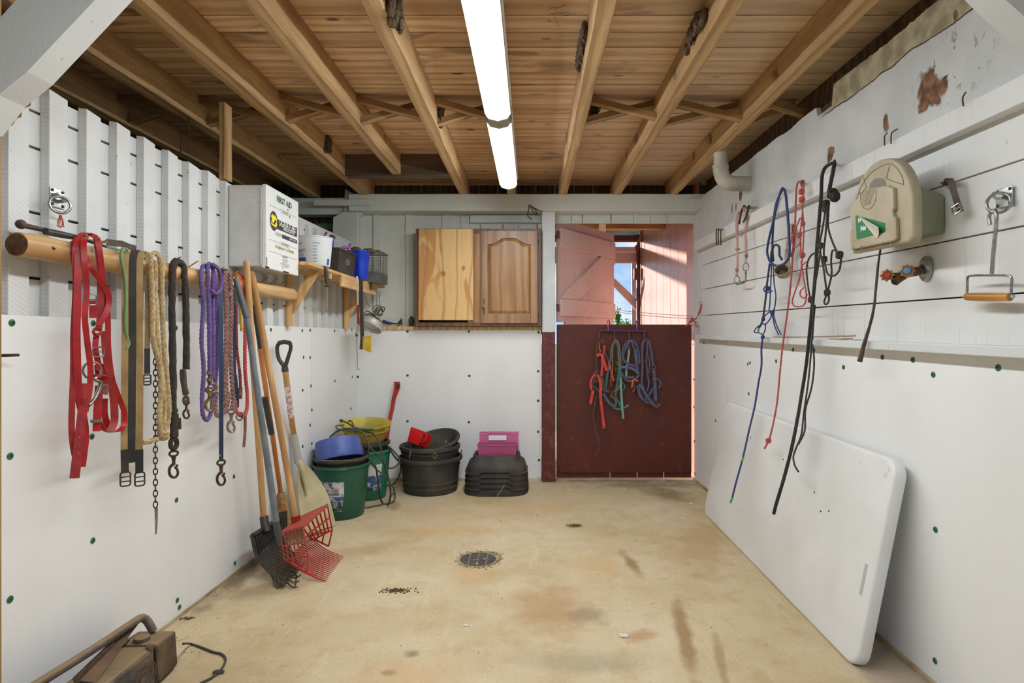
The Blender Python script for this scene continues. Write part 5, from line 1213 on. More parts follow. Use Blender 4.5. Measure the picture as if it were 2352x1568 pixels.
def mk_ply():
    t = NT('rotary_cut_plywood')
    m = t.map(sc=(1, 1, .22)); w_ = t.wave(2.4, m, dist=9, detail=2, dirn='X', dscale=1.1); n = t.noise(5, t.map(sc=(1, 1, .35)), detail=3, dist=1.2)
    col = t.mix(t.rng(n, .50, .56), lin(226, 186, 124), lin(200, 144, 82))
    col = t.mix(t.rng(w_, .9, 1.0, 0, .55), col, lin(176, 118, 62))
    g_ = t.noise(90, t.map(sc=(1, 1, .06)), detail=3); col = t.mix(t.rng(g_, .5, .75, 0, .35), col, lin(170, 120, 70))
    for (x_, z_, r_) in ((-.02, .04, .016), (.10, .05, .016), (-.18, -.0, .02)): col = t.mix(t.math('MULTIPLY', t.blob((x_ - .10, 0, z_ + .42), (r_, 1, r_ * 1.3), 0, 'Z', 20, .6, .4), .8), col, lin(150, 92, 46))
    return t.done(col, .5, 0, t.bump(g_, .15, .001))
MB().hexa([(X(962), yf - .024, Z(735)), (X(1088), yf - .024, Z(735.5)), (X(1088), yf - .007, Z(735.5)), (X(962), yf - .007, Z(735)), (X(963), yf - .024, Z(527)), (X(1087), yf - .024, Z(526.5)), (X(1087), yf - .007, Z(526.5)), (X(963), yf - .007, Z(527))]).build('plywood_door', mk_ply(), g, smooth=False, bevel=.0015)
# raised panel door with an arched top
x0, x1, z0, z1 = X(1105.5), X(1235), Z(742), Z(531.5); w_, h_ = x1 - x0, z1 - z0; yd = yf - .027
def arch(t, z_sh, z_pk):  # cathedral arch height
    s = abs(t - .5) * 2
    q = max(0, min(1, (.80 - s) / .62)); return z_sh + (z_pk - z_sh) * (q * q * (3 - 2 * q)) ** .8
xi0, xi1 = x0 + .052, x1 - .056; zi0 = z0 + .075; N_ = 40
top = [(xi0 + (xi1 - xi0) * i / N_, arch(i / N_, z1 - .103, z1 - .055)) for i in range(N_ + 1)]
door = MB(); door.hexa([(x0, yd + .019, z0), (xi0, yd + .019, z0), (xi0, yd, z0), (x0, yd, z0), (x0, yd + .019, z1), (xi0, yd + .019, z1), (xi0, yd, z1), (x0, yd, z1)])
door = MB(); door.box(x0, xi0, yd, yd + .019, z0, z1); door.box(xi1, x1, yd, yd + .019, z0, z1)
dd = door.build('panel_door', M_WALNUT, g, smooth=False, bevel=.002)
MB().box(xi0 + .0005, xi1 - .0005, yd + .0005, yd + .019, z0, zi0).build('bottom_rail', M_WALNUT, dd, smooth=False, bevel=.0015)
poly = [(xi0, z1), (xi1, z1)] + [(a, b) for a, b in reversed(top)]
MB().prism(poly, (0, yd + .019, 0), (1, 0, 0), (0, 0, 1), .0185).build('arched_rail', M_WALNUT, dd, smooth=False)
ins = .024; field = [(xi0 + ins, zi0 + ins)] + [(xi1 - ins, zi0 + ins)] + [(xi0 + ins + (xi1 - xi0 - 2 * ins) * (1 - i / N_), arch(1 - i / N_, z1 - .103 - ins * .9, z1 - .055 - ins)) for i in range(N_ + 1)]
outer = [(xi0, zi0), (xi1, zi0)] + [(a, b) for a, b in reversed(top)]
mb = MB(); k = len(outer); vs = [(a, yd + .013, b) for a, b in outer] + [(a + (0.0) , yd + .003, b) for a, b in field]
mb.add(vs, [[i, (i + 1) % k, (i + 1) % k + k, i + k] for i in range(k)] + [list(range(k, 2 * k))]); mb.build('raised_panel', M_WALIN, dd, smooth=False)
MB().box(xi0, xi1, yd + .013, yd + .019, zi0, z1 - .06).build('panel_back', M_WOODBOX, dd, smooth=False)
mb = MB()
for u in (1133, 1145, 1168, 1186, 1204): mb.box(X(u) - .0006, X(u) + .0006, yd + .0022, yd + .0032, zi0 + ins, z1 - .12)
mb.build('board_joint', mat('joint_tan', (196, 160, 116)), dd, smooth=False)
p = (X(1112.5), yd, Z(705)); MB().lathe([(.004, .002), (.004, -.010), (.011, -.018), (.011, -.024), (.006, -.028), (0, -.029)], Matrix.Translation(p) @ Matrix.Rotation(-PI / 2, 4, 'X'), 20).build('knob', mat('brushed_knob', (150, 148, 134), (110, 104, 90), ns=60, rough=.35, metal=.7), dd)
mb = MB()
for dz in (.065, -.06):
    s_ = 1 if dz > 0 else -1
    mb.prism([(-.007, 0), (.007, 0), (.004, .02 * s_), (.008, .028 * s_), (0, .042 * s_), (-.008, .028 * s_), (-.004, .02 * s_)], (X(1112.5), yd + .0002, Z(705) + dz * .35), (1, 0, 0), (0, 0, 1), .001)
mb.build('knob_plate', mat('copper_plate', (112, 72, 52), rough=.4, metal=.5), dd, smooth=False)
mb = MB()
for v in (555, 725): mb.box(x1 + .001, x1 + .008, yf - .012, yf - .006, Z(v) - .02, Z(v) + .02)
mb.build('hinge', M_RUST, g, smooth=False)
# wasp stick on the beam
mb = MB()
for pts in (((1215, 470), (1213, 485), (1211, 497)), ((1215, 470), (1228, 478), (1246, 486)), ((1218, 472), (1230, 482), (1234, 496)), ((1213, 497), (1222, 504)), ((1217, 471), (1226, 488), (1231, 492))): mb.tube(pp(4.63, *pts), .0035, 6, wob=.4)
tag(mb.build('dried_root', M_RUST), 'tangle of dried brown root hanging on the white header beam above the cabinet', 'root')

# ================================================================ the door's tack rack and halters
dr_ = 4.755
g = thing('tack_rack', 'purple metal tack rack with four hooks, hung over the lower door', 'rack', P(1434, 762, dr_))
MB().tube(pp(dr_, (1377, 759), (1485, 760)), .0085, 12).build('bar', mat('purple_enamel', (92, 58, 92), rough=.4), g)
for u in (1397, 1463): MB().tube([P(u, 757, dr_), P(u, 748, 4.765), P(u - 2, 742, 4.775), P(u + 0, 735.5, 4.787), P(u + 3, 736, 4.82), P(u + 3, 745, 4.832), P(u + 3, 756, 4.833)], .0042, 8).build('door_hook', mat('purple_grey_hook', (112, 96, 130), rough=.35, metal=.4), g)
for u in (1377, 1412, 1445, 1480): MB().tube([P(u, 760, dr_ - .005), P(u, 770, dr_ - .01), P(u + 1, 778, dr_ - .02), P(u + 4, 780, dr_ - .035), P(u + 5, 775, dr_ - .045)], .0045, 8).build('tack_hook', mat('purple_enamel', (92, 58, 92)), g)
M_CORAL = mat('coral_nylon', (220, 74, 62), (188, 54, 48), ns=30, rough=.55); M_TEAL = mat('teal_nylon', (50, 98, 98), (62, 116, 110), ns=30, rough=.6); M_TEALP = mat('pale_teal_nylon', (112, 160, 148), rough=.6)
M_BLN = mat('blue_nylon', (78, 92, 122), (62, 74, 100), ns=30, rough=.6); M_SLATE = mat('slate_nylon', (64, 74, 96), (88, 100, 120), ns=24, rough=.65); M_GOLD = mat('gold_cord', (164, 134, 72), rough=.7)
sc_ = 998 / 210
def H(x, y, d=0.0): return P(1330 + x / sc_, 730 + y / sc_, dr_ - .03 - d)
def HS(g, name, m, pts, w, d=0.0, wd=(1, 0, .15), t=.0025):
    pts = [H(p[0], p[1], (p[2] if len(p) > 2 else 0) + d) for p in pts]
    return MB().strap(pts, w, t, wd=wd if wd else (0, .3, 1)).build(name, m, g)
def HR(g, x, y, R=.010, d=.01, name='ring', m=None, sy=1): return MB().ring(H(x, y, d), R, .0016, (0.1, 1, .1), sy=sy, n=6, k=16).build(name, m or M_BRASS, g)
g = thing('halter', 'coral red nylon halter on the first hook, tangled with dark leather straps', 'halter', H(240, 240), 'halters on the door rack')
HS(g, 'crown_strap', M_CORAL, ((234, 372), (222, 330), (224, 275), (243, 238), (264, 270), (274, 330), (264, 400), (252, 440)), .011)
HS(g, 'cheek_strap', M_CORAL, ((200, 420), (215, 392), (250, 412), (272, 470), (290, 540), (305, 575)), .020, .012); HS(g, 'cheek_strap', M_CORAL, ((262, 400), (252, 450), (255, 510), (248, 580), (245, 635)), .018, .016)
HS(g, 'cheek_strap', M_LEATH, ((242, 246), (206, 280), (192, 360), (190, 500), (186, 640), (186, 700)), .014); HS(g, 'cheek_strap', M_LEATH, ((245, 255), (285, 320), (290, 400), (340, 500), (350, 600), (350, 680)), .014)
HS(g, 'throat_strap', M_CORAL, ((322, 470), (340, 540), (360, 620), (380, 690)), .012, .006)
HS(g, 'noseband', M_CORAL, ((205, 615), (175, 618), (140, 660), (125, 730), (140, 790), (152, 800)), .014, .01); HS(g, 'noseband', M_CORAL, ((155, 790), (140, 860), (125, 935)), .022, .014)
HS(g, 'noseband', M_LEATH, ((200, 560), (180, 650), (150, 740), (200, 780), (240, 830)), .016, .012); HS(g, 'hanging_strap', M_CORAL, ((205, 620), (235, 720), (235, 860), (250, 1000), (275, 1205)), .022, .014)
HS(g, 'throat_strap', M_LEATH, ((245, 630), (262, 720), (278, 792), (330, 800)), .022, .02)
for x, y in ((240, 370), (193, 410), (300, 530), (170, 600), (245, 640), (345, 690), (188, 690)): HR(g, x, y)
buckle(H(185, 820, .02), .024, .032, M_RUST, g, X=(1, 0, 0)); buckle(H(118, 985, .016), .012, .024, M_RUST, g, X=(1, 0, 0))
snap(H(350, 670, .02), .055, M_BRASS, g, side=(1, 0, 0), r=.002)
tag(MB().strap([H(185, 850, .02), H(170, 950, .02), H(155, 1080, .02), H(180, 1200, .02), H(212, 1320, .02), H(220, 1420, .02), H(200, 1470, .02), H(172, 1490, .02)], .013, .003, wd=(1, 0, .2)).build('leather_strap', M_LEATH), 'long dark leather strap dangling lowest under the coral halter on the red door', 'strap')
g = thing('halter', 'teal nylon halter with gold cord on the second hook of the door rack', 'halter', H(400, 240), 'halters on the door rack')
HS(g, 'crown_strap', M_TEAL, ((400, 250), (355, 330), (345, 460), (310, 620), (290, 780)), .016); HS(g, 'crown_strap', M_TEAL, ((405, 245), (428, 300), (432, 400), (440, 520), (420, 700), (395, 850)), .020, .004)
MB().tube([H(365, 600, .012), H(368, 420, .012), H(375, 270, .01), H(400, 238, .01), H(430, 270, .01), H(450, 400, .012), H(458, 560, .014), H(448, 720, .014), H(420, 785, .014), H(375, 800, .014)], .003, 6).build('gold_cord', M_GOLD, g)
HS(g, 'tongue_strap', M_TEAL, ((435, 475), (445, 560), (455, 650)), .024, .016, t=.004); HS(g, 'tongue_strap', M_TEALP, ((455, 655), (460, 800), (470, 950), (483, 1100)), .018, .016)
HS(g, 'noseband', M_SLATE, ((265, 825), (310, 900), (350, 945), (390, 960)), .022, .018); HS(g, 'noseband', M_TEAL, ((340, 850), (390, 880), (405, 930), (385, 965)), .014, .01)
HS(g, 'chin_strap', M_TEAL, ((370, 980), (440, 995), (500, 975), (540, 950)), .014, .01, wd=None); HS(g, 'chin_strap', M_TEAL, ((395, 870), (440, 930), (460, 980)), .016, .006); HS(g, 'chin_strap', M_TEAL, ((470, 700), (500, 740), (485, 790)), .008)
buckle(H(428, 490, .02), .022, .026, M_BRASS, g, X=(1, 0, 0)); HR(g, 410, 565, .012); HR(g, 375, 975, .009)
snap(H(360, 800, .02), .03, M_BRASS, g, side=(1, 0, 0), r=.002); snap(H(400, 840, .02), .03, M_BRASS, g, ax=(.3, 0, -1), side=(1, 0, 0), r=.002)
g = thing('halter', 'blue nylon halter bunched short with an orange tag, on the third hook', 'halter', H(560, 240), 'halters on the door rack')
HS(g, 'crown_strap', M_BLN, ((470, 450), (480, 330), (530, 255), (580, 240), (630, 300), (655, 400), (660, 500)), .014); HS(g, 'crown_strap', M_SLATE, ((480, 420), (500, 350), (530, 290), (560, 243), (600, 330), (615, 430), (625, 500)), .014, .006)
HS(g, 'cheek_strap', M_BLN, ((480, 380), (490, 460), (560, 510), (610, 520)), .018, .012); HS(g, 'cheek_strap', M_BLN, ((622, 340), (628, 480), (635, 600)), .024, .010); HS(g, 'cheek_strap', M_TEALP, ((548, 330), (545, 380), (535, 450), (518, 560), (515, 650)), .016, .008)
HS(g, 'noseband', M_SLATE, ((460, 535), (530, 538), (600, 562), (655, 612)), .022, .02, wd=(0, .2, 1)); HS(g, 'noseband', M_BLN, ((475, 600), (500, 660), (560, 690), (620, 660), (655, 615)), .016, .012, wd=(0, .2, 1)); HS(g, 'noseband', M_SLATE, ((500, 640), (560, 650), (600, 640)), .014, .016, wd=(0, .2, 1))
HS(g, 'chin_strap', M_SLATE, ((600, 690), (605, 740), (600, 770)), .010); HS(g, 'tag', mat('orange_tag', (232, 104, 40)), ((575, 760), (585, 700), (595, 670), (645, 690)), .010, .02)
buckle(H(545, 325, .014), .016, .026, M_BRASS, g, X=(1, 0, .4)); HR(g, 655, 490, .010); HR(g, 480, 480, .010); HR(g, 640, 340, .008); snap(H(610, 765, .02), .035, M_BRASS, g, ax=(-.5, 0, -1), side=(1, 0, 0), r=.002)
g = thing('halter', 'dusty slate blue halter with large oval buckle on the last hook', 'halter', H(740, 240), 'halters on the door rack')
HS(g, 'crown_strap', M_SLATE, ((694, 500), (688, 330), (710, 245), (750, 240), (780, 320), (795, 420), (808, 520)), .016); HS(g, 'crown_strap', M_BLN, ((740, 246), (746, 350), (736, 480), (746, 600), (762, 720), (740, 800)), .013, -.005)
HS(g, 'cheek_strap', M_SLATE, ((695, 470), (690, 600), (684, 715), (700, 760)), .015, .006); HS(g, 'cheek_strap', M_SLATE, ((812, 545), (818, 600), (826, 680)), .022, .012); HS(g, 'cheek_strap', M_BLN, ((826, 690), (832, 800), (838, 905)), .024, .012)
HS(g, 'noseband', M_SLATE, ((648, 725), (690, 765), (740, 855), (815, 950)), .024, .02); HS(g, 'noseband', M_SLATE, ((640, 740), (670, 850), (720, 910), (800, 930)), .022, .004); HS(g, 'noseband', M_BLN, ((810, 760), (770, 830), (720, 900)), .020, .002); HS(g, 'chin_strap', M_BLN, ((840, 660), (885, 690), (890, 730), (870, 760)), .012, .004)
HS(g, 'noseband', M_BLN, ((800, 940), (845, 965), (885, 940)), .022, .018, wd=(0, .2, 1)); HS(g, 'cheek_strap', M_SLATE, ((750, 400), (770, 480), (765, 590)), .010)
MB().rect(H(812, 535, .02), .026, .036, .003, (1, 0, 0), (0, 0, 1), .45).build('oval_buckle', M_NICKEL, g); buckle(H(845, 945, .024), .026, .030, M_BRASS, g, X=(1, 0, 0), bars=2)
HR(g, 825, 670, .014); HR(g, 695, 475, .012); HR(g, 765, 590, .006); HR(g, 742, 410, .006); HR(g, 710, 905, .009, m=M_RUST)
# orange twine at the door post
mb = MB(); random.seed(5)
for k in range(5): mb.tube([P(1611 + k * .5, 698, 4.60), P(1604 + k, 718, 4.62), P(1597 - k, 735, 4.64), P(1583 - k * 3, 736 + 4 * k, 4.66)], .0022, 5)
mb.ring(P(1610, 697, 4.60), .014, .0025, (.3, 1, 0)); knot(mb, P(1590, 733, 4.65), .012, .003, 2); knot(mb, P(1586, 738, 4.65), .010, .003, 4)
for k in range(5): mb.tube([P(1590, 735, 4.65), P(1596 + k, 741, 4.66), P(1600 - 4 * k, 752 - (k % 2) * 6, 4.67)], .0013, 4)
tag(mb.build('baling_twine', mat('rust_twine', (176, 84, 48))), 'knotted orange baling twine tied at the right door post', 'twine')
# ================================================================ buckets in the left corner
c = V((-1.245, 3.86, 0)); r0, r1, h = .142, .176, .343
g = thing('heated_bucket', 'dark green heated bucket with torn picture label, in front beside the shovel', 'bucket', c)
mb = bucket('', '', c, r0, r1, h, None, rim=.008, flatx=-1.425); bd = mb.build('body', M_GRNB, g)
MB().tube([c + V((.182 * math.cos(a), .182 * math.sin(a), h - .012 + .0)) for a in [x * .1 - 2.2 for x in range(12)]], .0075, 8).build('pour_lip', M_GRNB, g)
tl = (r1 - r0) / h
M_LAB = NT('torn_label'); n_ = M_LAB.noise(16, detail=6); M_LAB = M_LAB.done(M_LAB.mix(M_LAB.rng(n_, .5, .62), lin(214, 212, 206), lin(160, 158, 160)), .6)
M_LABB = NT('worn_blue_label'); n_ = M_LABB.noise(26, detail=6); M_LABB = M_LABB.done(M_LABB.mix(M_LABB.rng(n_, .54, .60), lin(64, 92, 138), lin(190, 190, 186)), .6)
M_LABD = NT('worn_dark_label'); n_ = M_LABD.noise(34, detail=6); M_LABD = M_LABD.done(M_LABD.mix(M_LABD.rng(n_, .50, .56), lin(40, 66, 58), lin(150, 158, 148)), .6)
M_LABH = NT('label_picture'); n_ = M_LABH.noise(40, detail=4); M_LABH = M_LABH.done(M_LABH.mix(M_LABH.rng(n_, .5, .55), lin(206, 204, 210), lin(92, 60, 92)), .6)
def patch(cc, rr, a0, a1, z0, z1, m, par, name, tl_, jag=0, e=.0012, seed=0):
    k = 14; vs = []; mb = MB()
    for i in range(k + 1):
        a = a0 + (a1 - a0) * i / k; j0 = jag * noise.noise(V((i * .6, seed, 0))); j1 = jag * noise.noise(V((i * .6, seed, 9)))
        for z in (z0 + j0, z1 + j1): vs.append((cc[0] + math.cos(a) * (rr + e + z * tl_), cc[1] + math.sin(a) * (rr + e + z * tl_), cc[2] + z))
    mb.add(vs, [[2 * i, 2 * i + 2, 2 * i + 3, 2 * i + 1] for i in range(k)]); return mb.build(name, m, par)
a0, a1 = -2.30, -1.17
lb = patch(c, r0, a0, a1, .155, .250, M_LAB, bd, 'label', tl, .012)
patch(c, r0, a0 + .05, a1 - .04, .212, .242, M_LABH, bd, 'label_picture', tl, .010, .0018, 3)
patch(c, r0, a0, a1, .118, .155, M_LABB, bd, 'label', tl, .004, .0014, 5)
patch(c, r0, a0 + .1, a1 - .05, .060, .120, M_LABD, bd, 'label', tl, .012, .0013, 8)
K2 = mat('label_black', (34, 32, 34), rough=.6); K3 = mat('label_magenta', (178, 60, 92), rough=.6)
def cb(a_c, zc, e=.0026): return lambda a, b: V((c[0] + math.cos(a_c + a / (r0 + zc * tl)) * (r0 + e + (zc + b) * tl), c[1] + math.sin(a_c + a / (r0 + zc * tl)) * (r0 + e + (zc + b) * tl), c[2] + zc + b))
text('5 GALLON', .019, (0, 0, 0), TX, TY, K2, bd, bend=cb(-1.95, .195), bold=.0004, sx=.72); text('HEATED', .019, (0, 0, 0), TX, TY, K3, bd, bend=cb(-1.52, .195), bold=.0004, sx=.72)
text('FLAT-BACK BUCKET', .019, (0, 0, 0), TX, TY, K2, bd, bend=cb(-1.74, .172), bold=.0004, sx=.72)
MB().ring(c + V((.17, -.05, .325)), .007, .002, (.3, .9, 0)).build('handle_eye', M_NICKEL, g)
# black bucket nested, blue pan in it
c2 = c + V((0, 0, .16))
g = thing('rubber_bucket', 'black bucket with dusty rim nested in the front dark green bucket', 'bucket', c2)
bucket('', '', c2, .115, .166, .228, None, rim=.010, flatx=-1.42).build('body', M_RUBB, g)
MB().tube([c + V((.176 * math.cos(a), .176 * math.sin(a), .385 + .004 * math.sin(3 * a))) for a in [-.05 - x * .15 for x in range(21)]], .0026, 6).build('bail_handle', M_NICKEL, g)
Mr = Matrix.Rotation(math.radians(-13), 4, 'Y') @ Matrix.Rotation(math.radians(-17), 4, 'X')
pc = V((-1.25, 3.84, .362))
g = thing('feed_pan', 'blue plastic feed pan tilted upside down in the black bucket', 'pan', pc)
MM = Matrix.Translation(pc) @ Mr
mb = MB().lathe([(.150, 0), (.152, .004), (.150, .03), (.143, .11), (.140, .128), (.136, .130), (.134, .126), (.139, .10), (.146, .01)], MM, 48)
for v in mb.v:
    if v.x < LX(v.y, .012): v.x = LX(v.y, .012)
mb.build('body', M_BLUB, g)
mb = MB().lathe([(0, .095), (.138, .098), (.138, .101), (0, .099)], MM, 48)
for v in mb.v:
    if v.x < LX(v.y, .014): v.x = LX(v.y, .014)
mb.build('floor_of_pan', M_BLUB, g)
g2 = MB(); q = MM @ V((-.10, -.112, .03)); g2.slab([MM @ V((-.125, -.084, .01)), MM @ V((-.095, -.118, .01)), MM @ V((-.092, -.114, .05)), MM @ V((-.112, -.092, .062))], (0, -1, 0), .001); g2.build('label_scrap', M_LAB, g, smooth=False)
# second green bucket, pan, yellow bucket
c3 = V((-1.185, 4.28, 0))
g = thing('heated_bucket', 'lighter green heated bucket at the back with its cord hanging over it', 'bucket', c3)
bd = bucket('', '', c3, .125, .156, .35, None, rim=.008).build('body', M_GRNB2, g)
patch(c3, .125, -1.35, -.62, .09, .26, M_LAB, bd, 'label', .089, .01); patch(c3, .125, -1.35, -.62, .10, .18, M_LABB, bd, 'label', .089, .006, .0018, 2)
patch(c3, .125, -1.35, -.66, .075, .10, M_LABD, bd, 'label', .089, .006, .0018, 6)
c4 = c3 + V((-.005, 0, .20))
g = thing('rubber_bucket', 'black rubber bucket nested in the rear lighter green bucket', 'bucket', c4)
bucket('', '', c4, .105, .146, .205, None, rim=.011).build('body', M_RUBB, g)
c5 = V((-1.205, 4.28, .395)); My = Matrix.Rotation(math.radians(2), 4, 'Y') @ Matrix.Rotation(math.radians(5), 4, 'X')
g = thing('yellow_pan', 'grubby yellow feed pan on top of the rear green bucket', 'pan', c5); g.name = 'feed_tub'; WL['feed_tub'] = WL['yellow_pan']
mb = bucket('', '', c5, .125, .178, .145, None, M=My, rim=.004, th=.005, bands=((.10, .006, .006),), flatx=-1.42); mb.build('body', M_YELB, g)
MB().lathe([(0, .03), (.10, .012), (.115, .03), (.115, .032), (0, .014)], Matrix.Translation(c5 + V((.01, 0, .055))) @ My, 32).build('green_liner', M_LIMEP, g)
MB().ring(P(888, 986, 4.12), .009, .003, (0, 1, 0)).build('handle_eye', M_YELB, g)
g = thing('cord', 'black power cord looped over the yellow pan and hanging down to the floor', 'cord', FP(880, 1158))
MB().tube(pp(4.1, (757, 1004, 3.98), (775, 990, 4.0), (800, 984, 4.05), (830, 988, 4.08), (862, 1000, 4.06), (880, 1050, 4.02), (893, 1100, 3.98), (897, 1130, 3.98), (893, 1155, 4.05), (885, 1160, 4.09), (876, 1150, 4.07), (868, 1105, 4.0), (862, 1070, 3.97), (848, 1052, 3.98)), .0062, 10, step=.02).build('cord', M_CORD, g)
MB().tube(pp(4.1, (786, 966, 4.05), (800, 972, 4.03), (818, 983, 4.0), (850, 986, 3.98), (858, 985, 3.98)), .0060, 10).build('cord', M_CORDG, g)
MB().tube([P(785, 966, 4.05) + V((-.012, 0, .004)), P(787, 967, 4.05)], .011, 8).build('plug', M_CORD, g)
tag(MB().tube(pp(4.1, (800, 968, 4.00), (806, 966, 3.99), (815, 985, 3.98), (828, 1015, 3.97), (840, 1045, 3.97), (846, 1040, 3.96), (844, 1010, 3.95), (830, 990, 3.96), (790, 988, 3.98), (772, 982, 3.99), (772, 978, 4.0), (790, 976, 4.05)), .0052, 10).build('cord', M_CORDG), 'grey dusty cord coiled across the mouth of the yellow pan', 'cord')
tag(MB().tube(pp(4.1, (845, 1022, 3.99), (862, 1040, 3.98), (880, 1060, 3.98), (888, 1072, 4.0), (900, 1075, 4.05), (915, 1065, 4.12), (916, 1050, 4.16), (908, 1040, 4.18), (898, 1030, 4.16), (890, 1026, 4.14)), .0056, 10).build('cord', M_CORD), 'black cord running from the yellow pan across to the rubber tub', 'cord')
tag(MB().tube([P(848, 1056, 4.02), P(862, 1075, 4.0), P(886, 1095, 4.04), P(900, 1115, 4.1)] + [FP(u, v) + V((0, 0, z)) for u, v, z in ((905, 1132, .03), (902, 1155, .008), (880, 1160, .007), (850, 1166, .007), (834, 1168, .007))], .0054, 10).build('cord', M_CORDG), 'grey cord lying on the floor in front of the rear green bucket', 'cord')
tag(MB().tube([P(893, 1028, 4.3), P(905, 1045, 4.32), P(920, 1068, 4.4)] + [FP(u, v) + V((0, 0, .006)) for u, v in ((905, 1112), (885, 1118), (878, 1120))], .005, 8).build('cord', M_CORD), 'short black cord on the floor behind the green buckets', 'cord')
tag(MB().tube([P(893, 1026, 4.22), P(900, 1040, 4.25), P(912, 1056, 4.27), P(922, 1064, 4.28)], .005, 8).build('cord', M_CORD), 'second black cord drooping between the rear green bucket and the rubber tub', 'cord')
# red long handle leaning on the back wall
g = thing('manure_scoop_handle', 'flat red handle with a slot grip leaning in the back left corner', 'scoop', P(890, 1010, 4.5)); g.name = 'plastic_scoop'; WL['plastic_scoop'] = WL['manure_scoop_handle']
mb = MB(); A, B = P(913, 876, 4.70), P(893, 972, 4.60)
o = P(890, 985, 4.58)
ctr = [(P(909, 879, 4.71), .016), (P(912, 876, 4.71), .022), (P(913, 888, 4.705), .024), (P(910, 900, 4.70), .020), (P(905, 915, 4.69), .016), (P(902, 935, 4.67), .0155), (P(893, 975, 4.61), .0155), (P(884, 1040, 4.50), .0155)]
vs = []
for p, w_ in ctr: vs += [p + V((-w_, 0, 0)), p + V((w_, 0, 0)), p + V((w_, -.012, 0)), p + V((-w_, -.012, 0))]
fs = []
for i in range(len(ctr) - 1):
    for j in range(4): fs.append([i * 4 + j, i * 4 + (j + 1) % 4, i * 4 + 4 + (j + 1) % 4, i * 4 + 4 + j])
fs += [[3, 2, 1, 0], [len(ctr) * 4 - 4 + j for j in range(4)]]
mb.add(vs, fs); mb.build('handle', M_REDP, g, bevel=.002)
MB().slab([P(909, 889, 4.69), P(914, 880, 4.69), P(918, 884, 4.69), P(912, 897, 4.69)], (0, -1, 0), .0015).build('grip_slot', mat('slot_dark_red', (84, 20, 18)), g, smooth=False)
mb = MB()
for i in range(11): p = P(910 - i * 1.5, 912 + i * 5.5, 4.683 - i * .0055); mb.box(p.x, p.x + .008, p.y - .014, p.y - .010, p.z, p.z + .004)
mb.build('grip_notches', mat('notch_pink', (206, 120, 110)), g, smooth=False)

# ================================================================ black rubber tubs
c = V((-.765, 4.47, 0))
def tub(name, label, c, r0, r1, h, M=None, bands=(), rim=.013, m=None, rope=False):
    g = thing(name, label, 'tub', c)
    bucket('', '', c, r0, r1, h, None, M=M, rim=rim, th=.010, bands=bands, n=56).build('body', m or M_RUBB, g); return g
tub('rubber_tub', 'large black rubber tub, the bottom one of the stack by the green buckets', c, .198, .226, .262, bands=((.045, .006, .008), (.085, .005, .006), (.20, .003, .004)))
g = tub('rubber_tub', 'black rubber tub with metal loops nested in the large bottom tub', c + V((-.005, 0, .16)), .19, .214, .185, bands=((.145, .010, .014),))
for u, v in ((999, 1046), (919, 1026), (1060, 1038)):
    MB().ring(P(u, v, 4.235 if u == 999 else 4.42), .014, .003, (0, 1, 0) if u == 999 else (1, 0, 0), sx=1.3).build('metal_loop', M_BRASS, g)
MB().strap([P(943, 1036, 4.24), P(940, 1052, 4.235)], .003, .002, wd=(1, 0, 0)).build('string_tail', M_JUTE, g)
g = tub('rubber_tub', 'shallow black rubber pan resting tilted on the nested tubs', c + V((.055, .03, .292)), .13, .172, .10, M=Matrix.Rotation(math.radians(-9), 4, 'Y') @ Matrix.Rotation(math.radians(16), 4, 'X'), rim=.009)
MB().ring(P(1024, 1014, 4.30), .008, .0025, (0, 1, 0)).build('metal_loop', M_NICKEL, g)
g = thing('feed_scoop', 'bright red plastic scoop lying tilted in the top rubber tub', 'scoop', P(967, 1020, 4.40))
Ms = Matrix.Translation(P(962, 1006, 4.40)) @ Matrix.Rotation(math.radians(12), 4, 'Y') @ Matrix.Rotation(math.radians(-30), 4, 'Z') @ Matrix.Rotation(math.radians(-20), 4, 'X')
mb = taperbox(-.070, .070, -.055, .055, -.055, .055, ins=.014, th=.004, rim=0)
mb.v = [Ms @ v for v in mb.v]; mb.build('body', mat('bright_red_plastic', (206, 20, 24), rough=.35), g, smooth=False, bevel=.003)
mb = MB(); mb.obox((.0, -.0, .0), (.004, .09, .1)); mb.v = [Ms @ (v + V((.074, 0, 0))) for v in mb.v]; mb.build('side_wall', mat('bright_red_plastic', (206, 20, 24)), g, bevel=.002)
mb = MB(); mb.tube([Ms @ V(p) for p in ((.06, -.05, -.03), (.095, -.05, -.02), (.095, -.05, .03), (.06, -.05, .045))], .007, 8); mb.build('handle', M_REDP, g)

# ================================================================ stack of rubber feeders with pink bins
c = V((-.262, 4.49, 0)); HW = .232
def feeder(z, top, label):
    g = thing('rubber_feeder', label, 'feeder', c + V((0, 0, z)), 'stack of rubber feeders')
    def wave(a, r, zz):   # raised notch in the lower lip at the front
        if zz > .03 or r < .2: return 0
        d = abs(((a + PI / 2 + PI) % (2 * PI)) - PI); return .020 * max(0, min(1, (.29 - d) / .07)) if z > 0 else 0
    prof = [(HW - .012, .004), (HW - .002, 0), (HW + .008, .003), (HW + .008, .010), (HW - .004, .013), (HW - .006, .05), (HW - .018, .088), (HW - .040, .108), (HW - .046, .118), (HW - .054, .158), (HW - .060, .168), (HW - .070, .170), (HW - .078, .160), (HW - .085, .07), (0, .065)]
    sc = 1 - z * .10
    prof = [(r * sc, zz * .76) for r, zz in prof]
    o = MB().lathe(prof, Matrix.Translation(c + V((0, 0, z))), 88, 3.6, 1, .90, wave=wave).build('body', M_RUBB, g)
    return g
names = ['bottom one of the stack, with a small drain hole', 'second from the bottom of the stack', 'middle one of the stack', 'second from the top of the stack', 'topmost of the stack, holding the pink bins']
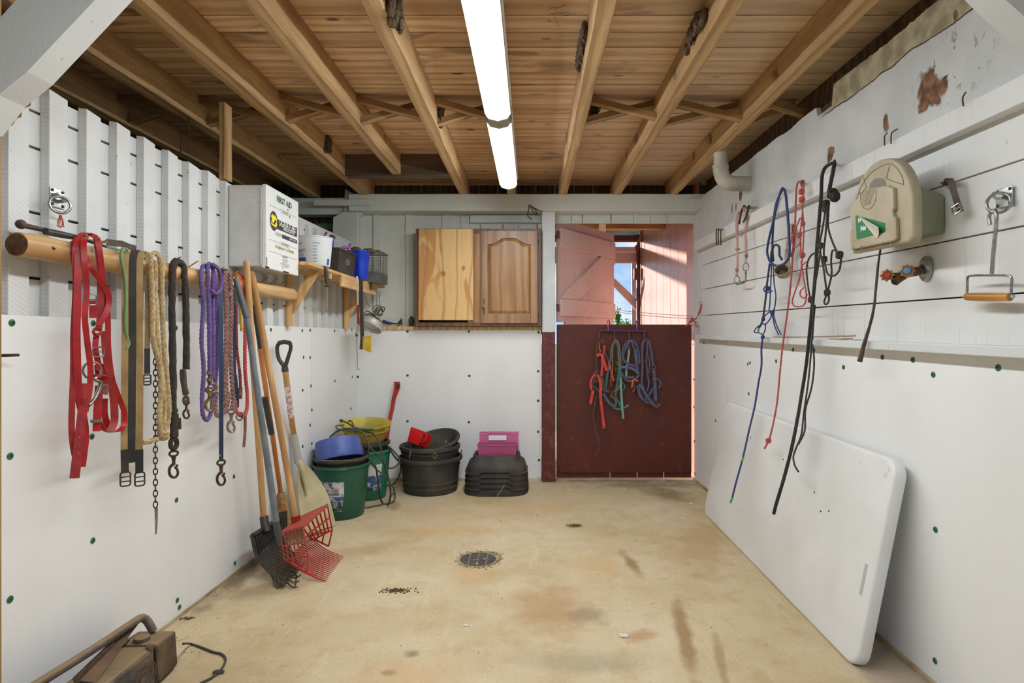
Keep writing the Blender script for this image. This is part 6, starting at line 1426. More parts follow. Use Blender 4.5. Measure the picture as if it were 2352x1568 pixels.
for i in range(5): fg = feeder(i * .038, i == 4, 'black rubber ground feeder, ' + names[i]); g0 = fg if i else fg; 
bt = [o for o in bpy.data.objects if o.name == 'rubber_feeder'][0]
MB().lathe([(0, 0), (.009, 0), (.009, .002), (.006, .002), (.006, .0005)], Matrix.Translation(P(1135, 1138, 4.279)) @ Matrix.Rotation(PI / 2, 4, 'X'), 16).build('drain_hole', M_GAP, bt)
tag(MB().tube([P(1140, 1143, 4.26), P(1148, 1130, 4.262), P(1159, 1113, 4.266)], .0018, 5).build('straw', mat('straw', (196, 156, 92))), 'single bent straw sticking to the front of the feeder stack', 'straw')
M_PINK = mat('pink_plastic', (176, 78, 122), (160, 68, 108), ns=5, rough=.4); M_PINK2 = mat('clear_pink_plastic', (206, 110, 150), rough=.3)
g = thing('storage_bin', 'magenta plastic bin standing in front in the top rubber feeder', 'bin', (-.262, 4.41, .235))
x0, x1 = P(1097, 0, 4.385).x, P(1187, 0, 4.385).x
mb = taperbox(x0, x1, 4.382, 4.49, .208, .360, ins=.010, th=.003, rim=.003)
mb.build('body', M_PINK, g, smooth=False, bevel=.002)
g = thing('storage_bin', 'paler pink lidded bin with a white label tucked behind the magenta bin', 'bin', (-.262, 4.53, .235))
x0, x1 = P(1101, 0, 4.50).x, P(1191, 0, 4.50).x
taperbox(x0, x1, 4.502, 4.585, .208, .424, ins=.006, th=.003, rim=.002).build('body', M_PINK2, g, smooth=False, bevel=.003)
MB().box(P(1122, 0, 4.478).x, P(1163, 0, 4.478).x, 4.494, 4.499, P(0, 1012, 4.478).z, P(0, 1001, 4.478).z).build('label', KW, g, smooth=False, bevel=.002)
mb = MB()
for a, b in ((1116, 1121), (1176, 1183)): mb.box(P(a, 0, 4.48).x, P(b, 0, 4.48).x, 4.500, 4.52, .421, .434)
mb.bar((P(1121, 0, 4.48).x, 4.50, .425), (P(1176, 0, 4.48).x, 4.50, .425), .008, .006); mb.build('latch', M_PINK2, g, smooth=False, bevel=.002)

# ================================================================ tools leaning in front
def pole(name, g, a, b, r, m, n=14, r2=None): return MB().tube([a, b], [r, r2 or r], n, step=9).build(name, m, g)
# black bedding fork
g = thing('bedding_fork', 'black plastic bedding fork with wooden handle, leaning leftmost against the log', 'fork', FP(650, 1350))
ta, tb_ = LP(566, 604, .118), P(606, 1196, 3.02)
pole('handle', g, ta, tb_, .0150, M_HANDLE); MB().ball(ta, .0148, n=8).build('handle_end', M_HANDLE, g)
MB().tube([P(606, 1186, 3.02), P(610, 1212, 3.0), P(614, 1222, 2.99)], [.021, .021, .018], 14).build('socket', M_BLKP, g)
mb = MB(); mb.box(0, .012, -.02, .02, -.006, .006); 
q0, q1 = P(578, 1228, 2.90), P(632, 1194, 3.12); s0, s1 = P(590, 1276, 2.90), P(644, 1228, 3.12)
mb = MB(); mb.slab([q0, q1, s1, s0], (-1, .2, .0), .010); mb.build('back_plate', M_BLKP, g, smooth=False, bevel=.003)
mb = MB()
for i in range(11):
    t = i / 10; a = q0.lerp(q1, t); b = s0.lerp(s1, t); mb.bar(a + V((.004, 0, 0)), b + V((.004, 0, 0)), .005, .006)
mb.bar(q0 + V((.006, 0, 0)), q1 + V((.006, 0, 0)), .018, .012); mb.build('ribs', M_BLKP, g, smooth=False, bevel=.001)
e0, e1 = FP(652, 1352) + V((0, 0, .006)), FP(700, 1300) + V((0, 0, .006))
for i in range(15):
    t = i / 14; a = s0.lerp(s1, t); b = e0.lerp(e1, t); m_ = a.lerp(b, .55) + V((0, 0, -.012)); m_.z = max(m_.z, .008)
    MB().tube([a, m_, b + V((-.03, 0, -.001)), b + V((0.0, .0, .004))], [.0042, .0042, .0036, .0022], 6, step=.03).build('tine', M_BLKP, g)
MB().tube([q0 + V((0, -.004, .0)), s0 + V((0, -.004, 0)), s0.lerp(e0, .5) + V((0, -.006, -.004)), e0], [.007, .007, .005, .003], 8).build('side_rail', M_BLKP, g)
# red basket fork
g = thing('manure_fork', 'red plastic basket manure fork with wooden handle, its tines on the floor', 'fork', FP(748, 1336))
ta, tb_ = LP(579, 628, .108), P(680, 1192, 3.0)
pole('handle', g, ta, tb_, .0150, M_HANDLE); MB().ball(ta, .0148, n=8).build('handle_end', M_HANDLE, g)
MB().tube([P(679, 1184, 3.0), P(684, 1212, 3.0)], [.023, .019], 14).build('socket', M_REDP, g)
A, B, Cc = P(644, 1224, 2.85), P(695, 1210, 2.83), P(752, 1159, 3.12); Dd = P(690, 1187, 3.14)
A2, B2, B3 = P(654, 1284, 2.85), P(708, 1278, 2.83), P(705, 1314, 2.83); C2, C3, I = P(763, 1217, 3.12), P(755, 1254, 3.12), P(709, 1232, 3.12)
mb = MB()
for i in range(15):
    t = i / 14; mb.bar(A.lerp(B, t), Dd.lerp(Cc, t), .0042, .004)
mb.bar(A, B, .006, .010); mb.bar(B, Cc, .008, .014); mb.bar(A, Dd, .006, .008); mb.bar(Dd, Cc, .006, .008); mb.build('top_slats', M_REDPD, g, smooth=False)
def grid(name, q, nu, nv, m, r=.0032, extra=()):
    """slatted panel between four corners a,b (top) and d,c (bottom)"""
    a, b, c_, d = q; mb = MB()
    for i in range(nu + 1): t = i / nu; mb.bar(a.lerp(b, t), d.lerp(c_, t), r * 2, r * 1.6)
    for j in range(nv + 1): t = j / nv; mb.bar(a.lerp(d, t), b.lerp(c_, t), r * 2.2, r * 2)
    for p, q_ in extra: mb.bar(p, q_, r * 2.4, r * 2)
    return mb.build(name, m, g, smooth=False)
grid('side_wing', (A, B, B2, A2), 6, 2, M_REDPD, extra=((B, B2), (A2, B3), (B2, B3), (A2.lerp(B3, .33), A2.lerp(B2, .33)), (A2.lerp(B3, .66), A2.lerp(B2, .66))))
grid('basket_face', (B, Cc, C2, P(724, 1250, 2.95).lerp(I, .5)), 6, 1, M_REDP, extra=((C2, C3), (C3, I), (I, C2), (B.lerp(P(716, 1240, 2.95), .55), Cc.lerp(C2, .5)), (C2.lerp(I, .33), C3.lerp(I, .33)), (C2.lerp(I, .6), C3.lerp(I, .6))))
s0, s1 = P(656, 1285, 2.85), P(710, 1233, 3.12); e0, e1 = FP(748, 1336) + V((0, 0, .005)), FP(789, 1281) + V((0, 0, .005))
for i in range(17):
    t = i / 16; a = s0.lerp(s1, t); b = e0.lerp(e1, t)
    MB().tube([a, a.lerp(b, .5) + V((0, 0, -.014)), b], [.0036, .0036, .0018], 6, step=.05).build('tine', M_REDP, g)
MB().tube([A2, B3, B3.lerp(e0, .5) + V((0, 0, -.006)), e0], [.005, .005, .005, .003], 8).build('edge_rail', M_REDP, g)
# grey handled fork
g = thing('hay_fork', 'steel fork with long grey painted tube handle, in front of the other tools', 'fork', FP(655, 1350))
ta, tm, tb_ = P(541, 640, 2.665), P(567, 730, 2.675), P(634, 1196, 2.735)
ta = LP(541, 640, .125)
pole('handle', g, tm, tb_, .0125, M_GREYM, r2=.0150); pole('grip', g, ta, tm, .0115, mat('dark_grey_grip', (84, 88, 92), rough=.5), r2=.0145)
MB().tube([tb_, P(641, 1236, 2.74), P(643, 1252, 2.74)], [.0155, .0155, .007], 14).build('socket', mat('dark_socket', (70, 70, 68), rough=.4), g)
MB().tube([P(643, 1250, 2.74), P(641, 1275, 2.74), P(638, 1300, 2.74), P(642, 1325, 2.745), P(650, 1344, 2.745)], .0048, 8).build('neck', M_RUST, g)
for i, (u, v) in enumerate(((684, 1350), (688, 1336), (692, 1322), (678, 1352))):
    a = P(650, 1344, 2.745); MB().tube([a, P(656 + i * 2, 1338 - i * 8, 2.76 + i * .03) + V((0, 0, .004)), FP(672 + i * 2, 1352 - i * 11) + V((0, 0, .008)), FP(u, v) + V((0, 0, .006))], [.0045, .004, .0035, .002], 7).build('prong', M_RUST, g)
lb_ = MB().strap([P(568, 1060, 2.90), P(570, 1100, 2.90), P(573, 1130, 2.91)], .008, .001, wd=(1, 0, 0)) 
# corn broom
g = thing('corn_broom', 'old corn broom with orange handle and black grip, between the forks and shovel', 'broom', P(650, 1225, 3.36))
ta, t1, t2, tb_ = LP(583, 700, .04), P(597, 800, 3.06), P(607, 912, 3.12), P(646, 1140, 3.30)
pole('handle', g, t1, tb_, .0125, M_HANDLO); pole('handle_tip', g, ta, t1, .0105, M_BLKP); pole('grip', g, P(608, 912, 3.12), P(624, 996, 3.19), .0158, M_BLKP)
MB().tube([P(645, 1132, 3.28), P(646, 1154, 3.285)], [.020, .032], 16).build('binding', mat('broom_binding', (160, 124, 70), (120, 92, 50), ns=60, bump=.6, bs=90, bd=.004), g)
mb = MB(); random.seed(9)
for i in range(340):
    a = random.random() * 2 * PI; rr = math.sqrt(random.random())
    p = P(646, 1150, 3.285) + V((.032 * rr * math.cos(a), .024 * rr * math.sin(a), 0)); q = P(648, 1218, 3.30) + V((.048 * rr * math.cos(a), .050 * rr * math.sin(a), random.uniform(-.0, .03)))
    mb.tube([p, q], [.0026, .0022], 4, step=9)
mb.build('bristles', M_STRAW, g)
# black tooth comb in front of the broom
mb = MB(); a, b = P(637, 1184, 3.12), P(659, 1178, 3.16)
mb.bar(a, b, .012, .030)
for i in range(4): p = a.lerp(b, .08 + .28 * i); mb.bar(p, p + V((.003, 0, -.085)), .009, .010)
tag(mb.build('rake_head', M_BLKP, smooth=False, bevel=.002), 'small black plastic toothed head standing before the corn broom', 'rake')
# scoop shovel
g = thing('scoop_shovel', 'beige plastic scoop shovel with wooden shaft and black D grip', 'shovel', P(735, 1222, 3.5))
top, sh0, sh1, fe = P(652, 812, 3.28), P(655, 850, 3.28), P(674, 996, 3.50), P(689, 1075, 3.545)
mb = MB(); mb.tube([P(655, 853, 3.28), P(654, 842, 3.28)], [.019, .017], 14)
mb.tube(pp(3.28, (653, 842), (640, 822), (637, 795), (642, 787)), [.012, .011, .010, .011], 10, step=.008); mb.tube(pp(3.28, (655, 842), (662, 820), (668, 797), (666, 787)), [.012, .011, .010, .011], 10, step=.008); mb.tube(pp(3.28, (640, 788), (653, 785), (667, 788)), .0125, 12, step=.008)
mb.build('grip', M_BLKP, g)
pole('shaft', g, sh0, sh1, .0165, M_HANDLE); pole('ferrule', g, sh1, P(685, 1062, 3.53), .0200, mat('pale_grey_plastic', (168, 168, 158), rough=.4), r2=.023)
M_LP = NT('pink_label'); n_ = M_LP.noise(40, detail=3); M_LP = M_LP.done(M_LP.mix(M_LP.rng(n_, .5, .55), lin(206, 160, 164), lin(232, 226, 222)), .6)
MB().tube([sh0.lerp(sh1, .23), sh0.lerp(sh1, .72)], .0170, 14, step=9).build('paper_label', M_LP, g)
S0 = P(684, 1060, 3.53); S1 = P(722, 1222, 3.46); ax = (S1 - S0); Wd = V((.035, .145, .005)); Wd = (Wd - ax.normalized() * Wd.dot(ax.normalized())); NN = ax.cross(Wd).normalized()
if NN.x < 0: NN = -NN
vs = []; fs = []; nu, nv = 26, 20
for layer in (0, 1):
    for i in range(nu + 1):
        s = i / nu; hw = (1 - (1 - min(1, s / .72)) ** 1.8) ** .75
        hw = max(hw, .02)
        for j in range(nv + 1):
            t = j / nv * 2 - 1
            e = .060 * hw * (abs(t) ** 2.4) * (1 - .25 * s) + .012 * (max(0, 1 - s * 3.2)) - .004 * math.cos(t * 9) * (s < .9) * max(0, 1 - abs(t) * 1.2)
            vs.append(S0 + ax * s + Wd * (t * hw * (.92 + .10 * s)) + NN * (e + (0 if layer else -.004)))
K_ = (nu + 1) * (nv + 1)
for L_ in (0, 1):
    for i in range(nu):
        for j in range(nv):
            a = L_ * K_ + i * (nv + 1) + j; q = [a, a + 1, a + nv + 2, a + nv + 1]; fs.append(q if L_ else q[::-1])
for i in range(nu):
    for j in (0, nv): a = i * (nv + 1) + j; fs.append([a, a + nv + 1, a + nv + 1 + K_, a + K_] if j else [a + K_, a + nv + 1 + K_, a + nv + 1, a])
for j in range(nv):
    for i in (0, nu): a = i * (nv + 1) + j; fs.append([a, a + K_, a + 1 + K_, a + 1] if i else [a + 1, a + 1 + K_, a + K_, a])
MB().add(vs, fs).build('blade', M_BEIGE, g, ang=60)
MB().tube([P(685, 1058, 3.52) + NN * .006, S0 + ax * .25 + NN * .020, S0 + ax * .48 + NN * .008], [.023, .020, .006], 14).build('spine', M_BEIGE, g)

# ================================================================ dusty power unit in the lower left corner
M_DUST = NT('dusty_black_case'); n_ = M_DUST.noise(9, detail=7, rough=.65)
gn = M_DUST.n.new('ShaderNodeNewGeometry'); nzz = M_DUST.sep(gn.outputs['Normal'])[2]
f_ = M_DUST.math('ADD', M_DUST.rng(n_, .38, .68, 0, .6), M_DUST.rng(nzz, .3, .8, 0, .75))
M_DUST = M_DUST.done(M_DUST.mix(f_, lin(54, 54, 56), lin(138, 114, 82)), .75, 0, M_DUST.bump(M_DUST.noise(60, detail=4), .3, .003))
M_DUSTB = mat('dusty_brown_case', (112, 86, 60), (76, 58, 44), ns=10, rough=.85, bump=.5, bs=120, bd=.003, detail=7)
M_DUST2 = NT('dusty_brown_cover'); n_ = M_DUST2.noise(9, detail=7, rough=.65); gn = M_DUST2.n.new('ShaderNodeNewGeometry'); nzz = M_DUST2.sep(gn.outputs['Normal'])[2]
f_ = M_DUST2.math('ADD', M_DUST2.rng(n_, .42, .7, 0, .5), M_DUST2.rng(nzz, .3, .8, 0, .75)); M_DUST2 = M_DUST2.done(M_DUST2.mix(f_, lin(84, 64, 48), lin(138, 114, 82)), .85, 0, M_DUST2.bump(M_DUST2.noise(110, detail=4), .5, .003))
g = thing('dusty_heater', 'dust covered black electric unit with tube handle on the floor, lower left corner', 'machine', (-1.33, 1.75, 0)); g.name = 'power_unit'; WL['power_unit'] = WL['dusty_heater']
F1, F2 = P(415, 1446, 2.085), P(369, 1482, 1.975)
def bxo(xa, xb, ya, yb, z0, z1): return MB().hexa([(xa, ya, z0), (xb, ya, z0), (xb - .004, yb, z0), (xa, yb, z0), (xa + .01, ya, z1 + .006), (xb - .012, ya, z1 + .008), (xb - .012, yb, z1), (xa + .01, yb, z1 - .002)])
bxo(-1.405, -1.248, 1.30, 1.968, .008, .140).build('case', M_DUST, g, smooth=False, bevel=.012)
bxo(-1.403, -1.246, 1.972, 2.085, .010, .133).build('end_cover', M_DUST2, g, smooth=False, bevel=.010)
MB().box(-1.40, -1.255, 1.966, 1.974, .012, .13).build('joint', M_BLKP, g, smooth=False)
def disc(u, v, d, r, hh): 
    p = P(u, v, d); return MB().lathe([(r, -.012), (r, hh * .6), (r * .9, hh), (0, hh)], Matrix.Translation(p), 28)
disc(326, 1464, 2.00, .024, .006).build('filler_cap', M_DUST, g); disc(343, 1484, 1.95, .0105, .003).build('button', M_DUSTB, g)
mb = MB(); pc = P(352, 1525, 1.90)
mb.ring((-1.249, 1.905, .070), .050, .0022, (1, 0, 0), sx=.85); mb.ring((-1.249, 1.905, .070), .028, .0018, (1, 0, 0), sx=.8, sy=1); mb.build('moulded_ring', M_DUSTB, g)
mb = MB(); mb.rect((-1.2485, 1.80, .060), .13, .045, .0022, (0, 1, 0), (0, 0, 1), .5); mb.build('moulded_slot', M_DUSTB, g)
MB().tube([P(352, 1450, 2.06), P(345, 1436, 2.06), P(334, 1421, 2.06), P(326, 1418, 2.05), P(316, 1423, 2.03), P(220, 1487, 1.83), P(90, 1568, 1.64), P(-60, 1660, 1.5)], .0135, 14).build('tube_handle', M_DUST, g)
MB().slab([P(318, 1424, 2.06), P(306, 1423, 2.06), P(167, 1556, 1.70), P(172, 1567, 1.70)], V((0, 0, -1)), .004).build('rusty_bar', M_RUST, g, smooth=False)
MB().slab([P(322, 1422, 2.075), P(303, 1426, 2.07), P(165, 1560, 1.72), P(215, 1568, 1.74)], (1, 0, 0), .005).build('flat_bracket', M_DUSTB, g, smooth=False)
MB().bar(P(215, 1551, 1.80) + V((0, 0, .004)), P(168, 1572, 1.74) + V((0, 0, .004)), .008, .002).build('yellow_strip', M_YELR, g, smooth=False)
mb = MB()
for u, v in ((268, 1498), (285, 1484), (276, 1491), (291, 1478)): mb.obox(P(u + 4, v - 6, 1.97), (.004, .012, .004))
mb.build('vent_slots', M_BLKP, g, smooth=False)
tag(MB().tube([P(421, 1478, 2.02) + V((.0, 0, .0))] + [FP(u, v) + V((0, 0, .005)) for u, v in ((440, 1482), (462, 1489), (490, 1500), (510, 1505), (518, 1517), (512, 1534), (500, 1548), (485, 1560), (460, 1572))], .0042, 8).build('cord', M_CORD), 'thin black cord trailing from the dusty unit over the floor', 'cord')
mb = MB(); p = FP(502, 1546) + V((0, 0, .006)); mb.ring(p, .010, .004, (0, .2, 1), sx=1.6); tag(mb.build('cord_switch', M_CORD), 'small knot in the thin black cord on the floor', 'cord')

# ================================================================ floor drain and scraps
c = FP(1098, 1285)
g = thing('floor_drain', 'round slotted metal drain grate set in the concrete floor', 'drain', (c.x, c.y, 0))
MB().lathe([(.094, 0), (.094, .0035), (.103, .0035), (.104, 0)], Matrix.Translation((c.x, c.y, 0)), 48).build('rim', mat('dusty_rim', (176, 158, 124), (140, 120, 88)), g)
MB().lathe([(0, .0006), (.0945, .0006), (.0945, .0003), (0, .0003)], Matrix.Translation((c.x, c.y, 0)), 40).build('grate_plate', mat('drain_plate', (84, 84, 82), (66, 64, 60), ns=20, rough=.5, metal=.3), g)
mb = MB()
for i in range(15):
    y = -.084 + i * .012; hw = math.sqrt(max(0, .093 ** 2 - y * y))
    mb.box(c.x - hw, c.x + hw, c.y + y - .0022, c.y + y + .0022, .0008, .004)
for x in (-.046, 0, .046): hw = math.sqrt(.093 ** 2 - x * x); mb.box(c.x + x - .004, c.x + x + .004, c.y - hw, c.y + hw, .0008, .0045)
mb.build('grate_bars', mat('drain_steel', (140, 136, 126), (110, 104, 92), ns=40, rough=.45, metal=.5), g, smooth=False)
mb = MB(); random.seed(21)
for i in range(420):
    a = random.gauss(.9, 1.1) if i % 3 else random.uniform(0, 2 * PI); r = .098 + abs(random.gauss(0, .016)) + (.02 * random.random() if abs(a - .7) < .7 else 0)
    p = V((c.x + r * math.cos(a), c.y + r * math.sin(a), .001)); s = random.uniform(.0012, .0035)
    mb.ball(p, (s, s, s * .5), n=4)
o = tag(mb.build('dirt', mat('crumbled_dirt', (124, 98, 66), (80, 60, 40), ns=90, rough=.95)), 'ring of crumbled dirt around the floor drain', 'dirt', kind='stuff')
for u, v, s, l, m in ((1092, 1288, .010, 'amber scrap lying on the middle of the drain grate', (176, 116, 40)), (1095, 1297, .007, 'pale scrap lying on the drain just below the amber one', (206, 196, 170)), (1113, 1286, .006, 'pale chip lying on the right part of the drain grate', (196, 184, 150))):
    tag(MB().ball(FP(u, v) + V((0, 0, .006)), (s, s * .7, s * .35), n=8, wob=.8, seed=u).build('scrap', mat('scrap_%d' % m[0], m, rough=.8)), l, 'debris')
M_CH = mat('plaster_chip', (222, 216, 204), rough=.8); M_DIRT = mat('dirt_crumb', (98, 70, 42), (70, 50, 30), ns=80, rough=.95)
for u, v, s, l in ((1070, 1437, .010, 'white chip on the floor in front of the drain, the left of two'), (1082, 1438, .007, 'white chip on the floor in front of the drain, the right of two'), (1435, 1462, .016, 'curled white scrap on the floor in the middle foreground'), (1426, 1457, .008, 'small white bit beside the curled white scrap'), (1587, 1157, .014, 'white flake on the floor near the folding table corner'), (950, 1272, .004, 'tiny white crumb on the floor left of the drain'), (875, 1272, .004, 'tiny white crumb on the floor by the red fork tips'), (1360, 1265, .004, 'tiny pale crumb on the floor right of the drain')):
    tag(MB().ball(FP(u, v) + V((0, 0, s * .25)), (s, s * .6, s * .3), n=8, wob=.9, seed=u).build('floor_scrap', M_CH), l, 'debris')
for u, v, n_, sx_, l in ((912, 1356, 170, .045, 'small heap of brown dirt on the floor left of the drain'), (1321, 1207, 50, .030, 'small smear of dark dirt on the floor toward the door'), (430, 1420, 30, .02, 'little clump of dirt on the floor near the dusty unit')):
    mb = MB(); q = FP(u, v)
    for i in range(n_): s = random.uniform(.0012, .0038); mb.ball(q + V((random.gauss(0, sx_ * .8), random.gauss(0, sx_ * .3), s * .3)), (s * 1.4, s, s * .7), n=5)
    tag(mb.build('dirt_heap', M_DIRT), l, 'dirt', kind='stuff')
mb = MB(); random.seed(33)
for i in range(260):
    k_ = random.random()
    if k_ < .4: y = random.uniform(2.0, 4.5); x = LX(y) + .01 + abs(random.gauss(0, .07))
    elif k_ < .6: x = random.uniform(-1.2, 1.2); y = 4.72 - abs(random.gauss(0, .08))
    else: x = random.uniform(-1.1, 1.1); y = random.uniform(1.7, 4.6)
    s = random.uniform(.0008, .0024); mb.ball((x, y, s * .3), (s * 1.6, s, s * .6), n=5)
tag(mb.build('floor_crumbs', M_DIRT), 'scattered dirt crumbs over the concrete floor', 'dirt', kind='stuff')
mb = MB()
for i in range(26):
    a = random.random() * PI; p = FP(random.gauss(1245, 14), random.gauss(1183, 4)) + V((0, 0, .003)) if i < 6 else V((random.gauss(.55, .35), 4.74 - abs(random.gauss(0, .04)), .004)) if i < 18 else FP(random.gauss(440, 20), random.gauss(1470, 30)) + V((0, 0, .003))
    L_ = random.uniform(.015, .05); mb.tube([p, p + V((L_ * math.cos(a), L_ * math.sin(a), .001))], .0009, 4, step=9)
tag(mb.build('straw_bits', mat('straw', (196, 156, 92))), 'loose bits of straw on the floor', 'straw', kind='stuff')

# ================================================================ folding table leaning on the right wall
yn, yf_ = 2.062, 3.885
bot = lambda y: V((1.135 + (2.1 - y) * -.004, y, .0)); top_ = lambda y: V((RX(y, .062), y, .735))
M_TAB = NT('white_table_plastic', True); n_ = M_TAB.noise(2.5, detail=5); n2 = M_TAB.noise(14, detail=6, rough=.7)
cT = M_TAB.mix(M_TAB.rng(n_, .4, .75), lin(226, 226, 222), lin(208, 206, 200)); cT = M_TAB.mix(M_TAB.rng(n2, .68, .72, 0, .5), cT, lin(170, 166, 154))
M_TAB = M_TAB.done(cT, .42, 0, M_TAB.bump(M_TAB.noise(160, detail=2), .2, .0012))
u_ = (top_(3) - bot(3)); Hh = u_.length; uz = u_.normalized(); nrm = uz.cross(V((0, 1, 0))).normalized()
if nrm.x > 0: nrm = -nrm     # faces the room
g = thing('folding_table', 'white plastic folding table top leaning sideways against the right wall', 'table', (1.15, 2.95, 0))
rc = .062; poly = []
L_ = yf_ - yn
for cx, cy, a0_ in ((L_ - rc, Hh - rc, 0), (rc, Hh - rc, 90), (rc, rc, 180), (L_ - rc, rc, 270)):
    for k in range(9): a = math.radians(a0_ + k * 11.25); poly.append((cx + rc * math.cos(a), cy + rc * math.sin(a)))
O = V((1.137, yn, .002)); th = .045
k = len(poly); ringd = []
cenx, ceny = L_ / 2, Hh / 2
def off(p, d): # pull outline inwards
    x, y = p; 
    return (x - math.copysign(min(d, abs(x - cenx)), x - cenx), y - math.copysign(min(d, abs(y - ceny)), y - ceny))
lay = [(.012, 0.0), (.004, -.002), (0, -.008), (0, -th + .004), (.002, -th), (.02, -th)]
vs = []
for d, z in lay:
    for p in poly: q = off(p, d); vs.append(O + V((0, 1, 0)) * q[0] + uz * q[1] + nrm * z)
fs = [[i * k + j, i * k + (j + 1) % k, (i + 1) * k + (j + 1) % k, (i + 1) * k + j] for i in range(len(lay) - 1) for j in range(k)] + [list(range(k - 1, -1, -1)), list(range((len(lay) - 1) * k, len(lay) * k))]
mb = MB().add(vs, fs)
# push so that the far face rests on the wall
tp = mb.build('table_top', M_TAB, g, ang=50)
def tabp(a, b, e=.0006): return O + V((0, 1, 0)) * a + uz * b + nrm * e
mb = MB(); mb.slab([tabp(.045, .245), tabp(.062, .245), tabp(.062, .36), tabp(.045, .36)], nrm, .0006); mb.build('moulded_text_plate', mat('embossed_grey', (196, 194, 188)), tp, smooth=False)
mb = MB()
for i in range(12): mb.slab([tabp(.048, .252 + i * .009, .0012), tabp(.060, .252 + i * .009, .0012), tabp(.060, .254 + i * .009, .0012), tabp(.048, .254 + i * .009, .0012)], nrm, .0003)
mb.build('embossing', mat('embossed_dark', (150, 146, 140)), tp, smooth=False)
mb = MB(); mb.slab([tabp(L_ - .05, .30), tabp(L_ - .035, .30), tabp(L_ - .035, .42), tabp(L_ - .05, .42)], nrm, .0006); mb.build('moulded_text_plate', mat('embossed_grey', (196, 194, 188)), tp, smooth=False)
mb = MB()
for a, b in ((.85, .57), (.36, .46), (.50, .50), (1.30, .60), (.42, .44)): mb.ball(tabp(a, b, .0), (.0035, .0035, .0045), n=6)
mb.build('dark_speck', M_GAP, tp)

# ================================================================ right wall things
g = thing('rope_halter', 'blue rope halter with long blue lead ending in green tape', 'rope halter', RP(1795, 435, .06))
M_BR = mat('royal_blue_rope', (48, 62, 120), (40, 50, 98), ns=80, rough=.6, bump=.3, bs=300, bd=.001); M_BRD = mat('dark_blue_sleeve', (58, 64, 84), (44, 50, 70), ns=60, rough=.7, bump=.3, bs=300, bd=.001)
def RT(name, m, pts, r, g=None, **k): return MB().tube(rp(*pts), r, 10, **k).build(name, m, g)
OF = .085
RT('thick_loop', M_BR, ((1768, 600, OF), (1762, 580, OF), (1764, 560, OF), (1778, 500, OF), (1788, 455, OF), (1796, 434, OF - .01), (1803, 440, OF), (1808, 480, OF + .005), (1812, 540, OF + .01), (1812, 590, OF + .01), (1800, 606, OF + .01), (1782, 610, OF + .01), (1768, 600, OF)), .0062, g)
RT('thick_loop', M_BRD, ((1776, 600, OF - .01), (1774, 560, OF - .02), (1782, 470, OF - .03), (1796, 437, OF - .03)), .0060, g)
RT('knot_loop', M_BRD, ((1772, 610, OF), (1772, 580, OF + .01), (1780, 562, OF + .015), (1790, 568, OF + .015), (1790, 585, OF + .01), (1796, 596, OF + .01)), .0058, g)
for q in (((1768, 605, OF), (1762, 650, OF), (1758, 690, OF), (1750, 740, OF), (1742, 755, OF)), ): RT('sleeve', M_BRD, q, .0055, g)
for q in (((1772, 608, OF), (1770, 660, OF), (1768, 700, OF), (1766, 715, OF)), ((1776, 608, OF), (1778, 650, OF), (1782, 680, OF), (1778, 710, OF), (1772, 718, OF)), ((1770, 660, OF), (1768, 668, OF)), ((1774, 668, OF + .01), (1760, 672, OF + .01), (1754, 664, OF + .01), (1760, 656, OF + .01), (1768, 660, OF + .01)), ((1770, 715, OF), (1760, 722, OF + .01), (1750, 738, OF + .01), (1756, 745, OF + .01), (1770, 730, OF + .01), (1774, 716, OF + .01)), ((1776, 720, OF), (1784, 748, OF), (1794, 768, OF)), ((1774, 724, OF - .01), (1780, 750, OF - .01), (1788, 768, OF - .01)), ((1752, 743, OF), (1738, 752, OF), (1732, 762, OF), (1742, 764, OF), (1752, 768, OF)), ((1758, 742, OF), (1758, 755, OF), (1752, 770, OF))): RT('cord', M_BR, q, .0034, g)
for u, v, R, r_, s_ in ((1763, 663, .010, .0034, 1), (1774, 718, .011, .0034, 2), (1753, 733, .009, .0034, 3), (1752, 774, .008, .004, 4)): mb = MB(); knot(mb, RP(u, v, OF), R, r_, s_); mb.build('knot', M_BR, g)
RT('lead', M_BR, ((1752, 774, OF), (1749, 800, OF), (1749, 840, OF), (1742, 880, OF + .01), (1734, 930, OF + .02), (1720, 990, OF + .06), (1706, 1052, OF + .10), (1690, 1110, OF + .14), (1682, 1142, OF + .16)), .0052, g)
RT('green_tape', mat('green_tape', (96, 180, 40), rough=.4), ((1707, 1050, OF + .10), (1705, 1057, OF + .103)), .0060, g); RT('green_tape', mat('green_tape', (96, 180, 40)), ((1682, 1142, OF + .16), (1678, 1154, OF + .163)), .0060, g); RT('green_tape', mat('green_tape', (96, 180, 40)), ((1743, 752, OF + .002), (1741, 762, OF + .002)), .0058, g)
MB().tube(rp((1797, 434, -.0), (1797, 437, .05), (1797, 430, .06)), .004, 8).build('hook', M_RUST, g)

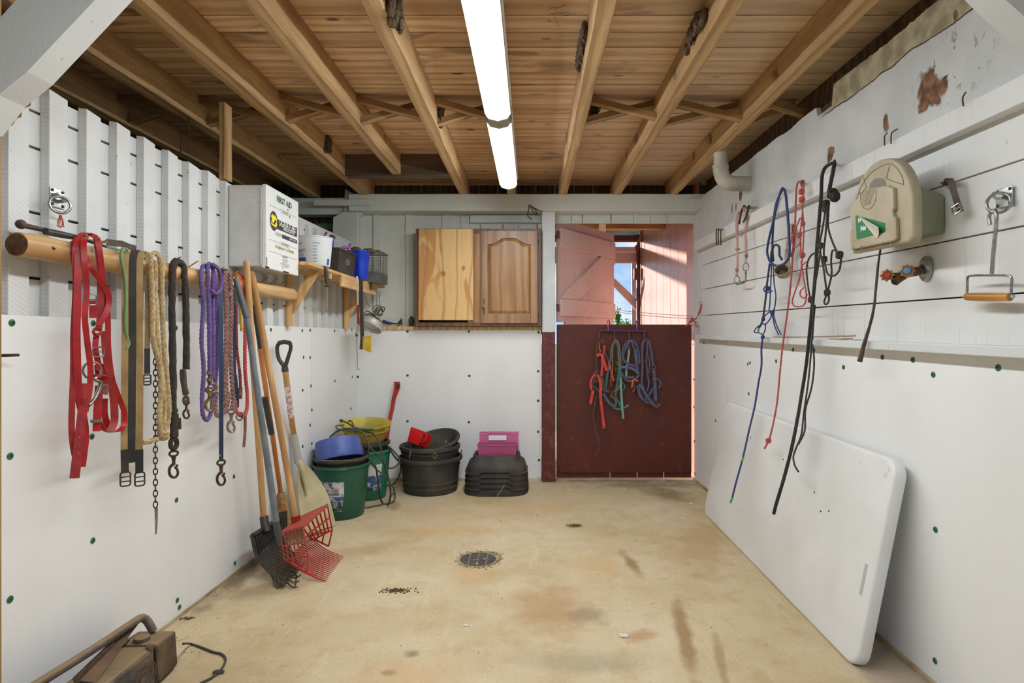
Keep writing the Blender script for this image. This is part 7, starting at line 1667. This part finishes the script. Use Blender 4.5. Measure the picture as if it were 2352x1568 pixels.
M_CR = mat('coral_rope', (190, 88, 76), (162, 70, 62), ns=70, rough=.8, bump=.3, bs=260, bd=.0015)
g = thing('rope_halter', 'coral red rope halter with long lead knotted at its end', 'rope halter', RP(1838, 415, .06))
OF = .075
def RR(pts, r, name='rope', m=None): return MB().rope(rp(*pts), r, 3, n=5).build(name, m or M_CR, g)
RR(((1842, 430, OF), (1838, 418, OF), (1832, 420, OF), (1828, 460, OF), (1826, 520, OF), (1822, 570, OF), (1818, 630, OF), (1812, 690, OF), (1804, 750, OF), (1797, 800, OF), (1791, 860, OF + .01), (1784, 930, OF + .04), (1772, 990, OF + .075), (1766, 1010, OF + .08), (1756, 1030, OF + .085)), .0046, 'lead')
for q in (((1843, 418, OF), (1846, 415, OF - .02), (1846, 430, OF), (1842, 500, OF), (1836, 540, OF), (1830, 545, OF)), ((1842, 470, OF), (1846, 520, OF), (1845, 560, OF), (1842, 600, OF), (1836, 640, OF), (1826, 670, OF), (1820, 690, OF), (1822, 700, OF), (1836, 704, OF), (1848, 698, OF), (1852, 680, OF), (1846, 640, OF), (1840, 600, OF)), ((1838, 500, OF + .01), (1826, 530, OF + .01), (1820, 550, OF + .01), (1824, 566, OF + .01), (1836, 560, OF + .01), (1840, 540, OF + .01)), ((1846, 660, OF), (1838, 670, OF), (1838, 678, OF), (1848, 684, OF), (1854, 676, OF)), ((1842, 610, OF), (1852, 602, OF), (1856, 614, OF)), ((1838, 545, OF), (1840, 590, OF))): RR(q, .0036, 'cord')
for i, (u, v, R) in enumerate(((1841, 440, .012), (1842, 458, .012), (1844, 514, .009), (1836, 540, .010), (1843, 586, .011), (1765, 1012, .012))): mb = MB(); knot(mb, RP(u, v, OF + (.08 if v > 900 else .004)), R, .0042, i); mb.build('knot', M_CR, g)
MB().tube(rp((1842, 420, .0), (1842, 422, .05), (1842, 414, .06)), .004, 8).build('hook', M_RUST, g)

M_BK = mat('black_rope', (40, 40, 38), (26, 26, 26), ns=60, rough=.7, bump=.4, bs=260, bd=.0015)
def mk_fleck():
    t = NT('gold_fleck_rope'); v = t.n.new('ShaderNodeTexVoronoi'); v.inputs['Scale'].default_value = 190; t.link(t.tc, v.inputs['Vector'])
    return t.done(t.mix(t.rng(v.outputs['Distance'], .16, .22, 1, 0), lin(42, 40, 36), lin(190, 168, 120)), .7)
M_FL = mk_fleck()
g = thing('rope_halter', 'black and gold flecked rope halter with thick black lead, beside the hose box', 'rope halter', RP(1910, 378, .06))
OF = .09
MB().rope(rp(*((1917, 374, OF - .02), (1908, 376, OF - .01), (1896, 384, OF), (1889, 400, OF), (1886, 450, OF), (1882, 500, OF), (1877, 560, OF), (1872, 640, OF), (1866, 700, OF), (1862, 740, OF), (1856, 800, OF), (1850, 850, OF), (1842, 900, OF + .01), (1832, 960, OF + .05), (1818, 1030, OF + .09), (1800, 1100, OF + .13), (1782, 1160, OF + .16), (1777, 1180, OF + .165))), .0076, 4, pitch=.05, n=6).build('lead', M_BK, g)
RT('lead', M_BK, ((1917, 374, OF - .02), (1914, 390, OF), (1908, 420, OF), (1904, 440, OF)), .0080, g)
for q in (((1896, 480, OF), (1890, 520, OF + .01), (1882, 560, OF + .01)), ((1900, 485, OF + .005), (1896, 540, OF + .01), (1892, 580, OF + .01), (1896, 612, OF + .01), (1902, 630, OF + .01), (1916, 633, OF + .01), (1928, 620, OF + .01), (1932, 590, OF + .01)), ((1903, 485, OF), (1902, 520, OF), (1910, 550, OF), (1922, 578, OF)), ((1922, 576, OF), (1912, 575, OF), (1909, 600, OF), (1910, 630, OF), (1902, 665, OF)), ((1884, 580, OF + .01), (1892, 620, OF + .01), (1898, 665, OF + .01)), ((1882, 578, OF), (1864, 585, OF + .01), (1853, 610, OF + .01), (1854, 640, OF + .01), (1860, 680, OF + .01), (1864, 688, OF + .01)), ((1900, 672, OF), (1893, 695, OF), (1898, 699, OF), (1904, 690, OF), (1903, 676, OF)), ((1886, 560, OF + .01), (1878, 620, OF + .012), (1866, 690, OF + .012), (1868, 730, OF + .012), (1866, 780, OF + .01)), ((1872, 700, OF), (1864, 790, OF), (1861, 830, OF), (1856, 880, OF + .02), (1846, 950, OF + .04), (1840, 1000, OF + .06), (1828, 1030, OF + .08), (1822, 1050, OF + .09), (1826, 1070, OF + .09), (1834, 1083, OF + .09)), ((1866, 790, OF), (1870, 830, OF), (1864, 890, OF + .02), (1850, 940, OF + .04), (1848, 990, OF + .06), (1834, 1020, OF + .08))): RT('flecked_cord', M_FL, q, .0040, g)
mb = MB()
for i, (u, v, R) in enumerate(((1912, 445, .018), (1918, 452, .016))): knot(mb, RP(u, v, OF + .005), R, .0072, i)
knot(mb, RP(1897, 468, OF), .013, .0065, 5); mb.build('big_knot', M_BK, g)
for i, (u, v, R) in enumerate(((1897, 479, .014), (1884, 564, .012), (1893, 595, .012), (1928, 585, .014), (1863, 688, .012), (1900, 672, .012))): mb = MB(); knot(mb, RP(u, v, OF + .006), R, .0042, i); mb.build('knot', M_FL, g)
MB().tube(rp((1916, 378, .0), (1916, 378, .06), (1917, 368, .07)), .005, 8).build('hook', M_RUST, g)

# pink leather headstall with snaffle bit on a forked hook
g = thing('headstall', 'faded pink leather headstall with a snaffle bit hanging near the door', 'headstall', RP(1705, 480, .05))
M_PKL = mat('faded_pink_leather', (186, 142, 126), (164, 120, 104), ns=20, rough=.6)
OF = .05
wdR = (-.5, .86, 0)
def RS(name, m, pts, w, wd=wdR): return MB().strap(rp(*pts), w, .003, wd).build(name, m, g)
RS('cheek_strap', M_PKL, ((1712, 482, OF), (1706, 484, OF), (1696, 492, OF), (1692, 510, OF), (1694, 560, OF), (1694, 610, OF), (1692, 635, OF)), .017); RS('cheek_strap', M_PKL, ((1708, 476, OF), (1713, 486, OF), (1716, 500, OF), (1712, 530, OF), (1714, 560, OF), (1713, 605, OF)), .015)
mb = MB(); mb.ring(RP(1694, 572, OF), .013, .004, (0, 0, 1), sy=.8); mb.build('keeper', M_PKL, g); RS('strap_end', M_PKL, ((1711, 532, OF + .005), (1702, 543, OF + .01)), .008)
for u, v in ((1692, 620), (1714, 588)): buckle(RP(u, v, OF + .003), .020, .018, M_NICKEL, g, X=wdR)
for u, v in ((1693, 643), (1713, 613)): MB().ring(RP(u, v, OF), .024, .0028, (-.6, -.8, 0), sy=.62 if 0 else .7).build('bit_ring', M_NICKEL, g)
MB().tube(rp((1693, 653, OF), (1702, 651, OF + .01), (1712, 646, OF), (1713, 636, OF), (1713, 624, OF)), [.006, .004, .005, .004, .006], 8).build('mouthpiece', M_NICKEL, g)
mb = MB(); mb.tube(rp((1712, 476, .0), (1708, 474, .045), (1703, 485, .06), (1698, 515, .065)), .006, 8); mb.tube(rp((1716, 478, .0), (1720, 475, .045), (1716, 490, .06), (1708, 510, .065)), .006, 8); tag(mb.build('forked_hook', M_RUST), 'brown two pronged iron hook carrying the pink headstall', 'hook')
g = thing('hook_bracket', 'three bent iron hooks nailed on the rail board closest to the door', 'hook', RP(1650, 560, .04)); g.name = 'iron_hooks'; WL['iron_hooks'] = WL['hook_bracket']
for u in (1645.5, 1650, 1656): MB().tube(rp((u + 3, 526, .045), (u, 528, .065), (u - .6, 545, .07), (u, 563, .06)), .0042, 8).build('hook', M_RUST, g)
# tan nose bag
g = thing('leather_cup', 'tan canvas tube shaped boot hanging behind the blue halter', 'boot', RP(1808, 625, .04)); g.name = 'canvas_boot'; WL['canvas_boot'] = WL['leather_cup']
mb = MB(); p = RP(1801, 628, .06); Mc = Matrix.Translation(p) @ Matrix.Rotation(math.radians(-38), 4, 'Z') @ Matrix.Rotation(math.radians(72), 4, 'X'); mb.lathe([(.034, 0), (.036, .004), (.037, .05), (.033, .05), (.030, .003), (.031, -.001), (.034, 0)], Mc, 28, sy=.85); mb.build('cup', mat('tan_canvas', (170, 156, 128), (140, 124, 96), ns=24, rough=.8), g)
MB().strap(rp((1812, 620, .035), (1808, 590, .04), (1813, 550, .03), (1815, 515, .01)), .026, .006, wdR).build('strap', mat('tan_canvas', (170, 156, 128)), g)
tag(MB().strap(rp((1822, 516, .0), (1824, 540, .02), (1822, 575, .03), (1818, 590, .03)), .014, .004, wdR).build('leather_flap', M_LEATH), 'short brown leather flap on the wall between the blue and coral halters', 'strap')
# pvc elbow
g = thing('drain_pipe', 'dirty white plastic pipe elbow coming down from the ceiling into the right wall', 'pipe', P(1656, 400, 3.85))
M_PVC = mat('dirty_pvc', (196, 192, 176), (160, 150, 126), ns=6, rough=.35)
MB().tube([P(1655, 288, 3.60), P(1655, 384, 3.60)], .041, 20, step=9).build('pipe', M_PVC, g)
MB().tube([P(1655, 382, 3.60), P(1656, 396, 3.60), P(1663, 412, 3.60), P(1676, 420, 3.60), P(1690, 422, 3.61), P(1716, 422, 3.64)], .0455, 22, step=.012).build('elbow', M_PVC, g)
MB().tube([P(1655, 380, 3.60), P(1655, 387, 3.60)], .0485, 22, step=9).build('collar', M_PVC, g)

# hose box
g = thing('hose_box', 'tan plastic hose reel box with a peeling green notice, mounted on the wall', 'hose box', (1.29, 2.05, 1.48))
M_TAN = mat('tan_plastic', (176, 164, 136), (150, 138, 110), ns=6, rough=.5, bump=.08, bs=200, bd=.001); M_OLV = mat('olive_plastic', (150, 150, 124), (124, 126, 100), ns=5, rough=.5)
XP = 1.206
def HB(u, v):   # (y, z) on the face plane
    y = F * XP / (u - CU); return (y, HZ + (CV - v) / F * y)
out = [(1957, 582), (1954, 486), (1960, 466), (1966, 440), (1978, 410), (1998, 382), (2022, 367), (2045, 364), (2062, 372), (2078, 392), (2090, 424), (2095, 450), (2096, 545), (2088, 556)]
o2 = [HB(u, v) for u, v in out]
# smooth outline
sm = catmull([V((a, b, 0)) for a, b in o2[1:13]], .012); outl = [(p.x, p.y) for p in sm] + [o2[13], o2[0]]
cy_, cz_ = sum(a for a, b in outl) / len(outl), sum(b for a, b in outl) / len(outl)
def scl(pl, s): return [(cy_ + (a - cy_) * s, cz_ + (b - cz_) * s) for a, b in pl]
k = len(outl); lay = [(0.965, XP), (.99, XP + .002), (1.0, XP + .008), (1.0, XP + .030), (.97, XP + .034)]
vs = [(x, a, b) for s, x in lay for a, b in scl(outl, s)]
fs = [[i * k + j, i * k + (j + 1) % k, (i + 1) * k + (j + 1) % k, (i + 1) * k + j] for i in range(len(lay) - 1) for j in range(k)] + [list(range(k)), list(range(5 * k - 1, 4 * k - 1, -1))]
MB().add(vs, fs).build('face_plate', M_TAN, g, ang=50)
door_o = [(1962, 574), (1961, 530), (1966, 523), (1966, 508), (1960, 500), (1960, 480), (1972, 462), (1984, 446), (2000, 434), (2020, 430), (2045, 426), (2060, 432), (2062, 478), (2058, 486), (2060, 496), (2066, 500), (2068, 548), (2062, 553)]
dl = [HB(u, v) for u, v in door_o]; MB().prism([(a, b) for a, b in dl], (XP - .014, 0, 0), (0, 1, 0), (0, 0, 1), .014).build('lid', M_TAN, g, bevel=.003)
def stroke(pts, r=.0016, x=XP - .0005, closed=False): return MB().tube([(x, *HB(u, v)) for u, v in pts], r, 6, closed=closed)
M_TAND = mat('tan_groove', (128, 116, 90))
mb = MB()
for pts in (((1966, 462), (1978, 430), (1996, 402), (2020, 384), (2044, 376), (2060, 386), (2074, 410), (2076, 424)), ((1984, 408), (1990, 430)), ((2044, 380), (2036, 410)), ((2036, 410), (2056, 418), (2076, 424)), ((1966, 462), (1978, 446), (1990, 430))): 
    q = stroke(pts); mb.add(q.v, q.f)
mb.build('moulded_lines', M_TAND, g)
hp = [HB(u, v) for u, v in ((1996, 434), (2000, 420), (2010, 410), (2022, 408), (2032, 412), (2036, 424), (2036, 428), (2018, 430))]; MB().prism(hp, (XP - .001, 0, 0), (0, 1, 0), (0, 0, 1), .001).build('hand_hole', mat('hand_hole_grey', (120, 114, 98)), g, smooth=False)
mb = MB(); q = stroke([(1984, 440), (1988, 470), (1998, 480), (2010, 478), (2020, 462), (2022, 434)], .0013, XP - .0145); mb.add(q.v, q.f)
for i in range(9): q = stroke([(1986 + i * .8, 442 + i * 4), (2019 - i * 1.2, 434 + i * 4)], .0011, XP - .0145); mb.add(q.v, q.f)
mb.build('grip_ridges', M_TAND, g)
nt = [HB(u, v) for u, v in ((1974, 495), (2044, 520), (2044, 532), (1977, 551))]; nt = [HB(1974, 494), HB(2043, 512), HB(2043, 533), HB(1977, 550)]
sg = MB().prism(nt, (XP - .0150, 0, 0), (0, 1, 0), (0, 0, 1), .0008).build('notice', mat('notice_green', (28, 112, 60), rough=.5), g, smooth=False)
rd = V((0, -1, 0)); sl = (V((0, *HB(2040, 520))) - V((0, *HB(1980, 530)))).normalized()
text('No', .026, (XP - .0155, *HB(1993, 524)), (0, -1, .02), (0, 0, 1), KW, sg, bold=.0010); text('N', .022, (XP - .0155, *HB(1984, 506)), (0, -1, .02), (0, 0, 1), KW, sg, bold=.0008)
# the curled corner of the notice
a, b, c_ = HB(1982, 496), HB(2044, 514), HB(2022, 549)
vs = []; N1 = 16
for i in range(N1 + 1):
    t = i / N1; ang = t * 4.2
    for s in (0, 1):
        base = V((XP - .016, *HB(1980, 495))).lerp(V((XP - .016, *HB(2046 - 26 * s, 522 + 26 * s))), 1) if 0 else None
    p0 = V((XP - .0155, *HB(1981 + 44 * t * .0, 495))); 
rr = .0085
for i in range(N1 + 1):
    t = i / N1; th_ = t * 4.4
    tip = V((XP - .0155, *HB(1980, 494)))
    e = V((XP - .0155, *HB(2024 + 16 * min(1, t * 1.6), 548 - 26 * min(1, t * 1.6))))
    dirn = (e - tip)
    lift = V((-1, 0, 0)) * (rr * (1 - math.cos(th_)) + .004 * t)
    vs += [tip + V((-1, 0, 0)) * .001 * t, e + lift + V((0, -1, 0)) * (rr * math.sin(th_) * .9)]
MB().add(vs + [v + V((-.0006, 0, 0)) for v in vs], [[2 * i, 2 * i + 2, 2 * i + 3, 2 * i + 1] for i in range(N1)] + [[2 * N1 + 2 + 2 * i + j for j in (1, 3, 2, 0)] for i in range(N1)]).build('curled_flap', mat('notice_back', (206, 200, 180), rough=.4), sg)
mb = MB()
for u in (1970, 1988, 2036, 2057): q0 = HB(u, 570 - (u - 1960) * .16); mb.box(XP - .016, XP - .012, q0[0] - .002, q0[0] + .002, q0[1] - .010, q0[1] + .002)
mb.build('slots', M_TAND, g, smooth=False)
MB().hexa([(XP + .03, 1.885, 1.512), (RX(1.93, .0), 1.93, 1.510), (RX(2.22), 2.22, 1.510), (XP + .03, 2.20, 1.512), (XP + .03, 1.885, 1.665), (RX(1.93, .0), 1.93, 1.640), (RX(2.22), 2.22, 1.64), (XP + .03, 2.20, 1.665)]).build('body', M_OLV, g, smooth=False, bevel=.008)
MB().hexa([(XP + .028, 1.96, 1.66), (XP + .05, 1.96, 1.65), (XP + .05, 2.18, 1.65), (XP + .028, 2.18, 1.66), (XP + .028, 1.99, 1.75), (XP + .045, 1.99, 1.72), (XP + .045, 2.15, 1.72), (XP + .028, 2.15, 1.75)]).build('back_housing', M_OLV, g, smooth=False, bevel=.006)
tag(MB().tube(rp((2024, 562, .03), (2018, 600, .045), (2012, 660, .055), (2008, 700, .06), (2000, 740, .065), (1988, 780, .07), (1980, 810, .075), (1974, 830, .08)), [.004, .0042, .0046, .005, .0052, .006, .0075, .0095], 8, wob=.25).build('braided_whip', M_LEATH), 'dark braided riding whip hanging below the hose box', 'whip')

# faucet
g = thing('faucet', 'brass outdoor faucet with red and blue knobs on the white boards', 'faucet', RP(2085, 640, .05))
M_BRZ = mat('old_bronze', (110, 86, 60), (78, 62, 46), ns=50, rough=.5, metal=.6); M_KNB = mat('corroded_brass_knob', (176, 122, 72), (140, 90, 50), ns=50, rough=.5, metal=.4)
fl = RP(2126, 617, .0); Mq = Matrix.Translation(fl) @ Matrix.Rotation(-PI / 2, 4, 'Y'); MB().lathe([(.036, 0), (.036, .004), (.028, .010), (.014, .012), (.014, .004)], Mq, 28, sx=1.2, sy=.95).build('wall_flange', M_ZINC, g)
body = [RP(2120, 620, .01), RP(2100, 624, .05), RP(2078, 628, .10)]
MB().tube(body, [.014, .016, .015], 14).build('valve_body', M_BRZ, g)
def knob(c, col, nrm_, R=.021):
    nrm_ = V(nrm_).normalized(); M = nrm_.to_track_quat('Z', 'Y').to_matrix().to_4x4(); M.translation = c
    mb = MB(); N_ = 48; prof = [(.010, -.012), (R, -.006), (R, .006), (R * .7, .009), (R * .6, .006), (0, .006)]
    vs = []; 
    for r_, z_ in prof:
        for j in range(N_): a = 2 * PI * j / N_; q = r_ * (1 + (.13 * math.cos(8 * a) if r_ >= R * .95 else 0)); vs.append(M @ V((q * math.cos(a), q * math.sin(a), z_)))
    fs = [[i * N_ + j, i * N_ + (j + 1) % N_, (i + 1) * N_ + (j + 1) % N_, (i + 1) * N_ + j] for i in range(len(prof) - 1) for j in range(N_)]
    mb.add(vs, fs); o = mb.build('knob', M_KNB, g)
    mb = MB().lathe([(R * .58, .007), (R * .5, .010), (0, .0105)], M, 20); mb.build('button', mat('button_%s' % col[0], col[1], rough=.4), o)
knob(RP(2083, 622, .105), ('blue', (70, 130, 176)), (-.55, -.85, .05)); knob(RP(2037, 632, .155), ('red', (176, 52, 36)), (-.45, -.9, 0), .019)
MB().tube([RP(2078, 630, .095), RP(2062, 632, .12), RP(2042, 632, .145)], [.010, .009, .008], 12).build('stem', M_BRZ, g)
MB().tube([RP(2078, 632, .09), RP(2064, 640, .12), RP(2054, 648, .135)], [.013, .014, .0135], 14).build('spout', M_BRZ, g)
MB().tube([RP(2054, 648, .135), RP(2053, 649, .137)], .0085, 12, step=9).build('spout_opening', M_GAP, g)

# strap with buckle
g = thing('buckle_strap', 'short dark leather strap with a square buckle nailed right of the hose box', 'strap', RP(2190, 460, .03))
MB().strap(rp((2172, 424, .012), (2176, 414, .03), (2184, 416, .04), (2188, 430, .035), (2194, 450, .035), (2200, 470, .03), (2206, 486, .03)), .017, .004, (-.55, .8, 0)).build('strap', M_LEATH, g)
MB().strap(rp((2168, 424, .01), (2174, 412, .025), (2186, 412, .03), (2190, 422, .03)), .010, .004, (-.55, .8, .3)).build('keeper', M_LEATH, g)
buckle(RP(2197, 480, .038), .026, .030, M_NICKEL, g, X=(-.45, .8, -.5), Y=(.1, .5, .85), r=.0028)
tag(MB().tube(rp((2160, 420, .0), (2172, 418, .02)), .002, 6).build('nail', M_RUST), 'rusty nail holding the leather buckle strap', 'nail')

# tie ring and handled hook
g = thing('tie_ring', 'galvanised tie ring plate at the right edge, carrying the handled hook', 'tie ring', RP(2305, 455, .0))
c = RP(2308, 453, .001)
mb = MB(); mb.box(c.x - .003, c.x, c.y - .030, c.y + .030, c.z - .028, c.z + .028); mb.build('plate', M_ZINC, g, smooth=False, bevel=.005)
for a, b in ((-.022, .02), (.022, .02), (-.022, -.02), (.022, -.02)): MB().ball((c.x - .004, c.y + a, c.z + b), (.0025, .005, .005), n=6).build('bolt', M_SCREW, g)
MB().tube([c + V((0, .016, .012)), c + V((-.018, .014, .012)), c + V((-.022, .0, .004)), c + V((-.018, -.012, .0)), c + V((0, -.014, .0))], [.004, .009, .011, .009, .004], 8).build('staple', M_ZINC, g)
MB().ring(RP(2294, 466, .030), .027, .0042, (-.6, -.75, .3), n=10, k=32, sx=1.15).build('ring', M_STEEL, g)
g = thing('handle_hook', 'steel hook rod with a wooden roller handle hanging on the right tie ring', 'handle', RP(2272, 692, .04)); g.name = 'bucket_carrier'; WL['bucket_carrier'] = WL['handle_hook']
OFh = .045
MB().tube(rp((2274, 516, OFh), (2272, 495, OFh), (2278, 483, OFh), (2286, 482, OFh), (2289, 492, OFh), (2288, 515, OFh), (2282, 580, OFh), (2278, 632, OFh)), .0052, 10).build('hook_rod', M_STEEL, g)
MB().tube(rp((2221, 688, OFh), (2222, 650, OFh), (2223, 636, OFh), (2232, 633, OFh), (2275, 632, OFh), (2316, 633, OFh), (2323, 637, OFh), (2323, 660, OFh), (2321, 690, OFh)), .0036, 8, step=.006).build('bail', M_STEEL, g)
MB().tube(rp((2221, 681, OFh), (2225, 681, OFh), (2270, 682, OFh), (2317, 682, OFh), (2320, 682, OFh)), [.0115, .0125, .0135, .0125, .0115], 18, step=.02).build('wooden_roller', wood('roller_wood', (206, 150, 72), (160, 104, 40), 'Y', rough=.35), g)
mb = MB()
for u in (2216, 2326): mb.ball(RP(u, 681, OFh), .006, n=6)
mb.build('end_nut', M_ZINC, g)
MB().tube(rp((2215, 681, OFh), (2328, 682, OFh)), .003, 8, step=9).build('axle', M_ZINC, g)
# sticks on the ledge
for i, (a, b, l) in enumerate((((1778, 774, .03), (1965, 771, .02), 'long thin peeled stick lying on the ledge'), ((1905, 779, .035), (1957, 777, .03), 'short thin stick lying on the ledge in front of the long stick'))):
    tag(MB().tube(rp(a, ((a[0] + b[0]) / 2, (a[1] + b[1]) / 2 + 1, a[2]), b), .0035, 7, wob=.3).build('stick', mat('peeled_stick', (176, 156, 128), (140, 118, 90))), l, 'stick')

# ================================================================ mud nests on the joists
M_MUD = mat('mud_nest', (104, 84, 62), (70, 54, 38), ns=50, rough=.95, bump=1.0, bs=60, bd=.01)
random.seed(14)
def nest(c, n, sz, label, along=(0, .3, -1)):
    mb = MB()
    for i in range(n):
        p = V(c) + V((random.uniform(0, sz[0]), random.gauss(0, sz[1]), random.uniform(-sz[2], sz[2])))
        mb.ball(p, (random.uniform(.008, .016), random.uniform(.012, .022), random.uniform(.014, .030)), n=7, wob=.6, seed=i)
    tag(mb.build('mud_nest', M_MUD), label, 'nest')
nest((-.500, 2.10, 2.35), 40, (.03, .055, .06), 'large crusted brown mud nest on the joist left of the lights')
nest((.292, 3.16, 2.395), 22, (.07, .03, .02), 'brown mud nest in the corner of joist and bridging, right of the lights')
nest((-.500, 3.17, 2.36), 12, (.02, .02, .05), 'small mud nest behind the bridging, left of the lights')
nest((-1.285, 3.70, 2.37), 12, (.012, .03, .04), 'patch of mud nest on the joist above the first aid cabinet')
nest((.640, 2.28, 2.37), 30, (-.012, .06, .02), 'narrow mud nest high on the second joist right of the lights')
nest((.215, 2.42, 2.38), 60, (-.012, .06, .012), 'row of little mud cells along the first joist right of the lights')
mb = MB()
for i in range(9): a = V((.09 + random.gauss(0, .03), 2.28 + random.gauss(0, .03), 2.424)); mb.tube([a, a + V((random.gauss(0, .03), random.gauss(0, .03), -.008))], .0008, 4)
tag(mb.build('cobweb', M_MUD), 'scrap of dark cobweb on the ceiling right of the lights', 'cobweb')
